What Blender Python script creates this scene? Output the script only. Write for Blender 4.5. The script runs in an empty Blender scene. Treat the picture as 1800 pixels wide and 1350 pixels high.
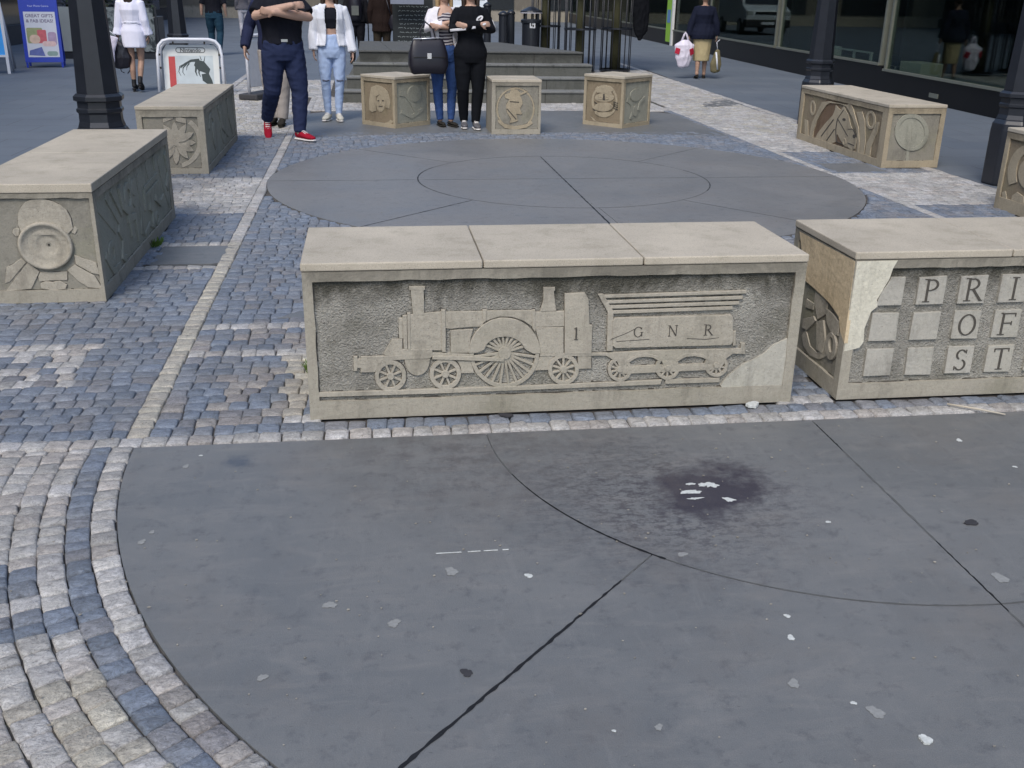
import bpy, bmesh, math, random
import numpy as np
from mathutils import Matrix, Vector
random.seed(7); rng=np.random.default_rng(11)
sc=bpy.context.scene
# ---------------------------------------------------------------- camera
TH=math.radians(8.1); PIT=0.37320564; ROL=0.0170669
def cam_axes():
    f=Vector((0,math.cos(PIT),-math.sin(PIT))); u=Vector((0,math.sin(PIT),math.cos(PIT))); r=Vector((1,0,0))
    R=math.cos(ROL)*r+math.sin(ROL)*u; U=-math.sin(ROL)*r+math.cos(ROL)*u
    rot=Matrix.Rotation(-TH,3,'Z')
    return rot@R,rot@U,rot@f
R_,U_,F_=cam_axes()
cd=bpy.data.cameras.new('camera'); cam=bpy.data.objects.new('camera',cd); sc.collection.objects.link(cam)
cd.sensor_width=36; cd.lens=1772.25/1800*36; cd.clip_start=.05; cd.clip_end=600
M=Matrix((R_,U_,-F_)).transposed().to_4x4(); M.translation=(0,0,1.65); cam.matrix_world=M
sc.camera=cam
# ---------------------------------------------------------------- light
SUN_EL=math.radians(52); SUN_AZ=math.radians(205)      # azimuth of the sun measured clockwise from +Y
w=bpy.data.worlds.new('World'); sc.world=w; w.use_nodes=True
nt=w.node_tree; nt.nodes.clear()
sk=nt.nodes.new('ShaderNodeTexSky'); sk.sky_type='NISHITA'; sk.sun_disc=False; sk.sun_elevation=SUN_EL; sk.sun_rotation=SUN_AZ
sk.air_density=1.0; sk.dust_density=1.6; sk.ozone_density=1.6
bg=nt.nodes.new('ShaderNodeBackground'); bg.inputs[1].default_value=0.15
wo=nt.nodes.new('ShaderNodeOutputWorld'); nt.links.new(sk.outputs[0],bg.inputs[0]); nt.links.new(bg.outputs[0],wo.inputs[0])
sd=bpy.data.lights.new('sun','SUN'); sd.energy=1.4; sd.angle=math.radians(24); sd.color=(1,.93,.82)
so=bpy.data.objects.new('sun',sd); sc.collection.objects.link(so)
sv=Vector((math.sin(SUN_AZ)*math.cos(SUN_EL),math.cos(SUN_AZ)*math.cos(SUN_EL),math.sin(SUN_EL)))
so.rotation_euler=sv.to_track_quat('Z','Y').to_euler(); so.location=(0,-10,30)
sc.view_settings.view_transform='Standard'; sc.view_settings.look='None'; sc.view_settings.gamma=1; sc.view_settings.exposure=0.62
sc.render.engine='CYCLES'
# ---------------------------------------------------------------- helpers
def link(o): sc.collection.objects.link(o); return o
def tag(o,label=None,cat=None,group=None,kind=None):
    if label: o['label']=label
    if cat: o['category']=cat
    if group: o['group']=group
    if kind: o['kind']=kind
    return o
def empty(name,loc=(0,0,0),rz=0,label=None,cat=None,group=None):
    o=link(bpy.data.objects.new(name,None)); o.location=loc; o.rotation_euler=(0,0,rz); o.empty_display_size=.2
    return tag(o,label,cat,group)
class MB:
    def __init__(s): s.v=[]; s.f=[]; s.c=[]; s.sm=[]
    def add(s,vs,fs,col=None,smooth=False):
        n=len(s.v); s.v+= [tuple(map(float,v)) for v in vs]; s.f+=[tuple(i+n for i in f) for f in fs]
        s.c+=[col or (1,1,1,1)]*len(vs); s.sm+=[smooth]*len(fs); return s
    def box(s,x0,y0,z0,x1,y1,z1,**k):
        vs=[(x,y,z) for z in (z0,z1) for y in (y0,y1) for x in (x0,x1)]
        return s.add(vs,[(0,2,3,1),(4,5,7,6),(0,1,5,4),(1,3,7,5),(3,2,6,7),(2,0,4,6)],**k)
    def obox(s,c,hx,hy,hz,rz=0,rx=0,ry=0,**k):
        m=Matrix.Translation(c)@Matrix.Rotation(rz,4,'Z')@Matrix.Rotation(ry,4,'Y')@Matrix.Rotation(rx,4,'X')
        vs=[m@Vector((x,y,z)) for z in (-hz,hz) for y in (-hy,hy) for x in (-hx,hx)]
        return s.add(vs,[(0,2,3,1),(4,5,7,6),(0,1,5,4),(1,3,7,5),(3,2,6,7),(2,0,4,6)],**k)
    def tube(s,pts,rad,n=12,hint=(0,1,0),caps=True,smooth=True,rnd=False,**k):
        """pts list of 3D; rad list of r or (rx,ry)."""
        P=[Vector(p) for p in pts]; rad=[(r,r) if not isinstance(r,(tuple,list)) else r for r in rad]
        if rnd:
            d0=(P[0]-P[1]).normalized(); d1=(P[-1]-P[-2]).normalized(); a=[];b=[];ra=[];rb=[]
            for t in (1,.85,.5): 
                q=math.sqrt(max(1-t*t,.0004)); a.append(P[0]+d0*min(rad[0])*t); ra.append((rad[0][0]*q,rad[0][1]*q))
            for t in (.5,.85,1):
                q=math.sqrt(max(1-t*t,.0004)); b.append(P[-1]+d1*min(rad[-1])*t); rb.append((rad[-1][0]*q,rad[-1][1]*q))
            P=a+P+b; rad=ra+rad+rb
        h=Vector(hint); rings=[]
        for i,p in enumerate(P):
            t=(P[min(i+1,len(P)-1)]-P[max(i-1,0)])
            t=t.normalized() if t.length>1e-9 else Vector((0,0,1))
            y=(h-t*h.dot(t)); 
            if y.length<1e-3: y=(Vector((1,0,.1))-t*Vector((1,0,.1)).dot(t))
            y.normalize(); x=y.cross(t)
            rings.append([p+x*math.cos(2*math.pi*j/n)*rad[i][0]+y*math.sin(2*math.pi*j/n)*rad[i][1] for j in range(n)])
        vs=[v for r in rings for v in r]; fs=[]
        for i in range(len(rings)-1):
            for j in range(n): fs.append((i*n+j,i*n+(j+1)%n,(i+1)*n+(j+1)%n,(i+1)*n+j))
        if caps: fs.append(tuple(range(n))[::-1]); fs.append(tuple(range(len(vs)-n,len(vs))))
        return s.add(vs,fs,smooth=smooth,**k)
    def ell(s,c,r,rz=0,rx=0,n=14,m=9,**k):
        mt=Matrix.Translation(c)@Matrix.Rotation(rz,4,'Z')@Matrix.Rotation(rx,4,'X'); vs=[];fs=[]
        for i in range(m+1):
            a=math.pi*i/m; a=min(max(a,.02),math.pi-.02)
            for j in range(n):
                b=2*math.pi*j/n; vs.append(mt@Vector((r[0]*math.sin(a)*math.cos(b),r[1]*math.sin(a)*math.sin(b),-r[2]*math.cos(a))))
        for i in range(m):
            for j in range(n): fs.append((i*n+j,i*n+(j+1)%n,(i+1)*n+(j+1)%n,(i+1)*n+j))
        fs.append(tuple(range(n))[::-1]); fs.append(tuple(range(m*n,m*n+n)))
        return s.add(vs,fs,smooth=True,**k)
    def lathe(s,prof,c=(0,0,0),n=16,ph=0,smooth=False,**k):
        vs=[];fs=[]
        for r,z in prof:
            for j in range(n): a=2*math.pi*j/n+ph; vs.append((c[0]+r*math.cos(a),c[1]+r*math.sin(a),c[2]+z))
        for i in range(len(prof)-1):
            for j in range(n): fs.append((i*n+j,i*n+(j+1)%n,(i+1)*n+(j+1)%n,(i+1)*n+j))
        fs.append(tuple(range(n))[::-1]); fs.append(tuple(range(len(vs)-n,len(vs))))
        return s.add(vs,fs,smooth=smooth,**k)
    def prism(s,poly,z0,z1,**k):
        n=len(poly); vs=[(x,y,z0) for x,y in poly]+[(x,y,z1) for x,y in poly]
        return s.add(vs,[tuple(range(n))[::-1],tuple(range(n,2*n))]+[(i,(i+1)%n,n+(i+1)%n,n+i) for i in range(n)],**k)
    def mesh(s,me,mt=None,**k):
        mt=mt or Matrix(); return s.add([mt@v.co for v in me.vertices],[tuple(p.vertices) for p in me.polygons],**k)
    def build(s,name,mat,parent=None,loc=None,color=False):
        me=bpy.data.meshes.new(name); me.from_pydata(s.v,[],s.f); me.update()
        me.polygons.foreach_set('use_smooth',s.sm)
        if color:
            at=me.color_attributes.new('tint','FLOAT_COLOR','POINT'); at.data.foreach_set('color',np.array(s.c,dtype=np.float32).ravel())
        me.materials.append(mat); o=link(bpy.data.objects.new(name,me))
        if parent: o.parent=parent
        if loc: o.location=loc
        return o
def bevel(o,w=.004,seg=2,ang=35):
    b=o.modifiers.new('bevel','BEVEL'); b.width=w; b.segments=seg; b.limit_method='ANGLE'; b.angle_limit=math.radians(ang); b.harden_normals=False; return o
def baked(o,mods):
    """apply modifiers by evaluating, return mesh"""
    dg=bpy.context.evaluated_depsgraph_get(); dg.update()
    me=bpy.data.meshes.new_from_object(o.evaluated_get(dg)); return me
_cc={}
def shape2d(loops,depth,bev=.0):
    """filled 2D outline with holes -> mesh extruded 0..depth (z)"""
    cu=bpy.data.curves.new('c','CURVE'); cu.dimensions='2D'; cu.fill_mode='BOTH'; cu.extrude=max(depth/2-bev,.0001); cu.bevel_depth=bev; cu.bevel_resolution=0
    for l in loops:
        sp=cu.splines.new('POLY'); sp.points.add(len(l)-1); sp.use_cyclic_u=True
        for i,(x,y) in enumerate(l): sp.points[i].co=(x,y,0,1)
    ob=bpy.data.objects.new('c',cu); sc.collection.objects.link(ob)
    dg=bpy.context.evaluated_depsgraph_get(); me=bpy.data.meshes.new_from_object(ob.evaluated_get(dg))
    for v in me.vertices: v.co.z+=depth/2
    bpy.data.objects.remove(ob); bpy.data.curves.remove(cu); return me
def text_mesh(txt,size,depth=.001,align='CENTER',bold=0):
    cu=bpy.data.curves.new('t','FONT'); cu.body=txt; cu.size=size; cu.extrude=depth/2; cu.align_x=align; cu.align_y='CENTER'; cu.offset=bold; cu.resolution_u=3
    ob=bpy.data.objects.new('t',cu); sc.collection.objects.link(ob)
    dg=bpy.context.evaluated_depsgraph_get(); me=bpy.data.meshes.new_from_object(ob.evaluated_get(dg))
    bpy.data.objects.remove(ob); return me
def face_mat(O,U,N,z0=0):
    """matrix taking (u,z,depth) to 3D"""
    O=Vector((O[0],O[1],z0)); U=Vector((U[0],U[1],0)); N=Vector((N[0],N[1],0))
    return Matrix((U,Vector((0,0,1)),N)).transposed().to_4x4() if 0 else Matrix.Translation(O)@Matrix((U,Vector((0,0,1)),N)).transposed().to_4x4()
# ---------------------------------------------------------------- materials
class NT:
    def __init__(s,name):
        s.m=bpy.data.materials.new(name); s.m.use_nodes=True; s.t=s.m.node_tree; s.t.nodes.clear()
        s.out=s.n('ShaderNodeOutputMaterial'); s.b=s.n('ShaderNodeBsdfPrincipled'); s.l(s.b.outputs[0],s.out.inputs[0])
        s.co=s.n('ShaderNodeTexCoord').outputs['Object']
    def n(s,t,**k):
        x=s.t.nodes.new(t)
        for a,b in k.items(): setattr(x,a,b)
        return x
    def l(s,a,b): s.t.links.new(a,b)
    def sv(s,sock,v):
        if isinstance(v,bpy.types.NodeSocket): s.l(v,sock)
        elif v is not None:
            sock.default_value=(*v,1) if isinstance(v,(tuple,list)) and len(v)==3 and sock.type=='RGBA' else v
    def noise(s,scale,detail=5,rough=.55,vec=None,dist=0,out='Fac'):
        x=s.n('ShaderNodeTexNoise'); x.inputs['Scale'].default_value=scale; x.inputs['Detail'].default_value=detail; x.inputs['Roughness'].default_value=rough; x.inputs['Distortion'].default_value=dist
        s.l(vec or s.co,x.inputs['Vector']); return x.outputs[out]
    def vor(s,scale,feat='F1',vec=None,rand=1,out='Distance'):
        x=s.n('ShaderNodeTexVoronoi'); x.feature=feat; x.inputs['Scale'].default_value=scale; x.inputs['Randomness'].default_value=rand
        s.l(vec or s.co,x.inputs['Vector']); return x.outputs[out]
    def ramp(s,f,stops):
        x=s.n('ShaderNodeValToRGB'); e=x.color_ramp.elements
        while len(e)<len(stops): e.new(.5)
        for i,(p,c) in enumerate(stops):
            e[i].position=p; e[i].color=(c,c,c,1) if not isinstance(c,(tuple,list)) else (*c,1)
        s.l(f,x.inputs[0]); return x.outputs[0]
    def mix(s,f,a,b,mode='MIX'):
        x=s.n('ShaderNodeMix'); x.data_type='RGBA'; x.blend_type=mode
        s.sv(x.inputs[0],f); s.sv(x.inputs[6],a); s.sv(x.inputs[7],b); return x.outputs[2]
    def math(s,op,a,b=None):
        x=s.n('ShaderNodeMath'); x.operation=op; s.sv(x.inputs[0],a); s.sv(x.inputs[1],b); return x.outputs[0]
    def bump(s,h,st=.5,d=.01,normal=None):
        x=s.n('ShaderNodeBump'); x.inputs['Strength'].default_value=st; x.inputs['Distance'].default_value=d; s.l(h,x.inputs['Height'])
        if normal: s.l(normal,x.inputs['Normal'])
        s.l(x.outputs[0],s.b.inputs['Normal']); return x.outputs[0]
    def mapv(s,scale=(1,1,1),rot=(0,0,0)):
        x=s.n('ShaderNodeMapping'); x.inputs['Scale'].default_value=scale; x.inputs['Rotation'].default_value=rot; s.l(s.co,x.inputs[0]); return x.outputs[0]
    def fin(s,col=None,rough=.8,spec=.3,metal=0):
        s.sv(s.b.inputs['Base Color'],col); s.sv(s.b.inputs['Roughness'],rough); s.b.inputs['Specular IOR Level'].default_value=spec; s.b.inputs['Metallic'].default_value=metal; return s.m
def plain(name,col,rough=.6,spec=.4,metal=0,var=.15,sc_=12,bmp=0,bsc=60):
    n=NT(name); f=n.noise(sc_,4)
    c=n.mix(f,tuple(x*(1-var) for x in col),tuple(min(1,x*(1+var)) for x in col))
    if bmp: n.bump(n.noise(bsc,3),bmp,.003)
    return n.fin(c,rough,spec,metal)
def m_stone(name,col,speck=.12,lichen=.25,tintc=(.30,.30,.16),rough=.9):
    n=NT(name); a=n.noise(3.2,6,.65); b=n.noise(55,5,.7); c=n.noise(160,2,.5)
    base=n.mix(n.ramp(a,[(.3,0),(.7,1)]),tuple(x*.80 for x in col),tuple(x*1.12 for x in col))
    base=n.mix(n.ramp(b,[(.3,.0),(.75,1)]),base,tuple(x*1.18 for x in col)); 
    base=n.mix(n.math('MULTIPLY',n.ramp(c,[(.60,0),(.72,1)]),speck*4),base,tuple(x*.45 for x in col))
    base=n.mix(n.math('MULTIPLY',n.ramp(n.noise(2.1,7,.7,dist=.6),[(.50,0),(.72,1)]),lichen),base,tintc)
    base=n.mix(n.math('MULTIPLY',n.ramp(n.noise(6.5,7,.75),[(.55,0),(.75,1)]),.35),base,tuple(x*.5 for x in col))
    base=n.mix(n.ramp(n.noise(120,3,.8),[(.64,0),(.69,.8)]),base,tuple(x*.28 for x in col))
    base=n.mix(n.math('MULTIPLY',n.ramp(n.noise(4.5,7,.75,vec=n.mapv((1.6,1.6,.5))),[(.52,0),(.68,1)]),.5),base,tuple(x*.42 for x in col))
    if lichen: base=grime(n,base,tuple(x*.38 for x in col),.72,.40,.66)
    bn=n.bump(n.noise(90,5,.75),.6,.005); n.bump(n.noise(14,5,.65),.5,.012,bn)
    return n.fin(base,rough,.2)
def grime(n,base,col,k=.75,z0=.42,z1=.60):
    sp=n.n('ShaderNodeSeparateXYZ'); n.l(n.co,sp.inputs[0]); mr=n.n('ShaderNodeMapRange'); mr.inputs[1].default_value=z0; mr.inputs[2].default_value=z1; n.l(sp.outputs['Z'],mr.inputs[0])
    f=n.math('ADD',n.math('MULTIPLY',mr.outputs[0],.55),n.noise(3.5,7,.78,vec=n.mapv((1,1,.7)),dist=.5))
    return n.mix(n.math('MULTIPLY',n.ramp(f,[(.72,0),(.98,1)]),k),base,col)
def m_peck(name,col):
    n=NT(name); v=n.vor(135,vec=n.mix(.03,n.co,n.noise(30,2,out='Color'))); f=n.noise(120,4,.8)
    h=n.math('ADD',n.math('MULTIPLY',v,.8),f)
    pit=n.ramp(h,[(.46,0),(.66,1)])
    a=n.noise(2.6,6,.7,dist=.4)
    base=n.mix(n.ramp(a,[(.36,0),(.62,1)]),tuple(x*.72 for x in col),tuple(x*1.1 for x in col))
    base=n.mix(n.math('MULTIPLY',n.ramp(n.noise(3.3,6,.7),[(.5,0),(.65,1)]),.45),base,(.13,.125,.09))
    col2=n.mix(pit,tuple(x*.22 for x in col),base)  # shade of the pits put into the colour, following the pecked height
    col2=n.mix(n.ramp(n.noise(75,3,.8),[(.60,0),(.68,.75)]),col2,tuple(min(1,x*1.7) for x in col)); col2=n.mix(n.ramp(n.noise(62,4,.8),[(.60,0),(.67,.8)]),col2,tuple(x*.25 for x in col))
    col2=grime(n,col2,(.07,.067,.052),.9,.38,.60)
    bn=n.bump(h,1.0,.009); 
    return n.fin(col2,.95,.1)
M_={}
M_['stone']=m_stone('carved_stone',(.385,.352,.288),lichen=.42,tintc=(.25,.235,.175))
M_['frame']=m_stone('dressed_border_stone',(.35,.322,.262),lichen=.5,tintc=(.23,.215,.155))
M_['stone_warm']=m_stone('warm_sandstone',(.37,.315,.225),lichen=.25,tintc=(.24,.21,.14))
M_['stone_green']=m_stone('weathered_green_stone',(.31,.305,.25),lichen=.4,tintc=(.22,.235,.17))
M_['peck']=m_peck('pecked_stone',(.385,.367,.32))
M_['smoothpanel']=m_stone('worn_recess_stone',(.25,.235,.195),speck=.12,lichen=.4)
M_['warmpanel']=m_stone('shaded_warm_recess',(.235,.19,.13),speck=.05,lichen=.3)  # recess shade put into the colour, darker than the relief
M_['render']=m_stone('cream_render_patch',(.60,.57,.465),speck=.0,lichen=.0)
M_['render3']=m_stone('warm_lit_render_patch',(.60,.48,.31),speck=.0,lichen=.0)  # warm bounce light put into the colour of the left-end patch
M_['render2']=m_stone('smooth_mortar_patch',(.42,.40,.34),speck=.03,lichen=.2)
M_['tile']=m_stone('letter_tile_stone',(.40,.38,.33),speck=.06,lichen=.12)
def m_cap(name,col):
    n=NT(name); a=n.noise(2.2,5,.6); b=n.noise(210,2,.5); 
    base=n.mix(n.ramp(a,[(.3,0),(.7,1)]),tuple(x*.86 for x in col),tuple(x*1.1 for x in col))
    base=n.mix(n.math('MULTIPLY',n.ramp(b,[(.58,0),(.68,1)]),.55),base,tuple(x*.42 for x in col))
    base=n.mix(n.math('MULTIPLY',n.ramp(n.vor(120),[(.1,1),(.3,0)]),.35),base,(.72,.68,.58))
    base=n.mix(n.math('MULTIPLY',n.ramp(n.noise(7,6,.7),[(.5,0),(.72,1)]),.38),base,(.2,.18,.12))
    n.bump(n.noise(180,3,.6),.25,.002); return n.fin(base,.75,.3)
M_['cap']=m_cap('cap_stone',(.47,.42,.335)); M_['cap_wet']=None
M_['groove']=plain('groove_dirt_and_shade',(.085,.078,.068),.95,.05,var=.45,sc_=80); M_['dark']=plain('dirt_in_groove',(.035,.032,.028),.95,.05,var=.4,sc_=60)  # groove tone stands for lodged dirt and painted groove shade
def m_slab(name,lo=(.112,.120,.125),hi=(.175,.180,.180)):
    n=NT(name); a=n.noise(1.1,7,.68,dist=.5); b=n.noise(260,2,.6); st=n.noise(3,6,.7,vec=n.mapv((1.2,4,1),(0,0,.5)),dist=1)
    base=n.mix(n.ramp(a,[(.32,0),(.7,1)]),lo,hi)
    base=n.mix(n.math('MULTIPLY',n.ramp(st,[(.48,0),(.68,1)]),.55),base,(.21,.205,.195))
    base=n.mix(n.math('MULTIPLY',n.ramp(n.noise(5,7,.72,vec=n.mapv((3.5,.8,1),(0,0,-.9)),dist=.6),[(.55,0),(.66,1)]),.35),base,(.205,.208,.205))
    base=n.mix(n.math('MULTIPLY',n.ramp(n.noise(14,6,.75),[(.54,0),(.66,1)]),.55),base,(.062,.065,.075))
    base=n.mix(n.math('MULTIPLY',n.ramp(n.noise(45,4,.7,vec=n.mapv((1,1.9,1))),[(.64,0),(.70,1)]),.35),base,(.055,.055,.06))
    base=n.mix(n.math('MULTIPLY',n.ramp(n.vor(4.7),[(.012,1),(.03,0)]),.4),base,(.25,.25,.25))
    base=n.mix(n.math('MULTIPLY',b,.5),base,tuple((p+q)/2 for p,q in zip(lo,hi)))
    g2=n.noise(520,2,.7); base=n.mix(1,base,n.ramp(g2,[(.3,.72),(.7,1.28)]),'MULTIPLY')
    base=n.mix(n.math('MULTIPLY',n.ramp(n.noise(170,2,.5),[(.68,0),(.72,1)]),.5),base,(.20,.20,.19))
    base=n.mix(n.math('MULTIPLY',n.ramp(n.noise(33,3,.6,vec=n.mapv((1,3.2,1),(0,0,.8))),[(.68,0),(.72,1)]),.6),base,(.05,.048,.05))
    # greasy stain on the front slab
    def blob(cx,cy,r,soft,wob):
        sx=n.n('ShaderNodeVectorMath'); sx.operation='SUBTRACT'; n.l(n.co,sx.inputs[0]); sx.inputs[1].default_value=(cx,cy,0)
        n5=n.n('ShaderNodeVectorMath'); n5.operation='SUBTRACT'; n5.inputs[1].default_value=(.5,.5,.5); n.l(n.noise(5,6,.7,out='Color'),n5.inputs[0])
        nz=n.n('ShaderNodeVectorMath'); nz.operation='MULTIPLY'; nz.inputs[1].default_value=(wob,wob,0); n.l(n5.outputs[0],nz.inputs[0])
        ad=n.n('ShaderNodeVectorMath'); ad.operation='ADD'; n.l(sx.outputs[0],ad.inputs[0]); n.l(nz.outputs[0],ad.inputs[1])
        le=n.n('ShaderNodeVectorMath'); le.operation='LENGTH'; n.l(ad.outputs[0],le.inputs[0])
        return n.ramp(le.outputs['Value'],[(r,1),(r+soft,0)])
    base=n.mix(n.math('MULTIPLY',blob(1.16,3.09,.13,.13,.55),.88),base,(.026,.022,.036))
    base=n.mix(n.math('MULTIPLY',n.math('MULTIPLY',blob(.98,3.02,.22,.40,.8),n.ramp(n.noise(20,6,.8,vec=n.mapv((1,1.7,1))),[(.46,0),(.58,1)])),.7),base,(.040,.036,.046))
    base=n.mix(n.math('MULTIPLY',n.math('MULTIPLY',blob(.35,3.5,.2,.5,.8),n.ramp(n.noise(9,6,.8),[(.44,0),(.6,1)])),.5),base,(.062,.055,.058))
    base=n.mix(n.math('MULTIPLY',blob(-.52,3.50,.02,.05,.32),.7),base,(.06,.075,.10))
    base=n.mix(n.math('MULTIPLY',n.ramp(n.noise(2.3,7,.7,vec=n.mapv((1,1,1),(.3,.2,0))),[(.5,0),(.75,1)]),.4),base,(.155,.142,.128))
    n.bump(n.noise(230,4,.7),.45,.003)
    return n.fin(base,n.ramp(a,[(.3,.42),(.7,.62)]),.5)
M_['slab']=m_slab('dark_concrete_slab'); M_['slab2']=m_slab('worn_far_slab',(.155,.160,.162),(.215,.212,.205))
def m_sett():
    n=NT('sett_stone'); at=n.n('ShaderNodeAttribute'); at.attribute_name='tint'
    a=n.noise(26,6,.75,vec=n.mapv((1,1.6,1)),dist=.8); b=n.noise(120,3,.6)
    base=n.mix(1,at.outputs['Color'],n.ramp(a,[(.28,.50),(.48,.95),(.72,1.32)]),'MULTIPLY')
    vn=n.noise(38,5,.7,vec=n.mapv((1,1.5,1),(0,0,.4)),dist=1.2); base=n.mix(n.math('MULTIPLY',n.ramp(vn,[(.455,0),(.485,.75),(.52,0)]),.8),base,(.07,.07,.075))
    base=n.mix(n.math('MULTIPLY',n.ramp(n.noise(2.2,4,.6),[(.45,0),(.7,1)]),.3),base,(.16,.155,.15))
    base=n.mix(n.math('MULTIPLY',n.ramp(b,[(.5,0),(.75,1)]),.4),base,n.mix(1,base,(.45,.42,.36),'MULTIPLY'))
    bn=n.bump(a,.8,.016); n.bump(b,.4,.004,bn)
    return n.fin(base,n.ramp(a,[(.3,.7),(.7,.45)]),.45)
M_['sett']=m_sett()
def m_joint():
    n=NT('joint_sand'); c=n.mix(n.ramp(n.noise(18,5,.7),[(.35,0),(.65,1)]),(.05,.048,.046),(.13,.12,.11))
    c=n.mix(n.math('MULTIPLY',n.ramp(n.noise(1.7,4),[(.62,0),(.72,1)]),.5),c,(.05,.075,.025)); n.bump(n.noise(90,3),.5,.004); return n.fin(c,.95,.1)
M_['joint']=m_joint()
def m_paving():
    n=NT('street_paving'); br=n.n('ShaderNodeTexBrick'); n.l(n.mapv((1,1,1),(0,0,.04)),br.inputs['Vector']); br.inputs['Scale'].default_value=1; br.inputs['Brick Width'].default_value=.9; br.inputs['Row Height'].default_value=.6; br.inputs['Mortar Size'].default_value=.006
    br.inputs['Color1'].default_value=(.135,.160,.190,1); br.inputs['Color2'].default_value=(.155,.178,.205,1); br.inputs['Mortar'].default_value=(.10,.105,.12,1)
    c=n.mix(n.ramp(n.noise(.6,7,.65,dist=.4),[(.3,0),(.7,1)]),n.mix(1,br.outputs['Color'],(.78,.79,.82),'MULTIPLY'),br.outputs['Color'])
    c=n.mix(n.math('MULTIPLY',n.ramp(n.noise(9,6,.75),[(.55,0),(.7,1)]),.3),c,(.10,.115,.125))
    c=n.mix(n.math('MULTIPLY',n.ramp(n.vor(3),[(.012,1),(.03,0)]),.5),c,(.3,.3,.3))
    n.bump(n.noise(120,3),.2,.003); return n.fin(c,.72,.35)
M_['paving']=m_paving()
M_['white']=plain('chewing_gum_pale',(.52,.54,.52),.8,.2,var=.45,sc_=90); M_['gumgrey']=plain('chewing_gum_grey',(.25,.257,.252),.85,.2,var=.3,sc_=90); M_['gumdark']=plain('chewing_gum_dark',(.045,.045,.05),.8,.2,var=.2,sc_=50)
M_['iron']=plain('black_painted_iron',(.016,.019,.026),.38,.5,var=.3,bmp=.15,bsc=120)
M_['step']=m_stone('dark_step_stone',(.115,.118,.108),speck=.08,lichen=.35,tintc=(.09,.095,.07)); M_['nosing']=m_stone('pale_step_nosing',(.19,.195,.19),speck=.05,lichen=.2)
REL={}
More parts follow.
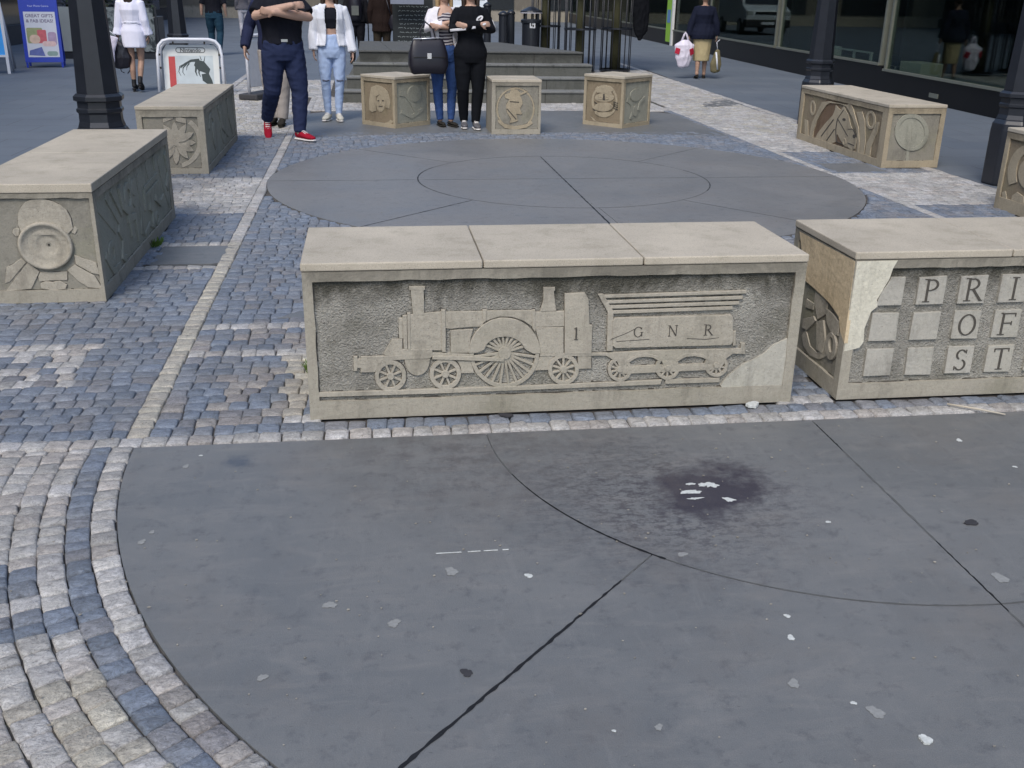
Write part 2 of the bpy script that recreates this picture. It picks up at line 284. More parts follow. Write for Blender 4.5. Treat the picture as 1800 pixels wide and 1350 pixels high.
REL['TF']=[(9,[[(0.42,0.54),(0.469,0.539),(0.469,0.435),(0.427,0.436)]]),(10,[[(0.414,0.552),(0.474,0.551),(0.475,0.539),(0.414,0.54)]]),(7,[[(0.37,0.421),(0.383,0.423),(0.383,0.338),(0.37,0.338)]]),(9,[[(0.385,0.433),(0.4,0.434),(0.399,0.29),(0.387,0.291)]]),(10,[[(0.404,0.443),(0.414,0.443),(0.412,0.29),(0.404,0.29)]]),(8,[[(0.414,0.436),(0.538,0.445),(0.539,0.283),(0.414,0.29)]]),(11,[[(0.539,0.454),(0.554,0.453),(0.554,0.277),(0.541,0.277)]]),(8,[[(0.556,0.443),(0.704,0.443),(0.707,0.38),(0.645,0.38),(0.574,0.374),(0.557,0.377)]]),(9,[[(0.576,0.366),(0.665,0.368),(0.655,0.331),(0.647,0.27),(0.577,0.272)]]),(11,[[(0.705,0.45),(0.719,0.449),(0.719,0.405),(0.707,0.396)]]),(8,[[(0.72,0.444),(0.905,0.441),(0.908,0.374),(0.872,0.4),(0.823,0.418),(0.775,0.421),(0.738,0.411),(0.72,0.403)]]),(11,[[(0.905,0.444),(0.917,0.444),(0.92,0.352),(0.91,0.367)]]),(11,[[(0.943,0.258),(0.942,0.272),(0.94,0.285),(0.937,0.298),(0.933,0.311),(0.927,0.323),(0.921,0.335),(0.914,0.346),(0.906,0.357),(0.897,0.367),(0.888,0.376),(0.877,0.384),(0.867,0.391),(0.855,0.398),(0.843,0.403),(0.831,0.407),(0.819,0.41),(0.806,0.412),(0.794,0.413),(0.781,0.413),(0.768,0.412),(0.756,0.409),(0.744,0.406),(0.733,0.401),(0.722,0.395),(0.711,0.389),(0.701,0.381),(0.692,0.372),(0.683,0.363),(0.676,0.353),(0.669,0.342),(0.663,0.331),(0.658,0.319),(0.655,0.307),(0.652,0.294),(0.65,0.281),(0.65,0.268),(0.687,0.271),(0.711,0.282),(0.714,0.289),(0.717,0.297),(0.722,0.305),(0.728,0.312),(0.735,0.318),(0.744,0.324),(0.753,0.328),(0.762,0.332),(0.773,0.334),(0.784,0.335),(0.795,0.336),(0.806,0.335),(0.817,0.333),(0.827,0.33),(0.837,0.326),(0.846,0.32),(0.855,0.314),(0.862,0.307),(0.868,0.3),(0.874,0.292),(0.877,0.284),(0.888,0.273),(0.916,0.258)]]),(9,[[(0.654,0.265),(0.655,0.248),(0.658,0.232),(0.662,0.216),(0.669,0.2),(0.676,0.185),(0.686,0.171),(0.697,0.159),(0.709,0.147),(0.722,0.137),(0.736,0.128),(0.75,0.121),(0.766,0.116),(0.782,0.113),(0.798,0.111),(0.814,0.111),(0.829,0.114),(0.845,0.118),(0.86,0.124),(0.873,0.131),(0.886,0.141),(0.898,0.151),(0.909,0.164),(0.918,0.177),(0.925,0.191),(0.931,0.207),(0.936,0.223),(0.938,0.239),(0.939,0.256),(0.925,0.256),(0.924,0.241),(0.922,0.227),(0.918,0.212),(0.913,0.198),(0.906,0.185),(0.898,0.173),(0.888,0.162),(0.877,0.153),(0.866,0.144),(0.853,0.137),(0.84,0.132),(0.826,0.128),(0.812,0.126),(0.797,0.126),(0.783,0.127),(0.769,0.13),(0.755,0.135),(0.742,0.141),(0.729,0.149),(0.717,0.158),(0.706,0.169),(0.697,0.18),(0.688,0.193),(0.681,0.206),(0.675,0.22),(0.671,0.235),(0.669,0.25),(0.668,0.265)]]),(12,[[(0.821,0.262),(0.819,0.272),(0.813,0.281),(0.805,0.287),(0.795,0.289),(0.786,0.288),(0.778,0.282),(0.772,0.274),(0.771,0.264),(0.773,0.254),(0.778,0.245),(0.786,0.239),(0.796,0.237),(0.805,0.238),(0.814,0.244),(0.819,0.252)]]),(8,[[(0.775,0.265),(0.661,0.253),(0.662,0.245),(0.776,0.257)]]),(8,[[(0.776,0.259),(0.67,0.216),(0.672,0.209),(0.779,0.252)]]),(8,[[(0.777,0.254),(0.686,0.183),(0.691,0.176),(0.782,0.247)]]),(8,[[(0.78,0.249),(0.711,0.154),(0.717,0.149),(0.787,0.244)]]),(8,[[(0.785,0.245),(0.741,0.133),(0.749,0.13),(0.792,0.242)]]),(8,[[(0.789,0.243),(0.776,0.121),(0.783,0.12),(0.797,0.241)]]),(8,[[(0.795,0.242),(0.812,0.119),(0.819,0.119),(0.802,0.242)]]),(8,[[(0.8,0.242),(0.846,0.126),(0.854,0.129),(0.807,0.245)]]),(8,[[(0.805,0.243),(0.878,0.143),(0.884,0.148),(0.811,0.248)]]),(8,[[(0.809,0.246),(0.903,0.168),(0.908,0.175),(0.814,0.253)]]),(8,[[(0.813,0.251),(0.921,0.2),(0.924,0.207),(0.816,0.258)]]),(8,[[(0.815,0.256),(0.931,0.236),(0.931,0.244),(0.816,0.264)]]),(7,[[(0.816,0.266),(0.873,0.283),(0.871,0.29),(0.814,0.273)]]),(7,[[(0.814,0.272),(0.864,0.3),(0.86,0.306),(0.811,0.278)]]),(7,[[(0.811,0.277),(0.85,0.314),(0.845,0.32),(0.806,0.282)]]),(7,[[(0.807,0.281),(0.832,0.326),(0.826,0.329),(0.801,0.284)]]),(7,[[(0.802,0.283),(0.812,0.333),(0.805,0.334),(0.795,0.285)]]),(7,[[(0.797,0.285),(0.791,0.335),(0.784,0.335),(0.79,0.285)]]),(7,[[(0.791,0.285),(0.77,0.333),(0.764,0.33),(0.785,0.282)]]),(7,[[(0.786,0.284),(0.751,0.326),(0.746,0.322),(0.781,0.279)]]),(7,[[(0.781,0.281),(0.734,0.315),(0.731,0.309),(0.777,0.275)]]),(7,[[(0.778,0.276),(0.722,0.3),(0.72,0.294),(0.775,0.27)]]),(9,[[(0.215,0.265),(0.378,0.266),(0.379,0.291),(0.499,0.289),(0.5,0.273),(0.652,0.262),(0.651,0.25),(0.5,0.258),(0.488,0.25),(0.379,0.249),(0.325,0.246),(0.294,0.236),(0.277,0.217),(0.266,0.199),(0.212,0.2)]]),(9,[[(0.2,0.256),(0.214,0.255),(0.212,0.219),(0.198,0.22)]]),(10,[[(0.186,0.267),(0.199,0.267),(0.196,0.207),(0.186,0.208)]]),(8,[[(0.39,0.247),(0.39,0.237),(0.392,0.227),(0.395,0.217),(0.399,0.208),(0.403,0.199),(0.409,0.192),(0.416,0.186),(0.423,0.182),(0.43,0.179),(0.438,0.178),(0.446,0.179),(0.454,0.181),(0.461,0.185),(0.468,0.19),(0.474,0.197),(0.479,0.205),(0.483,0.214),(0.486,0.223),(0.488,0.233),(0.489,0.244)]]),(8,[[(0.305,0.274),(0.341,0.335),(0.38,0.334),(0.379,0.268),(0.312,0.269)]]),(13,[[(0.502,0.259),(0.584,0.258),(0.792,0.241),(0.792,0.229),(0.652,0.238),(0.501,0.248)]]),(7,[[(0.604,0.234),(0.656,0.23),(0.67,0.18),(0.619,0.181),(0.618,0.205)]]),(7,[[(0.945,0.243),(1.001,0.242),(0.984,0.218),(0.98,0.183),(0.918,0.182),(0.935,0.216)]]),(9,[[(0.392,0.176),(0.391,0.191),(0.387,0.206),(0.38,0.219),(0.37,0.23),(0.358,0.238),(0.345,0.243),(0.332,0.245),(0.318,0.244),(0.304,0.24),(0.292,0.232),(0.282,0.222),(0.275,0.21),(0.27,0.196),(0.268,0.181),(0.269,0.166),(0.273,0.151),(0.28,0.138),(0.289,0.127),(0.301,0.119),(0.314,0.113),(0.328,0.111),(0.342,0.112),(0.355,0.117),(0.367,0.124),(0.378,0.135),(0.386,0.147),(0.391,0.161)],[(0.377,0.177),(0.377,0.188),(0.373,0.199),(0.368,0.209),(0.36,0.217),(0.352,0.224),(0.342,0.228),(0.331,0.23),(0.321,0.229),(0.311,0.225),(0.301,0.22),(0.294,0.212),(0.288,0.202),(0.284,0.192),(0.282,0.18),(0.283,0.169),(0.286,0.158),(0.292,0.148),(0.299,0.14),(0.308,0.133),(0.318,0.129),(0.328,0.127),(0.339,0.128),(0.349,0.132),(0.358,0.137),(0.366,0.145),(0.372,0.155),(0.376,0.166)]]),(12,[[(0.343,0.178),(0.343,0.184),(0.34,0.189),(0.335,0.192),(0.33,0.193),(0.325,0.192),(0.321,0.189),(0.317,0.185),(0.316,0.179),(0.317,0.173),(0.32,0.169),(0.324,0.165),(0.329,0.164),(0.335,0.165),(0.339,0.168),(0.342,0.172)]]),(8,[[(0.341,0.18),(0.382,0.196),(0.38,0.203),(0.339,0.186)]]),(8,[[(0.337,0.188),(0.355,0.231),(0.349,0.234),(0.332,0.191)]]),(8,[[(0.329,0.191),(0.313,0.235),(0.307,0.233),(0.323,0.188)]]),(8,[[(0.321,0.186),(0.281,0.206),(0.279,0.2),(0.319,0.18)]]),(8,[[(0.319,0.177),(0.277,0.161),(0.279,0.155),(0.321,0.171)]]),(8,[[(0.323,0.169),(0.304,0.126),(0.31,0.123),(0.328,0.167)]]),(8,[[(0.331,0.166),(0.346,0.122),(0.352,0.124),(0.337,0.169)]]),(8,[[(0.339,0.171),(0.379,0.151),(0.381,0.157),(0.341,0.177)]]),(9,[[(0.616,0.178),(0.614,0.193),(0.61,0.208),(0.602,0.221),(0.592,0.232),(0.58,0.24),(0.567,0.245),(0.553,0.248),(0.539,0.246),(0.525,0.242),(0.513,0.234),(0.503,0.224),(0.496,0.211),(0.491,0.197),(0.489,0.182),(0.49,0.167),(0.495,0.153),(0.502,0.14),(0.512,0.128),(0.524,0.12),(0.537,0.114),(0.552,0.112),(0.566,0.113),(0.579,0.118),(0.592,0.126),(0.602,0.136),(0.609,0.149),(0.614,0.163)],[(0.601,0.178),(0.599,0.19),(0.596,0.201),(0.59,0.211),(0.583,0.219),(0.574,0.226),(0.563,0.23),(0.553,0.232),(0.542,0.231),(0.532,0.227),(0.523,0.221),(0.515,0.214),(0.509,0.204),(0.505,0.193),(0.504,0.182),(0.505,0.17),(0.509,0.159),(0.514,0.149),(0.522,0.141),(0.531,0.134),(0.541,0.13),(0.552,0.128),(0.563,0.129),(0.573,0.133),(0.582,0.139),(0.59,0.147),(0.596,0.156),(0.599,0.167)]]),(12,[[(0.566,0.18),(0.565,0.185),(0.562,0.19),(0.558,0.194),(0.552,0.195),(0.547,0.194),(0.543,0.191),(0.539,0.186),(0.538,0.181),(0.539,0.175),(0.542,0.17),(0.547,0.167),(0.552,0.165),(0.557,0.166),(0.562,0.169),(0.565,0.174)]]),(8,[[(0.564,0.181),(0.605,0.198),(0.603,0.204),(0.561,0.187)]]),(8,[[(0.559,0.19),(0.577,0.233),(0.571,0.236),(0.554,0.192)]]),(8,[[(0.551,0.192),(0.534,0.237),(0.529,0.235),(0.545,0.19)]]),(8,[[(0.543,0.188),(0.502,0.208),(0.5,0.202),(0.541,0.182)]]),(8,[[(0.541,0.179),(0.499,0.162),(0.502,0.156),(0.543,0.173)]]),(8,[[(0.545,0.171),(0.527,0.127),(0.533,0.124),(0.551,0.168)]]),(8,[[(0.553,0.168),(0.57,0.123),(0.576,0.125),(0.559,0.17)]]),(8,[[(0.561,0.172),(0.603,0.152),(0.605,0.159),(0.564,0.178)]]),(9,[[(0.951,0.536),(0.995,0.535),(0.996,0.525),(0.991,0.521),(1.003,0.439),(0.94,0.438),(0.951,0.48),(0.952,0.524),(0.951,0.526)]]),(8,[[(0.919,0.434),(1.037,0.435),(1.039,0.372),(0.92,0.372)]]),(9,[[(0.922,0.368),(1.036,0.366),(1.04,0.255),(0.946,0.257),(0.942,0.293)]]),(11,[[(1.038,0.508),(1.118,0.511),(1.135,0.483),(1.143,0.375),(1.155,0.371),(1.158,0.25),(1.047,0.253)]]),(7,[[(1.103,0.24),(1.158,0.241),(1.161,0.183),(1.108,0.183)]]),(7,[[(0.944,0.243),(0.988,0.242),(0.979,0.215),(0.978,0.183),(0.946,0.183)]]),(9,[[(1.108,0.181),(1.106,0.196),(1.1,0.21),(1.092,0.223),(1.082,0.234),(1.069,0.242),(1.056,0.248),(1.041,0.25),(1.027,0.249),(1.014,0.244),(1.002,0.237),(0.992,0.226),(0.985,0.214),(0.981,0.2),(0.98,0.185),(0.982,0.17),(0.987,0.156),(0.995,0.143),(1.005,0.132),(1.018,0.123),(1.032,0.117),(1.046,0.115),(1.06,0.116),(1.074,0.121),(1.086,0.129),(1.095,0.139),(1.103,0.152),(1.107,0.166)],[(1.093,0.181),(1.092,0.193),(1.088,0.204),(1.081,0.214),(1.073,0.223),(1.063,0.229),(1.053,0.233),(1.042,0.235),(1.031,0.234),(1.02,0.231),(1.011,0.225),(1.004,0.217),(0.998,0.207),(0.995,0.196),(0.994,0.185),(0.996,0.173),(1.0,0.162),(1.006,0.152),(1.014,0.143),(1.024,0.136),(1.034,0.132),(1.046,0.13),(1.056,0.131),(1.067,0.135),(1.076,0.141),(1.084,0.149),(1.089,0.159),(1.093,0.17)]]),(12,[[(1.058,0.182),(1.057,0.188),(1.053,0.193),(1.049,0.197),(1.043,0.198),(1.038,0.197),(1.033,0.194),(1.03,0.189),(1.029,0.183),(1.031,0.178),(1.034,0.173),(1.039,0.169),(1.044,0.168),(1.05,0.169),(1.054,0.172),(1.057,0.177)]]),(8,[[(1.055,0.183),(1.098,0.196),(1.096,0.203),(1.053,0.19)]]),(8,[[(1.053,0.19),(1.078,0.228),(1.073,0.232),(1.047,0.194)]]),(8,[[(1.046,0.195),(1.045,0.242),(1.038,0.243),(1.04,0.195)]]),(8,[[(1.039,0.195),(1.011,0.234),(1.006,0.23),(1.034,0.191)]]),(8,[[(1.034,0.19),(0.99,0.206),(0.988,0.2),(1.032,0.184)]]),(8,[[(1.032,0.183),(0.989,0.17),(0.991,0.163),(1.034,0.176)]]),(8,[[(1.035,0.176),(1.009,0.138),(1.014,0.134),(1.04,0.171)]]),(8,[[(1.041,0.171),(1.042,0.123),(1.049,0.123),(1.047,0.171)]]),(8,[[(1.048,0.171),(1.076,0.131),(1.081,0.135),(1.053,0.175)]]),(8,[[(1.054,0.176),(1.098,0.159),(1.099,0.166),(1.055,0.182)]]),(9,[[(0.944,0.255),(1.22,0.249),(1.414,0.255),(1.758,0.25),(1.804,0.25),(1.802,0.274),(1.818,0.274),(1.823,0.227),(1.771,0.23),(1.743,0.21),(1.728,0.174),(1.716,0.16),(1.29,0.155),(1.281,0.19),(1.269,0.215),(1.25,0.221),(1.221,0.239),(0.944,0.245)],[(1.474,0.179),(1.462,0.211),(1.419,0.238),(1.343,0.238),(1.316,0.203),(1.309,0.183)],[(1.674,0.181),(1.654,0.217),(1.609,0.235),(1.557,0.235),(1.526,0.2),(1.518,0.182)]]),(10,[[(1.315,0.204),(1.353,0.226),(1.387,0.229),(1.422,0.224),(1.457,0.205),(1.462,0.215),(1.424,0.235),(1.386,0.241),(1.348,0.237),(1.309,0.214)]]),(10,[[(1.526,0.201),(1.564,0.223),(1.602,0.225),(1.634,0.218),(1.672,0.201),(1.675,0.212),(1.636,0.23),(1.601,0.237),(1.559,0.235),(1.52,0.212)]]),(8,[[(1.304,0.169),(1.685,0.169),(1.682,0.187),(1.302,0.187)]]),(9,[[(1.334,0.173),(1.332,0.185),(1.327,0.196),(1.321,0.206),(1.312,0.215),(1.302,0.221),(1.292,0.226),(1.28,0.227),(1.269,0.226),(1.259,0.223),(1.25,0.217),(1.242,0.209),(1.236,0.199),(1.233,0.188),(1.233,0.176),(1.235,0.165),(1.239,0.153),(1.245,0.143),(1.254,0.134),(1.264,0.128),(1.275,0.123),(1.286,0.121),(1.298,0.122),(1.308,0.126),(1.317,0.132),(1.325,0.14),(1.33,0.15),(1.333,0.161)],[(1.322,0.173),(1.321,0.182),(1.317,0.191),(1.312,0.199),(1.306,0.205),(1.298,0.211),(1.29,0.214),(1.281,0.215),(1.272,0.214),(1.264,0.212),(1.257,0.207),(1.251,0.201),(1.247,0.194),(1.245,0.185),(1.244,0.176),(1.246,0.167),(1.249,0.158),(1.254,0.15),(1.261,0.143),(1.268,0.138),(1.277,0.135),(1.286,0.134),(1.294,0.134),(1.302,0.137),(1.31,0.142),(1.315,0.148),(1.319,0.156),(1.322,0.164)]]),(12,[[(1.295,0.174),(1.294,0.179),(1.291,0.183),(1.287,0.186),(1.283,0.187),(1.278,0.186),(1.275,0.183),(1.272,0.18),(1.272,0.175),(1.273,0.17),(1.276,0.166),(1.279,0.164),(1.284,0.163),(1.288,0.163),(1.292,0.166),(1.294,0.17)]]),(8,[[(1.293,0.174),(1.326,0.185),(1.324,0.191),(1.291,0.18)]]),(8,[[(1.291,0.18),(1.31,0.21),(1.305,0.213),(1.286,0.184)]]),(8,[[(1.286,0.184),(1.284,0.221),(1.278,0.221),(1.28,0.184)]]),(8,[[(1.28,0.184),(1.257,0.215),(1.253,0.211),(1.275,0.181)]]),(8,[[(1.275,0.181),(1.241,0.193),(1.239,0.188),(1.274,0.175)]]),(8,[[(1.274,0.175),(1.24,0.165),(1.242,0.159),(1.276,0.169)]]),(8,[[(1.276,0.169),(1.256,0.139),(1.261,0.136),(1.281,0.165)]]),(8,[[(1.281,0.165),(1.283,0.128),(1.289,0.128),(1.287,0.165)]]),(8,[[(1.287,0.165),(1.31,0.134),(1.314,0.137),(1.291,0.168)]]),(8,[[(1.292,0.169),(1.326,0.156),(1.327,0.162),(1.293,0.174)]]),(9,[[(1.54,0.173),(1.538,0.185),(1.533,0.197),(1.526,0.207),(1.518,0.215),(1.507,0.222),(1.496,0.226),(1.485,0.228),(1.474,0.227),(1.463,0.223),(1.454,0.217),(1.446,0.209),(1.441,0.2),(1.438,0.189),(1.438,0.177),(1.44,0.165),(1.444,0.153),(1.451,0.143),(1.46,0.135),(1.47,0.128),(1.481,0.123),(1.493,0.122),(1.504,0.122),(1.515,0.126),(1.524,0.132),(1.532,0.14),(1.537,0.15),(1.54,0.161)],[(1.528,0.174),(1.527,0.183),(1.523,0.192),(1.518,0.2),(1.511,0.206),(1.503,0.211),(1.495,0.215),(1.486,0.216),(1.477,0.215),(1.469,0.212),(1.462,0.208),(1.456,0.202),(1.452,0.194),(1.45,0.185),(1.449,0.176),(1.451,0.167),(1.454,0.158),(1.46,0.15),(1.466,0.144),(1.474,0.139),(1.483,0.135),(1.492,0.134),(1.501,0.135),(1.509,0.137),(1.516,0.142),(1.522,0.148),(1.526,0.156),(1.528,0.165)]]),(12,[[(1.5,0.175),(1.499,0.179),(1.496,0.183),(1.492,0.186),(1.488,0.187),(1.484,0.186),(1.48,0.184),(1.478,0.18),(1.477,0.175),(1.478,0.171),(1.481,0.167),(1.485,0.164),(1.49,0.163),(1.494,0.164),(1.498,0.166),(1.5,0.17)]]),(8,[[(1.499,0.175),(1.532,0.185),(1.53,0.191),(1.496,0.181)]]),(8,[[(1.496,0.181),(1.515,0.21),(1.51,0.214),(1.491,0.184)]]),(8,[[(1.491,0.185),(1.488,0.222),(1.482,0.222),(1.485,0.185)]]),(8,[[(1.485,0.185),(1.462,0.216),(1.457,0.212),(1.48,0.181)]]),(8,[[(1.48,0.181),(1.445,0.194),(1.444,0.188),(1.479,0.175)]]),(8,[[(1.479,0.175),(1.446,0.165),(1.448,0.159),(1.481,0.169)]]),(8,[[(1.481,0.169),(1.462,0.14),(1.467,0.136),(1.486,0.166)]]),(8,[[(1.487,0.165),(1.489,0.128),(1.495,0.128),(1.492,0.165)]]),(8,[[(1.493,0.165),(1.516,0.134),(1.521,0.138),(1.497,0.169)]]),(8,[[(1.497,0.169),(1.533,0.156),(1.534,0.162),(1.499,0.175)]]),(9,[[(1.752,0.177),(1.75,0.189),(1.745,0.2),(1.738,0.21),(1.73,0.218),(1.719,0.225),(1.708,0.229),(1.697,0.231),(1.686,0.23),(1.676,0.226),(1.667,0.221),(1.659,0.213),(1.654,0.203),(1.652,0.192),(1.651,0.181),(1.654,0.169),(1.658,0.158),(1.665,0.148),(1.674,0.139),(1.684,0.133),(1.695,0.129),(1.707,0.127),(1.718,0.128),(1.728,0.131),(1.737,0.137),(1.745,0.145),(1.75,0.155),(1.752,0.166)],[(1.741,0.178),(1.739,0.187),(1.735,0.195),(1.73,0.203),(1.723,0.209),(1.715,0.214),(1.707,0.217),(1.698,0.219),(1.69,0.218),(1.682,0.215),(1.675,0.211),(1.669,0.205),(1.666,0.198),(1.663,0.189),(1.663,0.18),(1.665,0.172),(1.669,0.163),(1.674,0.155),(1.681,0.149),(1.688,0.144),(1.697,0.141),(1.706,0.139),(1.714,0.14),(1.722,0.143),(1.729,0.147),(1.734,0.153),(1.738,0.161),(1.74,0.169)]]),(12,[[(1.714,0.179),(1.712,0.183),(1.71,0.187),(1.705,0.19),(1.701,0.191),(1.696,0.191),(1.693,0.188),(1.69,0.184),(1.69,0.179),(1.691,0.175),(1.694,0.171),(1.698,0.168),(1.703,0.167),(1.708,0.168),(1.711,0.17),(1.713,0.174)]]),(8,[[(1.712,0.179),(1.744,0.189),(1.742,0.195),(1.709,0.185)]]),(8,[[(1.709,0.185),(1.727,0.213),(1.722,0.217),(1.704,0.189)]]),(8,[[(1.704,0.189),(1.701,0.225),(1.695,0.225),(1.698,0.189)]]),(8,[[(1.698,0.189),(1.675,0.219),(1.67,0.215),(1.693,0.185)]]),(8,[[(1.693,0.185),(1.659,0.198),(1.658,0.192),(1.692,0.179)]]),(8,[[(1.692,0.179),(1.66,0.169),(1.662,0.163),(1.694,0.173)]]),(8,[[(1.694,0.173),(1.677,0.145),(1.682,0.141),(1.7,0.17)]]),(8,[[(1.7,0.169),(1.703,0.133),(1.709,0.133),(1.706,0.169)]]),(8,[[(1.706,0.169),(1.729,0.139),(1.734,0.143),(1.71,0.173)]]),(8,[[(1.711,0.173),(1.745,0.161),(1.746,0.166),(1.712,0.179)]]),(10,[[(1.176,0.503),(1.195,0.504),(1.241,0.43),(1.246,0.26),(1.224,0.26),(1.22,0.427)]]),(12,[[(1.251,0.401),(1.743,0.401),(1.751,0.392),(1.762,0.283),(1.753,0.271),(1.258,0.273),(1.247,0.284),(1.241,0.39)]]),(9,[[(1.196,0.489),(1.801,0.494),(1.799,0.505),(1.195,0.499)]]),(9,[[(1.207,0.465),(1.787,0.47),(1.786,0.481),(1.206,0.475)]]),(9,[[(1.221,0.443),(1.775,0.447),(1.774,0.458),(1.22,0.454)]]),(9,[[(1.241,0.421),(1.748,0.426),(1.747,0.437),(1.24,0.432)]]),(9,[[(1.762,0.328),(1.772,0.329),(1.778,0.267),(1.768,0.266)]]),(9,[[(0.04,0.116),(0.486,0.115),(0.948,0.115),(1.467,0.12),(1.462,0.102),(0.948,0.099),(0.486,0.097),(0.04,0.1)]]),(8,[[(1.486,0.12),(1.722,0.119),(1.722,0.102),(1.487,0.103)]])]
REL['TFpatch']=[(4,[[(2.025,0.299),(1.985,0.28),(1.946,0.262),(1.909,0.225),(1.874,0.204),(1.817,0.179),(1.762,0.131),(1.729,0.086),(1.75,0.062),(2.044,0.052)]])]
REL['L1F']=[(9,[[(0.25,0.434),(0.26,0.495),(0.278,0.527),(0.3,0.551),(0.334,0.567),(0.365,0.573),(0.403,0.569),(0.443,0.556),(0.482,0.534),(0.506,0.508),(0.521,0.467),(0.525,0.409),(0.491,0.377),(0.267,0.38)]]),(6,[[(0.234,0.417),(0.25,0.411),(0.241,0.374),(0.227,0.371),(0.213,0.393),(0.219,0.409)]]),(6,[[(0.535,0.424),(0.548,0.405),(0.531,0.38),(0.516,0.389)]]),(8,[[(0.267,0.226),(0.318,0.174),(0.264,0.081),(0.133,0.069),(0.153,0.096)]]),(6,[[(0.154,0.202),(0.183,0.214),(0.235,0.249),(0.255,0.226),(0.157,0.122),(0.134,0.114)]]),(7,[[(0.322,0.169),(0.463,0.171),(0.456,0.124),(0.386,0.127),(0.312,0.12),(0.309,0.144)]]),(10,[[(0.318,0.11),(0.345,0.119),(0.38,0.113),(0.416,0.121),(0.451,0.098),(0.442,0.077),(0.377,0.07),(0.317,0.082)]]),(8,[[(0.468,0.179),(0.507,0.208),(0.602,0.146),(0.634,0.072),(0.562,0.083),(0.512,0.122)]]),(10,[[(0.515,0.263),(0.567,0.239),(0.621,0.219),(0.631,0.154),(0.589,0.164),(0.516,0.216)]])]
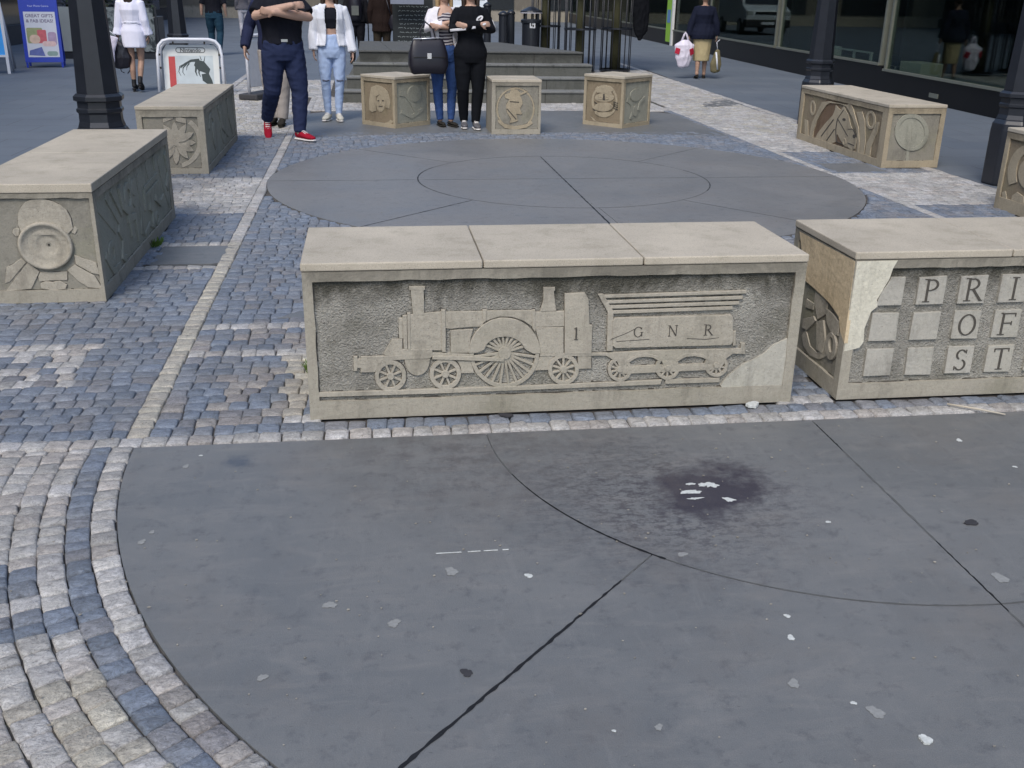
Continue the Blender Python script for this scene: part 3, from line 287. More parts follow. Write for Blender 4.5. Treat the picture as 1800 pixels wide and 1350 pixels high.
REL['L1R']=[(7,[[(0.133,0.521),(0.463,0.321),(0.437,0.279),(0.107,0.479)]]),(9,[[(0.314,0.548),(0.564,0.348),(0.536,0.312),(0.286,0.512)]]),(11,[[(0.43,0.551),(0.63,0.371),(0.61,0.349),(0.41,0.529)]]),(13,[[(0.644,0.528),(0.678,0.417),(0.82,0.345),(0.845,0.183),(0.795,0.177),(0.78,0.315),(0.642,0.383),(0.596,0.512)]]),(7,[[(0.977,0.518),(0.929,0.428),(1.017,0.375),(0.983,0.325),(0.871,0.412),(0.923,0.542)]]),(9,[[(0.164,0.235),(0.288,0.118),(0.451,0.11),(0.449,0.07),(0.272,0.082),(0.136,0.205)]]),(11,[[(0.518,0.318),(0.605,0.223),(0.545,0.124),(0.609,0.113),(0.591,0.067),(0.495,0.116),(0.555,0.217),(0.482,0.282)]]),(13,[[(0.752,0.322),(0.964,0.298),(1.002,0.124),(0.958,0.116),(0.936,0.262),(0.748,0.278)]]),(7,[[(1.185,0.505),(1.215,0.297),(1.153,0.109),(1.087,0.131),(1.145,0.303),(1.115,0.495)]]),(9,[[(1.299,0.395),(1.749,0.415),(1.751,0.385),(1.301,0.365)]]),(11,[[(1.3,0.345),(1.75,0.36),(1.75,0.33),(1.3,0.315)]]),(13,[[(1.295,0.378),(1.275,0.248),(1.245,0.252),(1.265,0.382)]]),(7,[[(1.486,0.558),(1.536,0.458),(1.464,0.422),(1.414,0.522)]]),(9,[[(1.729,0.546),(1.749,0.457),(1.691,0.444),(1.671,0.533)]]),(11,[[(1.411,0.272),(1.524,0.208),(1.472,0.089),(1.428,0.111),(1.476,0.192),(1.389,0.228)]]),(13,[[(1.609,0.288),(1.753,0.22),(1.897,0.24),(1.903,0.2),(1.747,0.18),(1.591,0.252)]]),(7,[[(1.877,0.513),(1.975,0.317),(2.123,0.139),(2.077,0.101),(1.925,0.283),(1.823,0.487)]]),(9,[[(1.196,0.115),(1.351,0.155),(1.505,0.104),(1.495,0.076),(1.349,0.125),(1.204,0.086)]]),(11,[[(2.128,0.509),(2.179,0.344),(2.071,0.229),(2.029,0.271),(2.121,0.356),(2.071,0.49)]]),(8,[[(0.39,0.2),(0.388,0.184),(0.381,0.17),(0.37,0.156),(0.356,0.145),(0.339,0.137),(0.32,0.132),(0.3,0.13),(0.28,0.132),(0.261,0.137),(0.244,0.145),(0.23,0.156),(0.219,0.17),(0.212,0.184),(0.21,0.2),(0.212,0.216),(0.219,0.23),(0.23,0.244),(0.244,0.255),(0.261,0.263),(0.28,0.268),(0.3,0.27),(0.32,0.268),(0.339,0.263),(0.356,0.255),(0.37,0.244),(0.381,0.23),(0.388,0.216)],[(0.345,0.2),(0.344,0.192),(0.341,0.185),(0.335,0.178),(0.328,0.173),(0.32,0.169),(0.31,0.166),(0.3,0.165),(0.29,0.166),(0.281,0.169),(0.272,0.173),(0.265,0.178),(0.26,0.185),(0.256,0.192),(0.255,0.2),(0.256,0.208),(0.26,0.215),(0.265,0.222),(0.272,0.227),(0.281,0.232),(0.29,0.234),(0.3,0.235),(0.31,0.234),(0.32,0.232),(0.328,0.227),(0.335,0.222),(0.341,0.215),(0.344,0.208)]]),(10,[[(1.07,0.45),(1.065,0.431),(1.05,0.415),(1.027,0.404),(1.0,0.4),(0.973,0.404),(0.951,0.415),(0.935,0.431),(0.93,0.45),(0.935,0.469),(0.951,0.485),(0.973,0.496),(1.0,0.5),(1.027,0.496),(1.05,0.485),(1.065,0.469)]]),(12,[[(0.92,0.42),(0.917,0.4),(0.91,0.381),(0.898,0.364),(0.882,0.35),(0.863,0.339),(0.842,0.332),(0.82,0.33),(0.798,0.332),(0.777,0.339),(0.758,0.35),(0.742,0.364),(0.73,0.381),(0.723,0.4),(0.72,0.42),(0.723,0.44),(0.73,0.459),(0.742,0.476),(0.758,0.49),(0.777,0.501),(0.798,0.508),(0.82,0.51),(0.842,0.508),(0.863,0.501),(0.882,0.49),(0.898,0.476),(0.91,0.459),(0.917,0.44)],[(0.88,0.42),(0.878,0.408),(0.874,0.396),(0.867,0.386),(0.857,0.377),(0.846,0.37),(0.833,0.366),(0.82,0.365),(0.807,0.366),(0.794,0.37),(0.783,0.377),(0.773,0.386),(0.766,0.396),(0.761,0.408),(0.76,0.42),(0.761,0.432),(0.766,0.444),(0.773,0.454),(0.783,0.463),(0.794,0.47),(0.807,0.474),(0.82,0.475),(0.833,0.474),(0.846,0.47),(0.857,0.463),(0.867,0.454),(0.874,0.444),(0.878,0.432)]]),(9,[[(1.69,0.12),(1.688,0.109),(1.683,0.098),(1.675,0.089),(1.664,0.081),(1.65,0.075),(1.636,0.071),(1.62,0.07),(1.604,0.071),(1.59,0.075),(1.576,0.081),(1.565,0.089),(1.557,0.098),(1.552,0.109),(1.55,0.12),(1.552,0.131),(1.557,0.142),(1.565,0.151),(1.576,0.159),(1.59,0.165),(1.604,0.169),(1.62,0.17),(1.636,0.169),(1.65,0.165),(1.664,0.159),(1.675,0.151),(1.683,0.142),(1.688,0.131)],[(1.655,0.12),(1.654,0.114),(1.651,0.109),(1.647,0.104),(1.642,0.101),(1.635,0.098),(1.628,0.096),(1.62,0.095),(1.612,0.096),(1.605,0.098),(1.598,0.101),(1.593,0.104),(1.589,0.109),(1.586,0.114),(1.585,0.12),(1.586,0.126),(1.589,0.131),(1.593,0.136),(1.598,0.14),(1.605,0.142),(1.612,0.144),(1.62,0.145),(1.628,0.144),(1.635,0.142),(1.642,0.14),(1.647,0.136),(1.651,0.131),(1.654,0.126)]])]
REL['L2F']=[(8,[[(0.332,0.299),(0.352,0.352),(0.359,0.396),(0.349,0.438),(0.33,0.47),(0.31,0.434),(0.299,0.391),(0.304,0.348),(0.323,0.298)]]),(10,[[(0.339,0.294),(0.384,0.332),(0.413,0.368),(0.429,0.412),(0.432,0.452),(0.397,0.43),(0.364,0.397),(0.344,0.355),(0.331,0.299)]]),(12,[[(0.342,0.287),(0.395,0.295),(0.435,0.31),(0.468,0.34),(0.49,0.374),(0.452,0.374),(0.41,0.363),(0.375,0.337),(0.338,0.295)]]),(8,[[(0.341,0.279),(0.388,0.259),(0.428,0.253),(0.47,0.264),(0.505,0.283),(0.474,0.303),(0.434,0.314),(0.393,0.308),(0.342,0.288)]]),(10,[[(0.337,0.274),(0.369,0.234),(0.402,0.211),(0.443,0.203),(0.481,0.207),(0.463,0.239),(0.432,0.266),(0.394,0.279),(0.342,0.282)]]),(12,[[(0.331,0.27),(0.34,0.218),(0.357,0.181),(0.388,0.154),(0.423,0.14),(0.421,0.179),(0.408,0.219),(0.381,0.248),(0.338,0.275)]]),(8,[[(0.321,0.269),(0.298,0.214),(0.289,0.169),(0.296,0.123),(0.314,0.087),(0.336,0.124),(0.349,0.171),(0.346,0.216),(0.33,0.27)]]),(10,[[(0.315,0.274),(0.271,0.242),(0.243,0.211),(0.228,0.171),(0.226,0.133),(0.26,0.151),(0.292,0.18),(0.31,0.218),(0.322,0.269)]]),(12,[[(0.312,0.282),(0.269,0.283),(0.237,0.275),(0.209,0.252),(0.191,0.223),(0.222,0.216),(0.256,0.22),(0.285,0.239),(0.315,0.274)]]),(8,[[(0.324,0.298),(0.315,0.354),(0.298,0.394),(0.268,0.425),(0.234,0.443),(0.234,0.403),(0.246,0.36),(0.273,0.326),(0.316,0.293)]]),(10,[[(0.316,0.293),(0.29,0.325),(0.264,0.342),(0.23,0.343),(0.199,0.334),(0.213,0.306),(0.237,0.285),(0.269,0.28),(0.312,0.285)]]),(12,[[(0.355,0.284),(0.354,0.296),(0.347,0.306),(0.336,0.312),(0.323,0.312),(0.311,0.307),(0.302,0.297),(0.298,0.284),(0.3,0.272),(0.307,0.261),(0.318,0.256),(0.33,0.256),(0.342,0.261),(0.351,0.271)]]),(6,[[(0.365,0.058),(0.387,0.065),(0.409,0.074),(0.43,0.085),(0.45,0.098),(0.468,0.112),(0.486,0.128),(0.502,0.145),(0.516,0.164),(0.529,0.184),(0.54,0.205),(0.549,0.227),(0.556,0.249),(0.561,0.271),(0.564,0.294),(0.564,0.317),(0.563,0.339),(0.559,0.361),(0.554,0.382),(0.546,0.402),(0.537,0.421),(0.525,0.44),(0.512,0.456),(0.498,0.472),(0.481,0.485),(0.454,0.456),(0.467,0.444),(0.479,0.431),(0.49,0.417),(0.499,0.402),(0.507,0.385),(0.513,0.368),(0.517,0.35),(0.52,0.332),(0.521,0.313),(0.521,0.294),(0.518,0.274),(0.514,0.255),(0.508,0.236),(0.501,0.218),(0.492,0.201),(0.481,0.184),(0.469,0.168),(0.456,0.153),(0.442,0.139),(0.427,0.127),(0.41,0.116),(0.393,0.107),(0.376,0.1),(0.358,0.094)]]),(6,[[(0.232,0.499),(0.324,0.535),(0.324,0.499),(0.232,0.464)]]),(9,[[(0.351,0.521),(0.434,0.499),(0.437,0.456),(0.347,0.478)]])]
REL['L2R']=[(9,[[(0.312,0.368),(0.323,0.394),(0.338,0.417),(0.355,0.438),(0.375,0.456),(0.398,0.472),(0.422,0.484),(0.448,0.493),(0.475,0.498),(0.502,0.5),(0.53,0.498),(0.557,0.492),(0.582,0.482),(0.606,0.469),(0.629,0.453),(0.648,0.434),(0.665,0.413),(0.679,0.389),(0.69,0.364),(0.697,0.337),(0.7,0.31),(0.699,0.283),(0.695,0.256),(0.687,0.229),(0.676,0.204),(0.661,0.181),(0.643,0.16),(0.623,0.142),(0.6,0.127),(0.575,0.17),(0.592,0.182),(0.607,0.195),(0.621,0.211),(0.632,0.228),(0.64,0.247),(0.646,0.267),(0.649,0.287),(0.65,0.307),(0.647,0.328),(0.642,0.348),(0.634,0.367),(0.624,0.385),(0.611,0.401),(0.596,0.415),(0.58,0.427),(0.562,0.437),(0.542,0.444),(0.522,0.448),(0.502,0.45),(0.481,0.449),(0.461,0.445),(0.442,0.438),(0.423,0.429),(0.406,0.417),(0.391,0.403),(0.378,0.388),(0.367,0.37),(0.359,0.351)]]),(11,[[(0.7,0.28),(0.698,0.253),(0.69,0.228),(0.678,0.205),(0.662,0.186),(0.643,0.172),(0.622,0.163),(0.6,0.16),(0.578,0.163),(0.557,0.172),(0.538,0.186),(0.522,0.205),(0.51,0.228),(0.502,0.253),(0.5,0.28),(0.502,0.307),(0.51,0.332),(0.522,0.355),(0.538,0.374),(0.557,0.388),(0.578,0.397),(0.6,0.4),(0.622,0.397),(0.643,0.388),(0.662,0.374),(0.678,0.355),(0.69,0.332),(0.698,0.307)]]),(8,[[(1.507,0.232),(1.493,0.204),(1.475,0.179),(1.454,0.157),(1.428,0.138),(1.4,0.122),(1.37,0.11),(1.338,0.103),(1.306,0.1),(1.273,0.102),(1.24,0.107),(1.21,0.118),(1.181,0.132),(1.154,0.15),(1.131,0.171),(1.112,0.196),(1.097,0.222),(1.087,0.251),(1.081,0.28),(1.08,0.31),(1.084,0.34),(1.093,0.368),(1.107,0.396),(1.125,0.421),(1.146,0.443),(1.172,0.462),(1.2,0.478),(1.23,0.49),(1.262,0.497),(1.272,0.448),(1.249,0.442),(1.227,0.433),(1.207,0.422),(1.188,0.407),(1.173,0.391),(1.159,0.372),(1.15,0.351),(1.143,0.33),(1.14,0.307),(1.141,0.285),(1.145,0.263),(1.153,0.242),(1.163,0.222),(1.177,0.204),(1.194,0.188),(1.213,0.174),(1.234,0.163),(1.257,0.156),(1.28,0.151),(1.304,0.15),(1.328,0.152),(1.351,0.158),(1.373,0.167),(1.393,0.178),(1.412,0.193),(1.427,0.209),(1.44,0.228),(1.45,0.249)]]),(10,[[(1.02,0.515),(1.163,0.322),(1.608,0.174),(1.592,0.126),(1.137,0.278),(0.98,0.485)]]),(9,[[(1.727,0.513),(1.823,0.319),(2.02,0.142),(1.98,0.098),(1.776,0.281),(1.673,0.487)]])]
REL['HL']=[(12,[[(0.602,0.49),(0.786,0.519),(1.263,0.525),(1.291,0.575),(1.4,0.502),(1.493,0.41),(1.582,0.329),(1.647,0.189),(1.67,0.061),(1.634,0.06),(1.61,0.183),(1.543,0.305),(1.431,0.403),(1.312,0.474),(1.223,0.511),(1.086,0.521),(0.814,0.505),(0.728,0.473),(0.612,0.377),(0.521,0.266),(0.469,0.148),(0.462,0.044),(0.372,0.042),(0.376,0.115),(0.402,0.241),(0.513,0.376)]]),(9,[[(0.967,0.499),(1.033,0.472),(1.106,0.456),(1.173,0.515),(1.219,0.468),(1.291,0.434),(1.34,0.383),(1.395,0.324),(1.444,0.292),(1.513,0.264),(1.568,0.224),(1.581,0.161),(1.564,0.102),(1.491,0.072),(1.396,0.096),(1.308,0.093),(1.205,0.137),(1.094,0.199),(1.07,0.167),(1.076,0.109),(0.993,0.076),(0.86,0.044),(0.517,0.047),(0.584,0.142),(0.744,0.263),(0.922,0.382),(0.961,0.445)]]),(14,[[(1.173,0.47),(1.048,0.358),(1.355,0.203),(1.369,0.209),(1.065,0.361),(1.188,0.468)]]),(14,[[(1.046,0.359),(1.036,0.241),(1.09,0.109),(1.303,0.098),(1.308,0.107),(1.106,0.115),(1.057,0.243),(1.066,0.36)]]),(13,[[(1.257,0.373),(1.25,0.38),(1.234,0.384),(1.214,0.383),(1.195,0.379),(1.183,0.372),(1.18,0.364),(1.187,0.357),(1.203,0.354),(1.223,0.354),(1.242,0.358),(1.254,0.365)]]),(14,[[(1.341,0.275),(1.46,0.291),(1.564,0.222),(1.58,0.228),(1.47,0.299),(1.338,0.283)]]),(12,[[(1.545,0.231),(1.537,0.24),(1.523,0.245),(1.506,0.246),(1.49,0.241),(1.48,0.232),(1.479,0.222),(1.486,0.212),(1.501,0.207),(1.518,0.206),(1.534,0.211),(1.544,0.22)]]),(12,[[(1.337,0.145),(1.333,0.153),(1.328,0.161),(1.32,0.167),(1.312,0.172),(1.302,0.175),(1.292,0.177),(1.283,0.176),(1.273,0.174),(1.265,0.17),(1.258,0.165),(1.253,0.158),(1.25,0.15),(1.25,0.142),(1.251,0.134),(1.255,0.125),(1.26,0.118),(1.268,0.112),(1.276,0.107),(1.286,0.104),(1.296,0.102),(1.306,0.103),(1.315,0.105),(1.323,0.109),(1.33,0.114),(1.335,0.121),(1.337,0.129),(1.338,0.137)],[(1.315,0.142),(1.313,0.147),(1.31,0.152),(1.306,0.155),(1.302,0.159),(1.297,0.161),(1.292,0.162),(1.287,0.162),(1.283,0.16),(1.279,0.158),(1.275,0.155),(1.273,0.151),(1.272,0.146),(1.272,0.141),(1.273,0.137),(1.275,0.132),(1.278,0.127),(1.282,0.123),(1.286,0.12),(1.291,0.118),(1.296,0.117),(1.301,0.117),(1.306,0.119),(1.31,0.121),(1.313,0.124),(1.315,0.128),(1.316,0.133),(1.316,0.137)]]),(13,[[(1.381,0.133),(1.535,0.127),(1.54,0.135),(1.386,0.142)]]),(12,[[(0.702,0.115),(0.969,0.336),(0.949,0.34),(0.681,0.118)]]),(12,[[(0.857,0.086),(1.023,0.236),(1.003,0.239),(0.836,0.089)]]),(8,[[(1.494,0.475),(1.613,0.498),(1.705,0.399),(1.776,0.206),(1.781,0.059),(1.667,0.056),(1.657,0.19),(1.597,0.349)]]),(8,[[(1.931,0.449),(1.922,0.468),(1.908,0.486),(1.89,0.502),(1.869,0.515),(1.845,0.523),(1.821,0.527),(1.797,0.527),(1.774,0.522),(1.753,0.513),(1.736,0.5),(1.724,0.483),(1.716,0.465),(1.714,0.444),(1.718,0.423),(1.727,0.403),(1.741,0.385),(1.76,0.369),(1.781,0.356),(1.805,0.348),(1.83,0.344),(1.854,0.345),(1.877,0.35),(1.897,0.359),(1.914,0.373),(1.926,0.389),(1.933,0.408),(1.934,0.428)],[(1.887,0.443),(1.881,0.458),(1.872,0.471),(1.861,0.482),(1.848,0.491),(1.834,0.498),(1.819,0.501),(1.805,0.501),(1.792,0.498),(1.78,0.492),(1.771,0.482),(1.764,0.471),(1.76,0.458),(1.76,0.443),(1.763,0.429),(1.769,0.414),(1.778,0.401),(1.79,0.389),(1.803,0.38),(1.817,0.374),(1.832,0.371),(1.846,0.371),(1.859,0.374),(1.871,0.381),(1.88,0.39),(1.886,0.401),(1.89,0.414),(1.89,0.429)]]),(9,[[(2.031,0.438),(1.994,0.309),(1.919,0.172),(1.919,0.044),(1.816,0.046),(1.811,0.193),(1.908,0.333),(1.956,0.429)]]),(7,[[(0.428,0.407),(0.421,0.425),(0.41,0.442),(0.396,0.457),(0.381,0.469),(0.363,0.477),(0.346,0.482),(0.329,0.482),(0.313,0.479),(0.299,0.471),(0.288,0.459),(0.28,0.445),(0.276,0.428),(0.276,0.41),(0.28,0.391),(0.287,0.372),(0.298,0.355),(0.312,0.34),(0.328,0.328),(0.345,0.32),(0.362,0.316),(0.38,0.315),(0.395,0.319),(0.409,0.327),(0.42,0.339),(0.428,0.353),(0.432,0.37),(0.432,0.388)],[(0.389,0.403),(0.384,0.416),(0.378,0.428),(0.37,0.439),(0.362,0.447),(0.353,0.454),(0.344,0.457),(0.336,0.458),(0.329,0.456),(0.323,0.451),(0.319,0.443),(0.316,0.433),(0.315,0.421),(0.316,0.408),(0.319,0.395),(0.324,0.382),(0.331,0.37),(0.338,0.359),(0.347,0.35),(0.355,0.344),(0.364,0.341),(0.372,0.34),(0.379,0.342),(0.385,0.347),(0.39,0.355),(0.392,0.365),(0.393,0.377),(0.392,0.39)]]),(7,[[(0.167,0.244),(0.259,0.245),(0.338,0.027),(0.233,0.023)]])]
REL['HF']=[(11,[[(0.465,0.357),(0.457,0.389),(0.443,0.421),(0.424,0.45),(0.401,0.476),(0.375,0.499),(0.346,0.517),(0.315,0.53),(0.283,0.539),(0.251,0.541),(0.22,0.539),(0.191,0.53),(0.164,0.517),(0.142,0.499),(0.123,0.476),(0.109,0.45),(0.101,0.421),(0.098,0.39),(0.1,0.358),(0.108,0.326),(0.121,0.294),(0.14,0.265),(0.162,0.238),(0.189,0.215),(0.218,0.197),(0.249,0.183),(0.282,0.174),(0.314,0.171),(0.345,0.174),(0.375,0.182),(0.402,0.196),(0.425,0.214),(0.443,0.237),(0.457,0.264),(0.465,0.294),(0.468,0.325)],[(0.422,0.353),(0.416,0.379),(0.405,0.404),(0.39,0.428),(0.372,0.449),(0.351,0.468),(0.328,0.482),(0.303,0.493),(0.278,0.5),(0.253,0.502),(0.228,0.5),(0.205,0.493),(0.184,0.482),(0.167,0.468),(0.152,0.449),(0.141,0.428),(0.135,0.404),(0.132,0.379),(0.134,0.353),(0.141,0.327),(0.151,0.302),(0.166,0.278),(0.184,0.257),(0.205,0.238),(0.228,0.223),(0.253,0.212),(0.278,0.205),(0.304,0.202),(0.329,0.204),(0.352,0.211),(0.373,0.222),(0.391,0.237),(0.406,0.256),(0.416,0.278),(0.423,0.301),(0.425,0.327)]]),(7,[[(0.259,0.185),(0.288,0.184),(0.298,0.063),(0.27,0.059)]]),(6,[[(0.424,0.353),(0.416,0.384),(0.401,0.415),(0.381,0.442),(0.356,0.465),(0.328,0.484),(0.298,0.497),(0.268,0.503),(0.237,0.503),(0.209,0.497),(0.183,0.484),(0.162,0.465),(0.145,0.442),(0.135,0.415),(0.13,0.385),(0.132,0.353),(0.141,0.322),(0.155,0.292),(0.175,0.264),(0.2,0.24),(0.227,0.221),(0.258,0.208),(0.289,0.201),(0.319,0.201),(0.348,0.208),(0.374,0.221),(0.396,0.239),(0.412,0.263),(0.423,0.291),(0.427,0.321)]]),(9,[[(0.27,0.441),(0.294,0.274),(0.299,0.273),(0.276,0.441)]])]
REL['RL']=[(9,[[(0.288,0.561),(0.264,0.554),(0.24,0.546),(0.217,0.536),(0.196,0.524),(0.176,0.511),(0.157,0.496),(0.141,0.479),(0.127,0.462),(0.115,0.443),(0.105,0.423),(0.097,0.403),(0.092,0.382),(0.09,0.36),(0.09,0.338),(0.093,0.316),(0.098,0.295),(0.106,0.274),(0.117,0.253),(0.129,0.233),(0.144,0.214),(0.239,0.252),(0.229,0.267),(0.22,0.281),(0.213,0.296),(0.207,0.312),(0.203,0.328),(0.201,0.344),(0.2,0.36),(0.2,0.376),(0.202,0.391),(0.206,0.406),(0.212,0.42),(0.218,0.434),(0.227,0.447),(0.236,0.458),(0.247,0.469),(0.259,0.479),(0.272,0.487),(0.286,0.494),(0.301,0.5),(0.317,0.505)]]),(12,[[(0.316,0.44),(0.296,0.435),(0.278,0.426),(0.263,0.413),(0.252,0.397),(0.244,0.379),(0.241,0.358),(0.241,0.337),(0.246,0.316),(0.255,0.295),(0.268,0.276),(0.284,0.259),(0.303,0.245),(0.323,0.234),(0.344,0.228),(0.366,0.225),(0.387,0.227)]]),(10,[[(0.269,0.176),(0.363,0.156),(0.394,0.086),(0.216,0.089),(0.216,0.138)]]),(8,[[(0.066,0.138),(0.111,0.156),(0.148,0.095),(0.09,0.093)]]),(9,[[(0.78,0.3),(0.777,0.267),(0.767,0.235),(0.752,0.206),(0.731,0.183),(0.706,0.165),(0.679,0.154),(0.65,0.15),(0.621,0.154),(0.594,0.165),(0.569,0.183),(0.548,0.206),(0.533,0.235),(0.523,0.267),(0.52,0.3),(0.523,0.333),(0.533,0.365),(0.548,0.394),(0.569,0.417),(0.594,0.435),(0.621,0.446),(0.65,0.45),(0.679,0.446),(0.706,0.435),(0.731,0.417),(0.752,0.394),(0.767,0.365),(0.777,0.333)],[(0.73,0.3),(0.728,0.278),(0.722,0.257),(0.713,0.238),(0.7,0.222),(0.685,0.21),(0.668,0.203),(0.65,0.2),(0.632,0.203),(0.615,0.21),(0.6,0.222),(0.588,0.238),(0.578,0.257),(0.572,0.278),(0.57,0.3),(0.572,0.322),(0.578,0.343),(0.588,0.362),(0.6,0.378),(0.615,0.39),(0.632,0.398),(0.65,0.4),(0.668,0.398),(0.685,0.39),(0.7,0.378),(0.713,0.362),(0.722,0.343),(0.728,0.322)]]),(10,[[(0.927,0.513),(1.021,0.322),(1.315,0.146),(1.285,0.094),(0.979,0.278),(0.873,0.487)]])]
REL['PL']=[(8,[[(0.277,0.398),(0.341,0.404),(0.408,0.374),(0.409,0.324),(0.336,0.276),(0.281,0.336)]]),(9,[[(0.402,0.347),(0.473,0.344),(0.54,0.328),(0.551,0.27),(0.485,0.261),(0.432,0.294)]]),(8,[[(0.198,0.33),(0.282,0.33),(0.276,0.302),(0.195,0.29)]]),(9,[[(0.189,0.229),(0.292,0.275),(0.318,0.263),(0.24,0.192),(0.193,0.19)]]),(7,[[(0.19,0.149),(0.226,0.188),(0.29,0.13),(0.367,0.124),(0.455,0.174),(0.476,0.15),(0.403,0.106),(0.302,0.088),(0.226,0.108)]]),(11,[[(0.555,0.222),(0.55,0.234),(0.542,0.245),(0.533,0.254),(0.522,0.26),(0.511,0.263),(0.499,0.264),(0.487,0.262),(0.476,0.256),(0.467,0.249),(0.459,0.238),(0.454,0.227),(0.451,0.214),(0.451,0.2),(0.454,0.187),(0.459,0.175),(0.467,0.164),(0.476,0.155),(0.487,0.149),(0.499,0.145),(0.511,0.145),(0.522,0.148),(0.533,0.153),(0.542,0.161),(0.55,0.172),(0.555,0.183),(0.557,0.196),(0.557,0.209)],[(0.529,0.22),(0.527,0.227),(0.523,0.234),(0.518,0.239),(0.513,0.243),(0.507,0.246),(0.502,0.247),(0.496,0.246),(0.492,0.243),(0.487,0.239),(0.484,0.234),(0.482,0.227),(0.482,0.22),(0.482,0.212),(0.484,0.204),(0.487,0.196),(0.491,0.19),(0.496,0.184),(0.501,0.18),(0.506,0.177),(0.512,0.177),(0.517,0.178),(0.522,0.18),(0.526,0.184),(0.529,0.19),(0.531,0.197),(0.532,0.204),(0.531,0.212)]]),(10,[[(0.333,0.262),(0.398,0.289),(0.448,0.198),(0.427,0.146),(0.369,0.144)]])]
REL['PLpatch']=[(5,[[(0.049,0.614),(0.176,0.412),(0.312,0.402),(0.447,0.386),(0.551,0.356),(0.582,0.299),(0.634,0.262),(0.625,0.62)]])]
REL['PFpatch']=[(4,[[(0.006,0.621),(0.185,0.622),(0.169,0.587),(0.162,0.547),(0.139,0.496),(0.119,0.452),(0.126,0.422),(0.101,0.401),(0.082,0.326),(0.087,0.265),(0.072,0.239),(0.005,0.225)]])]
REL['C1F']=[(9,[[(0.281,0.504),(0.378,0.491),(0.472,0.447),(0.507,0.387),(0.523,0.312),(0.511,0.234),(0.444,0.241),(0.417,0.303),(0.401,0.372),(0.334,0.393),(0.264,0.362),(0.256,0.187),(0.185,0.165),(0.137,0.191),(0.139,0.314),(0.157,0.374),(0.181,0.465)]]),(7,[[(0.431,0.292),(0.43,0.315),(0.425,0.337),(0.416,0.356),(0.404,0.372),(0.389,0.383),(0.372,0.39),(0.354,0.391),(0.335,0.387),(0.317,0.378),(0.301,0.364),(0.287,0.346),(0.276,0.326),(0.269,0.303),(0.265,0.279),(0.266,0.255),(0.271,0.233),(0.28,0.213),(0.293,0.198),(0.308,0.186),(0.325,0.18),(0.344,0.178),(0.362,0.183),(0.38,0.192),(0.397,0.206),(0.41,0.224),(0.421,0.245),(0.428,0.268)]]),(11,[[(0.34,0.336),(0.343,0.278),(0.364,0.28),(0.362,0.338)]]),(12,[[(0.317,0.243),(0.386,0.248),(0.386,0.257),(0.318,0.252)]]),(12,[[(0.327,0.316),(0.324,0.32),(0.316,0.322),(0.306,0.321),(0.298,0.318),(0.295,0.313),(0.298,0.309),(0.306,0.307),(0.316,0.307),(0.324,0.311)]]),(12,[[(0.409,0.322),(0.407,0.326),(0.399,0.329),(0.39,0.328),(0.382,0.324),(0.378,0.32),(0.381,0.315),(0.389,0.313),(0.398,0.314),(0.406,0.317)]]),(6,[[(0.056,0.038),(0.07,0.025),(0.09,0.013),(0.114,0.003),(0.141,-0.006),(0.172,-0.012),(0.205,-0.017),(0.241,-0.018),(0.277,-0.018),(0.315,-0.016),(0.352,-0.011),(0.389,-0.005),(0.424,0.004),(0.458,0.014),(0.488,0.026),(0.516,0.039),(0.54,0.054),(0.559,0.069),(0.575,0.085),(0.512,0.095),(0.5,0.085),(0.486,0.075),(0.468,0.066),(0.447,0.058),(0.424,0.05),(0.399,0.043),(0.373,0.038),(0.345,0.033),(0.317,0.03),(0.289,0.028),(0.261,0.028),(0.235,0.028),(0.21,0.031),(0.187,0.034),(0.166,0.039),(0.148,0.045),(0.134,0.052),(0.123,0.06)]])]
REL['C1R']=[(8,[[(0.106,0.449),(0.215,0.426),(0.323,0.319),(0.425,0.167),(0.375,0.133),(0.277,0.281),(0.185,0.374),(0.094,0.391)]]),(10,[[(0.47,0.4),(0.467,0.378),(0.458,0.357),(0.444,0.338),(0.425,0.322),(0.402,0.31),(0.377,0.302),(0.35,0.3),(0.323,0.302),(0.298,0.31),(0.275,0.322),(0.256,0.338),(0.242,0.357),(0.233,0.378),(0.23,0.4),(0.233,0.422),(0.242,0.443),(0.256,0.462),(0.275,0.478),(0.298,0.49),(0.323,0.497),(0.35,0.5),(0.377,0.497),(0.402,0.49),(0.425,0.478),(0.444,0.462),(0.458,0.443),(0.467,0.422)]]),(8,[[(0.13,0.223),(0.3,0.145),(0.491,0.223),(0.509,0.177),(0.3,0.095),(0.11,0.177)]])]
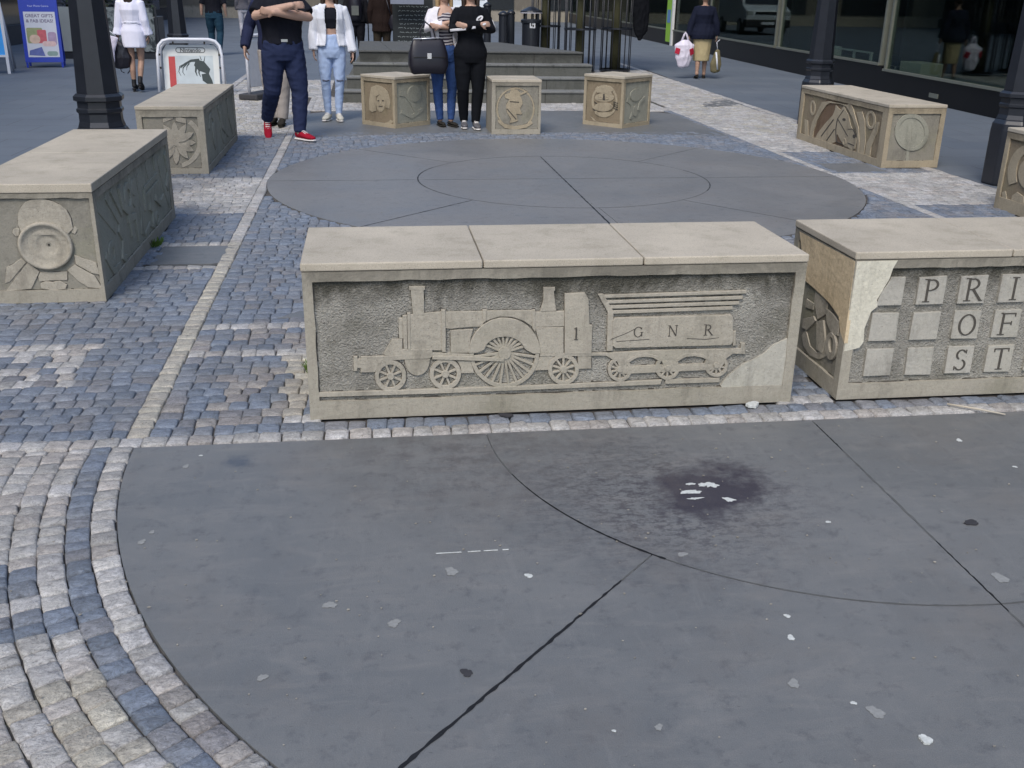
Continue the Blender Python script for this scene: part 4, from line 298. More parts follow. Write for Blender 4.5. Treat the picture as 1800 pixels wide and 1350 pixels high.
REL['C2F']=[(5,[[(0.525,0.302),(0.52,0.346),(0.508,0.388),(0.49,0.427),(0.466,0.463),(0.436,0.493),(0.402,0.518),(0.365,0.536),(0.326,0.547),(0.285,0.551),(0.245,0.547),(0.206,0.535),(0.169,0.517),(0.136,0.492),(0.108,0.462),(0.085,0.426),(0.068,0.387),(0.058,0.345),(0.055,0.302),(0.059,0.258),(0.07,0.216),(0.088,0.176),(0.112,0.14),(0.141,0.109),(0.175,0.084),(0.213,0.065),(0.253,0.053),(0.294,0.049),(0.335,0.053),(0.374,0.065),(0.411,0.083),(0.445,0.109),(0.473,0.14),(0.496,0.176),(0.513,0.216),(0.522,0.259)],[(0.505,0.302),(0.501,0.342),(0.491,0.381),(0.474,0.417),(0.452,0.45),(0.424,0.478),(0.393,0.501),(0.359,0.517),(0.323,0.528),(0.285,0.531),(0.248,0.527),(0.212,0.517),(0.179,0.5),(0.149,0.477),(0.123,0.449),(0.102,0.416),(0.086,0.38),(0.077,0.342),(0.074,0.302),(0.078,0.262),(0.088,0.223),(0.104,0.186),(0.126,0.153),(0.153,0.124),(0.184,0.101),(0.219,0.084),(0.256,0.073),(0.293,0.07),(0.331,0.073),(0.367,0.084),(0.401,0.101),(0.432,0.124),(0.458,0.153),(0.479,0.186),(0.494,0.223),(0.503,0.262)]]),(10,[[(0.157,0.468),(0.217,0.484),(0.242,0.534),(0.311,0.518),(0.347,0.485),(0.433,0.51),(0.425,0.493),(0.339,0.457),(0.365,0.41),(0.375,0.36),(0.342,0.302),(0.369,0.243),(0.352,0.235),(0.299,0.243),(0.318,0.159),(0.266,0.142),(0.222,0.134),(0.239,0.185),(0.186,0.26),(0.176,0.344),(0.218,0.41),(0.166,0.426)]]),(13,[[(0.18,0.297),(0.295,0.172),(0.305,0.181),(0.19,0.306)]]),(12,[[(0.218,0.379),(0.331,0.37),(0.332,0.384),(0.219,0.392)]]),(9,[[(0.074,0.176),(0.144,0.126),(0.284,0.092),(0.424,0.117),(0.484,0.159),(0.503,0.125),(0.425,0.078),(0.285,0.054),(0.162,0.075),(0.083,0.139)]])]
REL['C3F']=[(7,[[(0.532,0.334),(0.527,0.368),(0.516,0.402),(0.499,0.432),(0.477,0.459),(0.451,0.482),(0.421,0.5),(0.388,0.513),(0.353,0.52),(0.318,0.521),(0.283,0.515),(0.249,0.504),(0.218,0.487),(0.189,0.464),(0.165,0.437),(0.146,0.407),(0.133,0.373),(0.126,0.338),(0.124,0.302),(0.129,0.267),(0.141,0.233),(0.158,0.201),(0.18,0.173),(0.207,0.15),(0.238,0.132),(0.272,0.12),(0.307,0.113),(0.343,0.113),(0.378,0.119),(0.412,0.132),(0.443,0.149),(0.47,0.172),(0.494,0.2),(0.512,0.23),(0.525,0.264),(0.531,0.298)],[(0.504,0.331),(0.499,0.362),(0.489,0.391),(0.475,0.417),(0.456,0.441),(0.433,0.461),(0.408,0.477),(0.38,0.488),(0.35,0.494),(0.32,0.495),(0.289,0.49),(0.261,0.48),(0.234,0.465),(0.209,0.445),(0.189,0.422),(0.173,0.395),(0.161,0.366),(0.155,0.336),(0.154,0.304),(0.158,0.274),(0.168,0.244),(0.183,0.217),(0.202,0.192),(0.225,0.172),(0.252,0.156),(0.28,0.145),(0.31,0.14),(0.341,0.14),(0.371,0.145),(0.4,0.156),(0.427,0.171),(0.451,0.191),(0.471,0.215),(0.486,0.241),(0.497,0.27),(0.503,0.301)]]),(10,[[(0.179,0.465),(0.211,0.494),(0.245,0.476),(0.269,0.511),(0.303,0.487),(0.343,0.519),(0.37,0.491),(0.401,0.516),(0.452,0.491),(0.47,0.466),(0.43,0.444),(0.441,0.412),(0.324,0.423),(0.207,0.414)]]),(8,[[(0.476,0.375),(0.472,0.387),(0.46,0.398),(0.442,0.407),(0.418,0.414),(0.389,0.419),(0.357,0.42),(0.324,0.419),(0.291,0.416),(0.259,0.409),(0.231,0.401),(0.208,0.39),(0.19,0.378),(0.18,0.365),(0.177,0.353),(0.181,0.34),(0.193,0.329),(0.212,0.32),(0.236,0.313),(0.265,0.309),(0.297,0.307),(0.331,0.308),(0.364,0.312),(0.395,0.319),(0.423,0.328),(0.446,0.338),(0.463,0.35),(0.473,0.362)]]),(12,[[(0.299,0.358),(0.298,0.363),(0.296,0.368),(0.292,0.372),(0.287,0.375),(0.281,0.377),(0.275,0.379),(0.268,0.379),(0.261,0.378),(0.255,0.375),(0.249,0.372),(0.245,0.368),(0.242,0.364),(0.24,0.359),(0.239,0.354),(0.24,0.349),(0.243,0.344),(0.247,0.341),(0.252,0.337),(0.257,0.335),(0.264,0.334),(0.271,0.334),(0.277,0.335),(0.284,0.337),(0.289,0.34),(0.294,0.344),(0.297,0.349),(0.299,0.353)],[(0.284,0.357),(0.282,0.362),(0.276,0.366),(0.269,0.367),(0.261,0.365),(0.256,0.36),(0.254,0.355),(0.257,0.35),(0.262,0.347),(0.27,0.346),(0.277,0.348),(0.283,0.352)]]),(12,[[(0.399,0.366),(0.398,0.371),(0.395,0.375),(0.392,0.379),(0.387,0.383),(0.381,0.385),(0.374,0.386),(0.368,0.386),(0.361,0.385),(0.355,0.383),(0.349,0.38),(0.345,0.376),(0.342,0.371),(0.34,0.366),(0.339,0.361),(0.34,0.357),(0.343,0.352),(0.347,0.348),(0.352,0.345),(0.357,0.343),(0.364,0.342),(0.371,0.342),(0.377,0.343),(0.383,0.345),(0.389,0.348),(0.393,0.352),(0.397,0.356),(0.399,0.361)],[(0.384,0.365),(0.382,0.37),(0.376,0.373),(0.369,0.374),(0.361,0.372),(0.356,0.368),(0.354,0.363),(0.357,0.357),(0.362,0.354),(0.37,0.353),(0.377,0.355),(0.382,0.359)]]),(13,[[(0.308,0.408),(0.329,0.41),(0.342,0.332),(0.304,0.329)]]),(12,[[(0.463,0.256),(0.459,0.268),(0.448,0.279),(0.43,0.288),(0.407,0.295),(0.38,0.3),(0.35,0.302),(0.319,0.301),(0.287,0.297),(0.257,0.29),(0.231,0.281),(0.208,0.271),(0.192,0.259),(0.182,0.246),(0.179,0.233),(0.183,0.221),(0.195,0.21),(0.213,0.2),(0.236,0.193),(0.263,0.189),(0.294,0.187),(0.326,0.188),(0.357,0.192),(0.387,0.199),(0.413,0.208),(0.435,0.219),(0.451,0.231),(0.46,0.243)]]),(9,[[(0.188,0.168),(0.192,0.157),(0.201,0.147),(0.213,0.139),(0.228,0.132),(0.245,0.126),(0.266,0.121),(0.287,0.119),(0.31,0.118),(0.334,0.119),(0.357,0.122),(0.38,0.127),(0.401,0.133),(0.42,0.141),(0.436,0.149),(0.45,0.159),(0.461,0.17),(0.468,0.18),(0.471,0.191)]]),(12,[[(0.47,0.319),(0.537,0.304),(0.539,0.312),(0.473,0.326)]]),(12,[[(0.471,0.292),(0.538,0.278),(0.541,0.286),(0.474,0.3)]]),(12,[[(0.473,0.266),(0.54,0.252),(0.543,0.26),(0.476,0.274)]]),(12,[[(0.475,0.24),(0.542,0.226),(0.545,0.233),(0.478,0.248)]]),(12,[[(0.147,0.207),(0.191,0.184),(0.198,0.192),(0.154,0.215)]]),(12,[[(0.168,0.295),(0.203,0.275),(0.21,0.282),(0.175,0.303)]]),(6,[[(0.113,0.114),(0.211,0.055),(0.168,0.058)]])]
REL['C3R']=[(8,[[(0.111,0.372),(0.218,0.318),(0.275,0.2),(0.222,0.089),(0.178,0.111),(0.225,0.2),(0.182,0.282),(0.089,0.328)]]),(10,[[(0.511,0.328),(0.419,0.284),(0.405,0.195),(0.355,0.205),(0.381,0.316),(0.489,0.372)]]),(9,[[(0.44,0.4),(0.436,0.382),(0.426,0.365),(0.409,0.35),(0.387,0.338),(0.361,0.328),(0.331,0.322),(0.3,0.32),(0.269,0.322),(0.239,0.328),(0.213,0.338),(0.191,0.35),(0.174,0.365),(0.164,0.382),(0.16,0.4),(0.164,0.418),(0.174,0.435),(0.191,0.45),(0.213,0.463),(0.239,0.472),(0.269,0.478),(0.3,0.48),(0.331,0.478),(0.361,0.472),(0.387,0.463),(0.409,0.45),(0.426,0.435),(0.436,0.418)]]),(9,[[(0.35,0.2),(0.349,0.184),(0.345,0.17),(0.339,0.156),(0.331,0.145),(0.322,0.137),(0.311,0.132),(0.3,0.13),(0.289,0.132),(0.278,0.137),(0.269,0.145),(0.261,0.156),(0.255,0.17),(0.251,0.184),(0.25,0.2),(0.251,0.216),(0.255,0.23),(0.261,0.244),(0.269,0.255),(0.278,0.263),(0.289,0.268),(0.3,0.27),(0.311,0.268),(0.322,0.263),(0.331,0.255),(0.339,0.244),(0.345,0.23),(0.349,0.216)]])]
# ================================================================ ground
XC=1.78; FY=3.65; BC=(1.785,9.37); RO=2.71; RI=1.36
def circ(cx,cy,r,a0,a1,n): return [(cx+r*math.cos(math.radians(a0+(a1-a0)*i/n)),cy+r*math.sin(math.radians(a0+(a1-a0)*i/n))) for i in range(n+1)]
g=MB(); g.add([(-160,-40,-.035),(160,-40,-.035),(160,260,-.035),(-160,260,-.035)],[(0,1,2,3)])
tag(g.build('ground',M_['joint']),kind='structure')
# street paving at either side of the cobbled band and beyond the steps
g=MB()
def quad(g,p,z): g.add([(x,y,z) for x,y in p],[tuple(range(len(p)))])
quad(g,[(-160,-39),(-2.28,-39),(-2.28,15.4),(-2.28,16.9),(-2.6,260),(-160,260)],-.004)
tag(g.build('pavement',M_['paving']),kind='structure')
g=MB(); quad(g,[(5.62,-39),(160,-39),(160,260),(14,260),(6.5,26),(6.25,23),(5.95,17),(5.62,12.5)],-.004); quad(g,[(-2.6,260),(-2.45,20.1),(0,20.1),(3.0,20.4),(3.4,23.05),(6.25,23.05),(6.5,26),(14,260)],-.006)
tag(g.build('pavement',M_['paving']),kind='structure')
def joined_slab(polys,name,mt='slab'):
    g=MB()
    for p in polys: g.prism(p,-.03,0)
    o=g.build(name,M_[mt]); return tag(o,kind='structure')
# sectors with real open joints; gap g between pieces
def sector(cx,cy,r0,r1,a0,a1,gap=.0022,n=40):
    gi=math.degrees(gap/max(r0,.3)) if r0 else 0; go=math.degrees(gap/r1)
    o=circ(cx,cy,r1-(gap if r1<2 else 0),a0+go,a1-go,n)
    if r0: i=circ(cx,cy,r0+gap,a0+gi,a1-gi,n)[::-1]
    else:
        am=math.radians((a0+a1)/2); d=gap/math.sin(math.radians(min(a1-a0,179.9)/2)) if a1-a0<179 else gap
        i=[(cx+d*math.cos(am),cy+d*math.sin(am))] if a1-a0<179 else []
        if a1-a0>=179: o=[(x+gap*math.cos(am),y+gap*math.sin(am)) for x,y in o]
    return i+o
front=[sector(XC,FY,0,RI,180,270),sector(XC,FY,0,RI,270,360)]+[sector(XC,FY,RI,RO,a,b) for a,b in ((180,226),(226,270),(270,314),(314,360))]
joined_slab(front,'front_slab')
back=[sector(*BC,0,RI,a,b) for a,b in ((0,90),(90,180),(180,270),(270,360))]+[sector(*BC,RI,RO,a,b) for a,b in ((0,45),(45,135),(135,180),(180,226),(226,272),(272,308),(308,360))]
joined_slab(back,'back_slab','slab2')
# patchy sealant lying in the joints
sm=plain('bitumen_sealant',(.012,.012,.013),.6,.3,var=.5,sc_=40); sl=plain('worn_sealant',(.105,.108,.106),.8,.2,var=.5,sc_=30)
def seal(pts,w0,w1,mb):
    n=len(pts)
    for i in range(n-1):
        a,b=Vector(pts[i]),Vector(pts[i+1]); d=(b-a).normalized(); nn=Vector((-d.y,d.x)); 
        wa=(w0+(w1-w0)*i/(n-1))/2*.62*(.55+.8*W[i%97]); wb=(w0+(w1-w0)*(i+1)/(n-1))/2*.62*(.55+.8*W[(i+1)%97])
        mb.add([(*(a+nn*wa),.0012),(*(a-nn*wa),.0012),(*(b-nn*wb),.0012),(*(b+nn*wb),.0012)],[(3,2,1,0)])
W=rng.random(97)
d1=MB(); d2=MB()
W0=rng.normal(0,.6,50)
def radial(c,a,r0,r1,n=26):
    a=math.radians(a); return [(c[0]+math.cos(a)*(r0+(r1-r0)*i/n)+.0012*math.sin(i*2.3)+.0015*W0[i%50],c[1]+math.sin(a)*(r0+(r1-r0)*i/n)) for i in range(n+1)]
seal(radial((XC,FY),226,1.55,2.70,60),.012,.020,d1); seal(radial((XC,FY),226,1.37,1.55,12),.008,.010,d2)
seal(circ(XC,FY,RI,196,228,50),.006,.016,d1); seal(circ(XC,FY,RI,228,300,70),.008,.016,d2); seal(circ(XC,FY,RI,180,196,20),.005,.008,d2)
seal(radial((XC,FY),270,.05,.3),.008,.006,d1); seal(radial((XC,FY),270,.3,1.0),.013,.013,d2); seal(radial((XC,FY),270,1.0,1.4),.006,.008,d1); seal(radial((XC,FY),270,1.4,2.6),.014,.014,d2)
seal(circ(*BC,RI,150,215,40),.020,.014,d1); seal(circ(*BC,RI,215,330,60),.010,.012,d2); seal(circ(*BC,RI,330,378,30),.016,.01,d1); seal(circ(*BC,RI,30,150,60),.012,.012,d2)
seal(radial(BC,90,-2.6,.1,60),.020,.022,d1); seal(radial(BC,90,.1,1.3),.022,.016,d1); seal(radial(BC,226,1.38,2.7,40),.018,.014,d1)
for a in (0,180,45,135,308): seal(radial(BC,a,1.38,2.7,30),.010,.012,d2)
seal(radial(BC,0,-1.3,1.3,30),.010,.010,d2)
tag(d1.build('joint_sealant',sm),kind='structure'); tag(d2.build('worn_joint_sealant',sl),kind='structure')
# small dark flags let into the setts
g=MB()
for p in ([(-1.40,6.42),(-1.02,6.42),(-.93,6.47),(-.93,6.9),(-1.40,6.9)],[(-.52,5.24),(-.29,5.24),(-.29,5.50)],[(4.62,9.65),(5.15,9.65),(5.15,10.15),(4.62,10.15)],[(5.15,15.5),(5.9,15.9),(5.9,16.6),(5.3,16.2)],
          [(-.85,12.25),(1.0,12.6),(1.78,12.62),(2.6,12.6),(4.4,12.25),(4.4,14.6),(4.0,15.0),(-.4,15.0),(-.85,14.6)]): g.prism(p,-.03,.001)
tag(g.build('inset_flagstones',M_['slab']),kind='structure')
# ---- setts
BLUE=[(.205,.242,.300),(.222,.260,.322),(.185,.218,.268),(.25,.275,.316),(.25,.258,.28),(.215,.24,.278)]
WHITE=[(.50,.49,.47),(.56,.545,.52),(.45,.44,.42),(.49,.46,.43),(.54,.53,.52)]
CREAM=[(.50,.47,.40),(.54,.51,.43),(.47,.44,.38)]
WARM=[(.32,.30,.29),(.27,.265,.275),(.36,.34,.32)]
SV=[];SF=[];SC=[];NS=[0]
def sett(c4,tint,h=0,coarse=False,rot=0):
    c4=np.array(c4,float); cen=c4.mean(0); n0=NS[0]
    c4=c4+rng.normal(0,.0023,(4,2))
    dv=c4-np.array(BC); dl=np.linalg.norm(dv,axis=1)
    if dl.min()<RO+.004: c4=np.where((dl<RO+.004)[:,None],np.array(BC)+dv/dl[:,None]*(RO+.004),c4)
    tl=rng.normal(0,.0012,2)/.05
    def ring(ins,z,ch):
        pts=[]
        for i in range(4):
            p=c4[i]; a=c4[i-1]-p; b=c4[(i+1)%4]-p; la=np.linalg.norm(a); lb=np.linalg.norm(b); a=a/la;b=b/lb
            q=p+(a+b)*ins; pts.append(q+a*ch); pts.append(q+b*ch)
        return [(x,y,z+h+(x-cen[0])*tl[0]+(y-cen[1])*tl[1]) for x,y in pts]
    if coarse: rs=ring(.0015,-.03,.004)+ring(.002,-.003,.004)+ring(.008,.0,.004)
    else: rs=ring(.001,-.03,.004)+ring(.0018,-.0035,.005)+[(x,y,z+rng.normal(0,.0013)) for x,y,z in ring(.008,.001,.006)]
    rs.append((cen[0],cen[1],h+.0015+rng.normal(0,.0012)))
    SV.extend(rs)
    for k in range(2):
        for j in range(8): SF.append((n0+k*8+j,n0+k*8+(j+1)%8,n0+(k+1)*8+(j+1)%8,n0+(k+1)*8+j))
    for j in range(8): SF.append((n0+16+j,n0+16+(j+1)%8,n0+24))
    v=rng.uniform(.88,1.11); SC.extend([(tint[0]*v,tint[1]*v,tint[2]*v,1)]*25); NS[0]+=25
def pick(L): return L[rng.integers(len(L))]
BLK=[(-.29,3.84,1.78,4.49),(1.97,3.84,4.05,4.49),(-2.14,5.62,-1.48,7.86),(-2.11,9.77,-1.49,12.09),(5.18,9.84,5.82,12.06),(5.19,5.64,5.83,7.86)]
def blocked(x,y,m=.03):
    if math.hypot(x-BC[0],y-BC[1])<RO+.012: return True
    for x0,y0,x1,y1 in BLK:
        if x0+m<x<x1-m and y0+m<y<y1-m: return True
    if -1.40<x<-.93 and 6.42<y<6.9: return True
    if 4.62<x<5.15 and 9.65<y<10.15: return True
    if -.85<x<4.4 and 12.6<y<15: return True
    if -.5<x<-.29 and 5.26<y<5.46 and (x+.52)>(y-5.24): return True
    return False
def kind(x,y):
    m=x if x<XC else 2*XC-x      # mirrored about the axis
    if x<XC:
        if -.41<x<-.28 and 3.84<y<4.62: return CREAM
        if -.9<x<-.3 and (5.06<y<5.15 or 4.62<y<4.72): return WHITE
        if -.9<x<-.3 and 4.72<y<5.06: return WARM if rng.random()<.4 else BLUE
        if -.9<x<-.3 and y<4.5: return WARM if rng.random()<.35 else BLUE
        if 4.32<y<4.88 and x<-1.33:
            if y>4.78 or y<4.42 or x>-1.45: return WHITE if rng.random()<.8 else WARM
            return WHITE if rng.random()<.45 else BLUE
    if m<-.9:
        if 8.02<y<9.45: return WHITE
        if 12.4<y: return CREAM if rng.random()<.25 else WHITE
        if 11.0<y<=12.4 and x>XC: return WHITE
        if 9.45<y<9.58 or 6.9<y<7.0 or 6.32<y<6.42: return WHITE
        if x<-1.3 and y<5: return BLUE
    if y>15.0: return WHITE
    return BLUE
# straight courses
y=3.665; r=0
while y<23:
    big=y>16.9; hh=.083 if y<5 else (.088 if not big else .15)
    if not big: segs=[(-2.28,-.985),(-.897,4.466),(4.556,5.62 if y<12.5 else 5.85)]
    else: segs=[(-2.28,-.62),(3.7,6.0+.03*(y-17))] if y<20 else [(3.6,6.0+.03*(y-17))]
    if r==0: segs=[(-2.28,4.466),(4.556,5.62)]
    for xs,xe in segs:
        x=xs
        while x<xe-.02:
            wd=rng.uniform(.070,.098)*(1.7 if big else 1); nxt=x+wd
            if xe-nxt<.05: nxt=xe
            cx=(x+nxt)/2; cy=y+hh/2
            if not blocked(cx,cy):
                L=kind(cx,cy)
                if r==0: L=WHITE
                if r==1 and x>-.95: L=BLUE
                if r==2 and x>-.4: L=WARM+WHITE
                sett([(x,y),(nxt,y),(nxt,y+hh),(x,y+hh)],pick(L),rng.normal(0,.0015),coarse=y>7)
            x=nxt
    y+=hh; r+=1
for bx in (-.984,4.468):
    y=3.75
    while y<15.4:
        l=rng.uniform(.06,.095)
        if not (bx>0 and y<4.64) : sett([(bx,y),(bx+.085,y),(bx+.085,y+l),(bx,y+l)],pick(CREAM if y<7 else WHITE),.002,coarse=y>7)
        y+=l
# outer kerb rows
for sgn in (0,1):
    y=3.2
    while y<26:
        l=rng.uniform(.16,.24); x=(5.62 if y<12.5 else 5.62+.02*(y-12.5)+.2) if sgn else -2.40
        sett([(x,y),(x+.11,y),(x+.11,y+l),(x,y+l)],pick(WHITE),.004,coarse=True); y+=l
# concentric courses round the front slab
rr=RO+.004; k=0
while rr<5.3:
    wdt=.079 if k!=1 else .077; a=179.2
    while a<330:
        l=rng.uniform(.058,.088); da=math.degrees(l/rr)
        if a+da>360: break
        am=math.radians(a+da/2); cx,cy=XC+(rr+wdt/2)*math.cos(am),FY+(rr+wdt/2)*math.sin(am)
        if cy<3.66 and cy>.4:
            if k==1: L=BLUE
            elif k==0: L=WHITE if a<212 else (WHITE+WARM)
            else:
                L=WHITE if a<208 else WHITE+CREAM+CREAM
                # stray dark patches
                if (195.5<a<199.5 and k in (3,4,5)) or (201<a<203.2 and k in (2,3,4,5,6)) : L=BLUE
                if a>214 and rng.random()<.12: L=BLUE
                if rng.random()<.03: L=[(.42,.33,.29)]
            A0,A1=math.radians(a),math.radians(a+da)
            P=lambda r_,A: (XC+r_*math.cos(A),min(FY+r_*math.sin(A),3.662))
            sett([P(rr,A1),P(rr,A0),P(rr+wdt,A0),P(rr+wdt,A1)],pick(L),rng.normal(0,.0025))
        a+=da
    rr+=wdt; k+=1
me=bpy.data.meshes.new('cobbles'); me.from_pydata([tuple(map(float,v)) for v in SV],[],SF); me.update(); me.polygons.foreach_set('use_smooth',[True]*len(SF))
at=me.color_attributes.new('tint','FLOAT_COLOR','POINT'); at.data.foreach_set('color',np.array(SC,dtype=np.float32).ravel()); me.materials.append(M_['sett'])
tag(link(bpy.data.objects.new('cobbled_path',me)),kind='structure')
g=MB(); quad(g,[(-2.4,3.2),(5.8,3.2),(6.3,23.2),(-2.45,23.2)],-.014); quad(g,[(-6,-1),(8,-1),(8,3.2),(-6,3.2)],-.014)
tag(g.build('cobble_bedding',M_['joint']),kind='structure')
# ---- gum spots and litter
def disc(x,y,r,mat,name,label,cat,ex=1.0,grp=None,z=.0014,th=.0005,seed=0):
    q=np.random.default_rng(seed); n=30; ph=q.uniform(0,6.28); jg=q.normal(0,.10 if cat=='bird dropping' else .03,n)
    pts=[(x+math.cos(t)*r*ex*(1+jg[int(t*4.7)%n]+.2*math.sin(2*t+ph)+.13*math.sin(3*t+ph*2)+.09*math.sin(7*t+ph)),y+math.sin(t)*r*(1+jg[int(t*4.7)%n]*2+.2*math.sin(2*t+ph)+.13*math.sin(3*t+ph*2)+.09*math.sin(7*t+ph))) for t in np.linspace(0,2*math.pi,n,endpoint=False)]
    cx,cy=x,y; m=MB(); m.prism([(a-cx,b-cy) for a,b in pts],0,th); o=m.build(name,mat); o.location=(x,y,z); return tag(o,label,cat,grp)
gums=[(.20,2.64,.026,'gumgrey','grey gum disc below the broken chalk line on the front slab'),(.43,2.59,.015,'white','white speck of gum right of the grey disc near the sealed joint'),(-.16,2.50,.022,'gumgrey','oval pale gum spot in the left middle of the front slab'),
(-.32,2.19,.016,'gumgrey','small grey gum spot near the curved cobble edge low left'),(.02,2.39,.022,'gumgrey','faint grey gum spot between two oval ones on the left slab'),(1.10,2.20,.014,'white','bright white oval gum spot, lower of the pair right of centre'),
(1.13,2.30,.011,'white','bright white gum fleck just above the white oval one'),(1.19,1.88,.026,'gumgrey','largest pale grey gum blot, low right on the slab'),(1.15,1.92,.009,'white','white gum dot touching the upper left of the largest blot'),
(1.03,2.01,.020,'gumgrey','faint ring shaped gum mark above left of the largest blot'),(.64,1.89,.013,'gumgrey','small grey gum spot near the bottom edge right of the black joint'),(.93,2.66,.018,'gumgrey','pale gum spot just above the curved joint beside its junction'),
(1.48,2.81,.010,'white','tiny white gum dot right of the dark stain'),(-.76,2.92,.016,'gumgrey','grey gum spot near the left curved cobble edge'),(-.71,3.46,.016,'gumgrey','grey gum spot in the top left corner of the front slab'),
(1.86,2.42,.030,'gumgrey','faint grey gum ring near the right radial joint'),(.20,2.15,.020,'gumdark','round black gum spot left of the black radial joint'),(2.29,3.39,.016,'white','white droppings spot behind on the right slab near the letter bench'),
(2.37,3.14,.010,'white','tiny white dot at the far right of the front slab'),(.53,1.89,.006,'white','tiny white fleck near the bottom edge right of the black joint'),(-.67,3.55,.008,'white','tiny white fleck close to the straight cobble border at left'),(-.74,2.98,.012,'gumgrey','upper grey smear near the left curved cobble edge')]
for i,(x,y,r_,m_,lb) in enumerate(gums): disc(x,y,r_*.78,M_[m_],'gum_spot',lb,'gum spot',grp='chewing gum spots on the front slab',seed=i)
for i,(x,y) in enumerate([(.9,8.7),(1.2,9.6),(1.5,9.0),(2.4,9.8),(2.9,8.2),(.3,9.9),(3.3,9.7),(1.1,11.0),(2.1,7.4),(.2,8.3),(1.5,10.3),(3.7,10.0),(2.1,11.3)]):
    disc(x,y,.014,M_['gumgrey'],'gum_spot','pale gum fleck on the far circular slab','gum spot',grp='gum flecks on the far circular slab',seed=40+i)
for i,(x,y,r_,ex,lb) in enumerate([(1.165,3.115,.020,1.5,'white dropping, upper right of the cluster on the dark stain'),(1.085,3.07,.016,1.9,'white dropping, left of the cluster on the dark stain'),(1.20,3.0,.014,1.4,'white dropping, lower right of the cluster on the dark stain'),(1.085,3.02,.006,4.5,'thin white streak below the cluster on the dark stain'),(1.10,3.13,.009,1.7,'small white dropping above the cluster on the dark stain')]):
    disc(x,y,r_,M_['white'],'bird_dropping',lb,'bird dropping',ex,'bird droppings on the dark stain',seed=90+i)
disc(1.26,1.77,.013,M_['white'],'paper_scrap','crumpled white and green scrap near the bottom right corner','litter',1.2,seed=97,th=.006)
disc(1.58,3.80,.022,M_['white'],'paper_scrap','crumpled white tissue on the setts in front of the engine bench','litter',1.3,seed=98,z=.008,th=.012)
disc(.52,3.80,.018,M_['gumdark'],'leaf','dark brown dead leaf on the setts below the engine wheel','leaf',1.5,seed=99,z=.008,th=.004)
disc(1.96,2.75,.014,M_['gumdark'],'leaf','narrow dark leaf lying on the right of the front slab','leaf',1.9,seed=100,th=.004)
o=MB(); o.tube([(2.43,3.85-.12,.012),(2.52,3.66,.016),(2.62,3.60,.010)],[.004,.0045,.003],6); tag(o.build('stick',plain('pale_wood_stick',(.5,.45,.36),.8)),'thin pale stick lying in front of the letter bench','stick')
m=MB(); 
for a,b in ((.16,.24),(.26,.30),(.31,.355),(.37,.39)): m.box(a,2.747,.0010,b,2.751,.0022)
tag(m.build('chalk_line',M_['white']),'broken thin white chalk line on the front slab','chalk mark')
gm=MB()
for i in range(900):
    x=rng.uniform(-2.2,4.6); y=1.7+abs(rng.normal(0,3.2)); 
    if blocked(x,y) and math.hypot(x-BC[0],y-BC[1])>RO: continue
    s_=rng.uniform(.0012,.0042); z=.0022 if (math.hypot(x-XC,y-FY)<RO and y<FY) or math.hypot(x-BC[0],y-BC[1])<RO else .006; k=rng.integers(3,6); a0=rng.uniform(0,6)
    gm.prism([(x+s_*rng.uniform(.5,1.2)*math.cos(a0+6.283*j/k)*1.4,y+s_*rng.uniform(.5,1.2)*math.sin(a0+6.283*j/k)) for j in range(k)],z,z+s_*.6)
tag(gm.build('grit',plain('pale_grit',(.30,.28,.24),.9,.2,var=.8,sc_=9)),kind='stuff')
# ---- weeds at the foot of blocks
def weed(x,y,n,lb,s=.05):
    m=MB()
    for i in range(n):
        a=rng.uniform(0,6.28); r0=rng.uniform(0,s); h=rng.uniform(.015,.05); bx,by=x+math.cos(a)*r0*.5,y+math.sin(a)*r0; dx,dy=math.cos(a)*h*.7,math.sin(a)*h*.7
        w_=.004; m.add([(bx-w_,by,0),(bx+w_,by,0),(bx+dx+w_*.3,by+dy,h),(bx+dx*.6-w_*1.3,by+dy*.6+.003,h*.7)],[(0,1,2,3)])
    tag(m.build('weed',plain('moss_green',(.10,.17,.03),.8)),lb,'weed')
weed(-1.46,6.95,70,'small green weed at the foot of the long left bench beside a dark flag',.07); weed(-.30,4.42,60,'yellowish moss tuft at the left foot of the engine bench',.05)
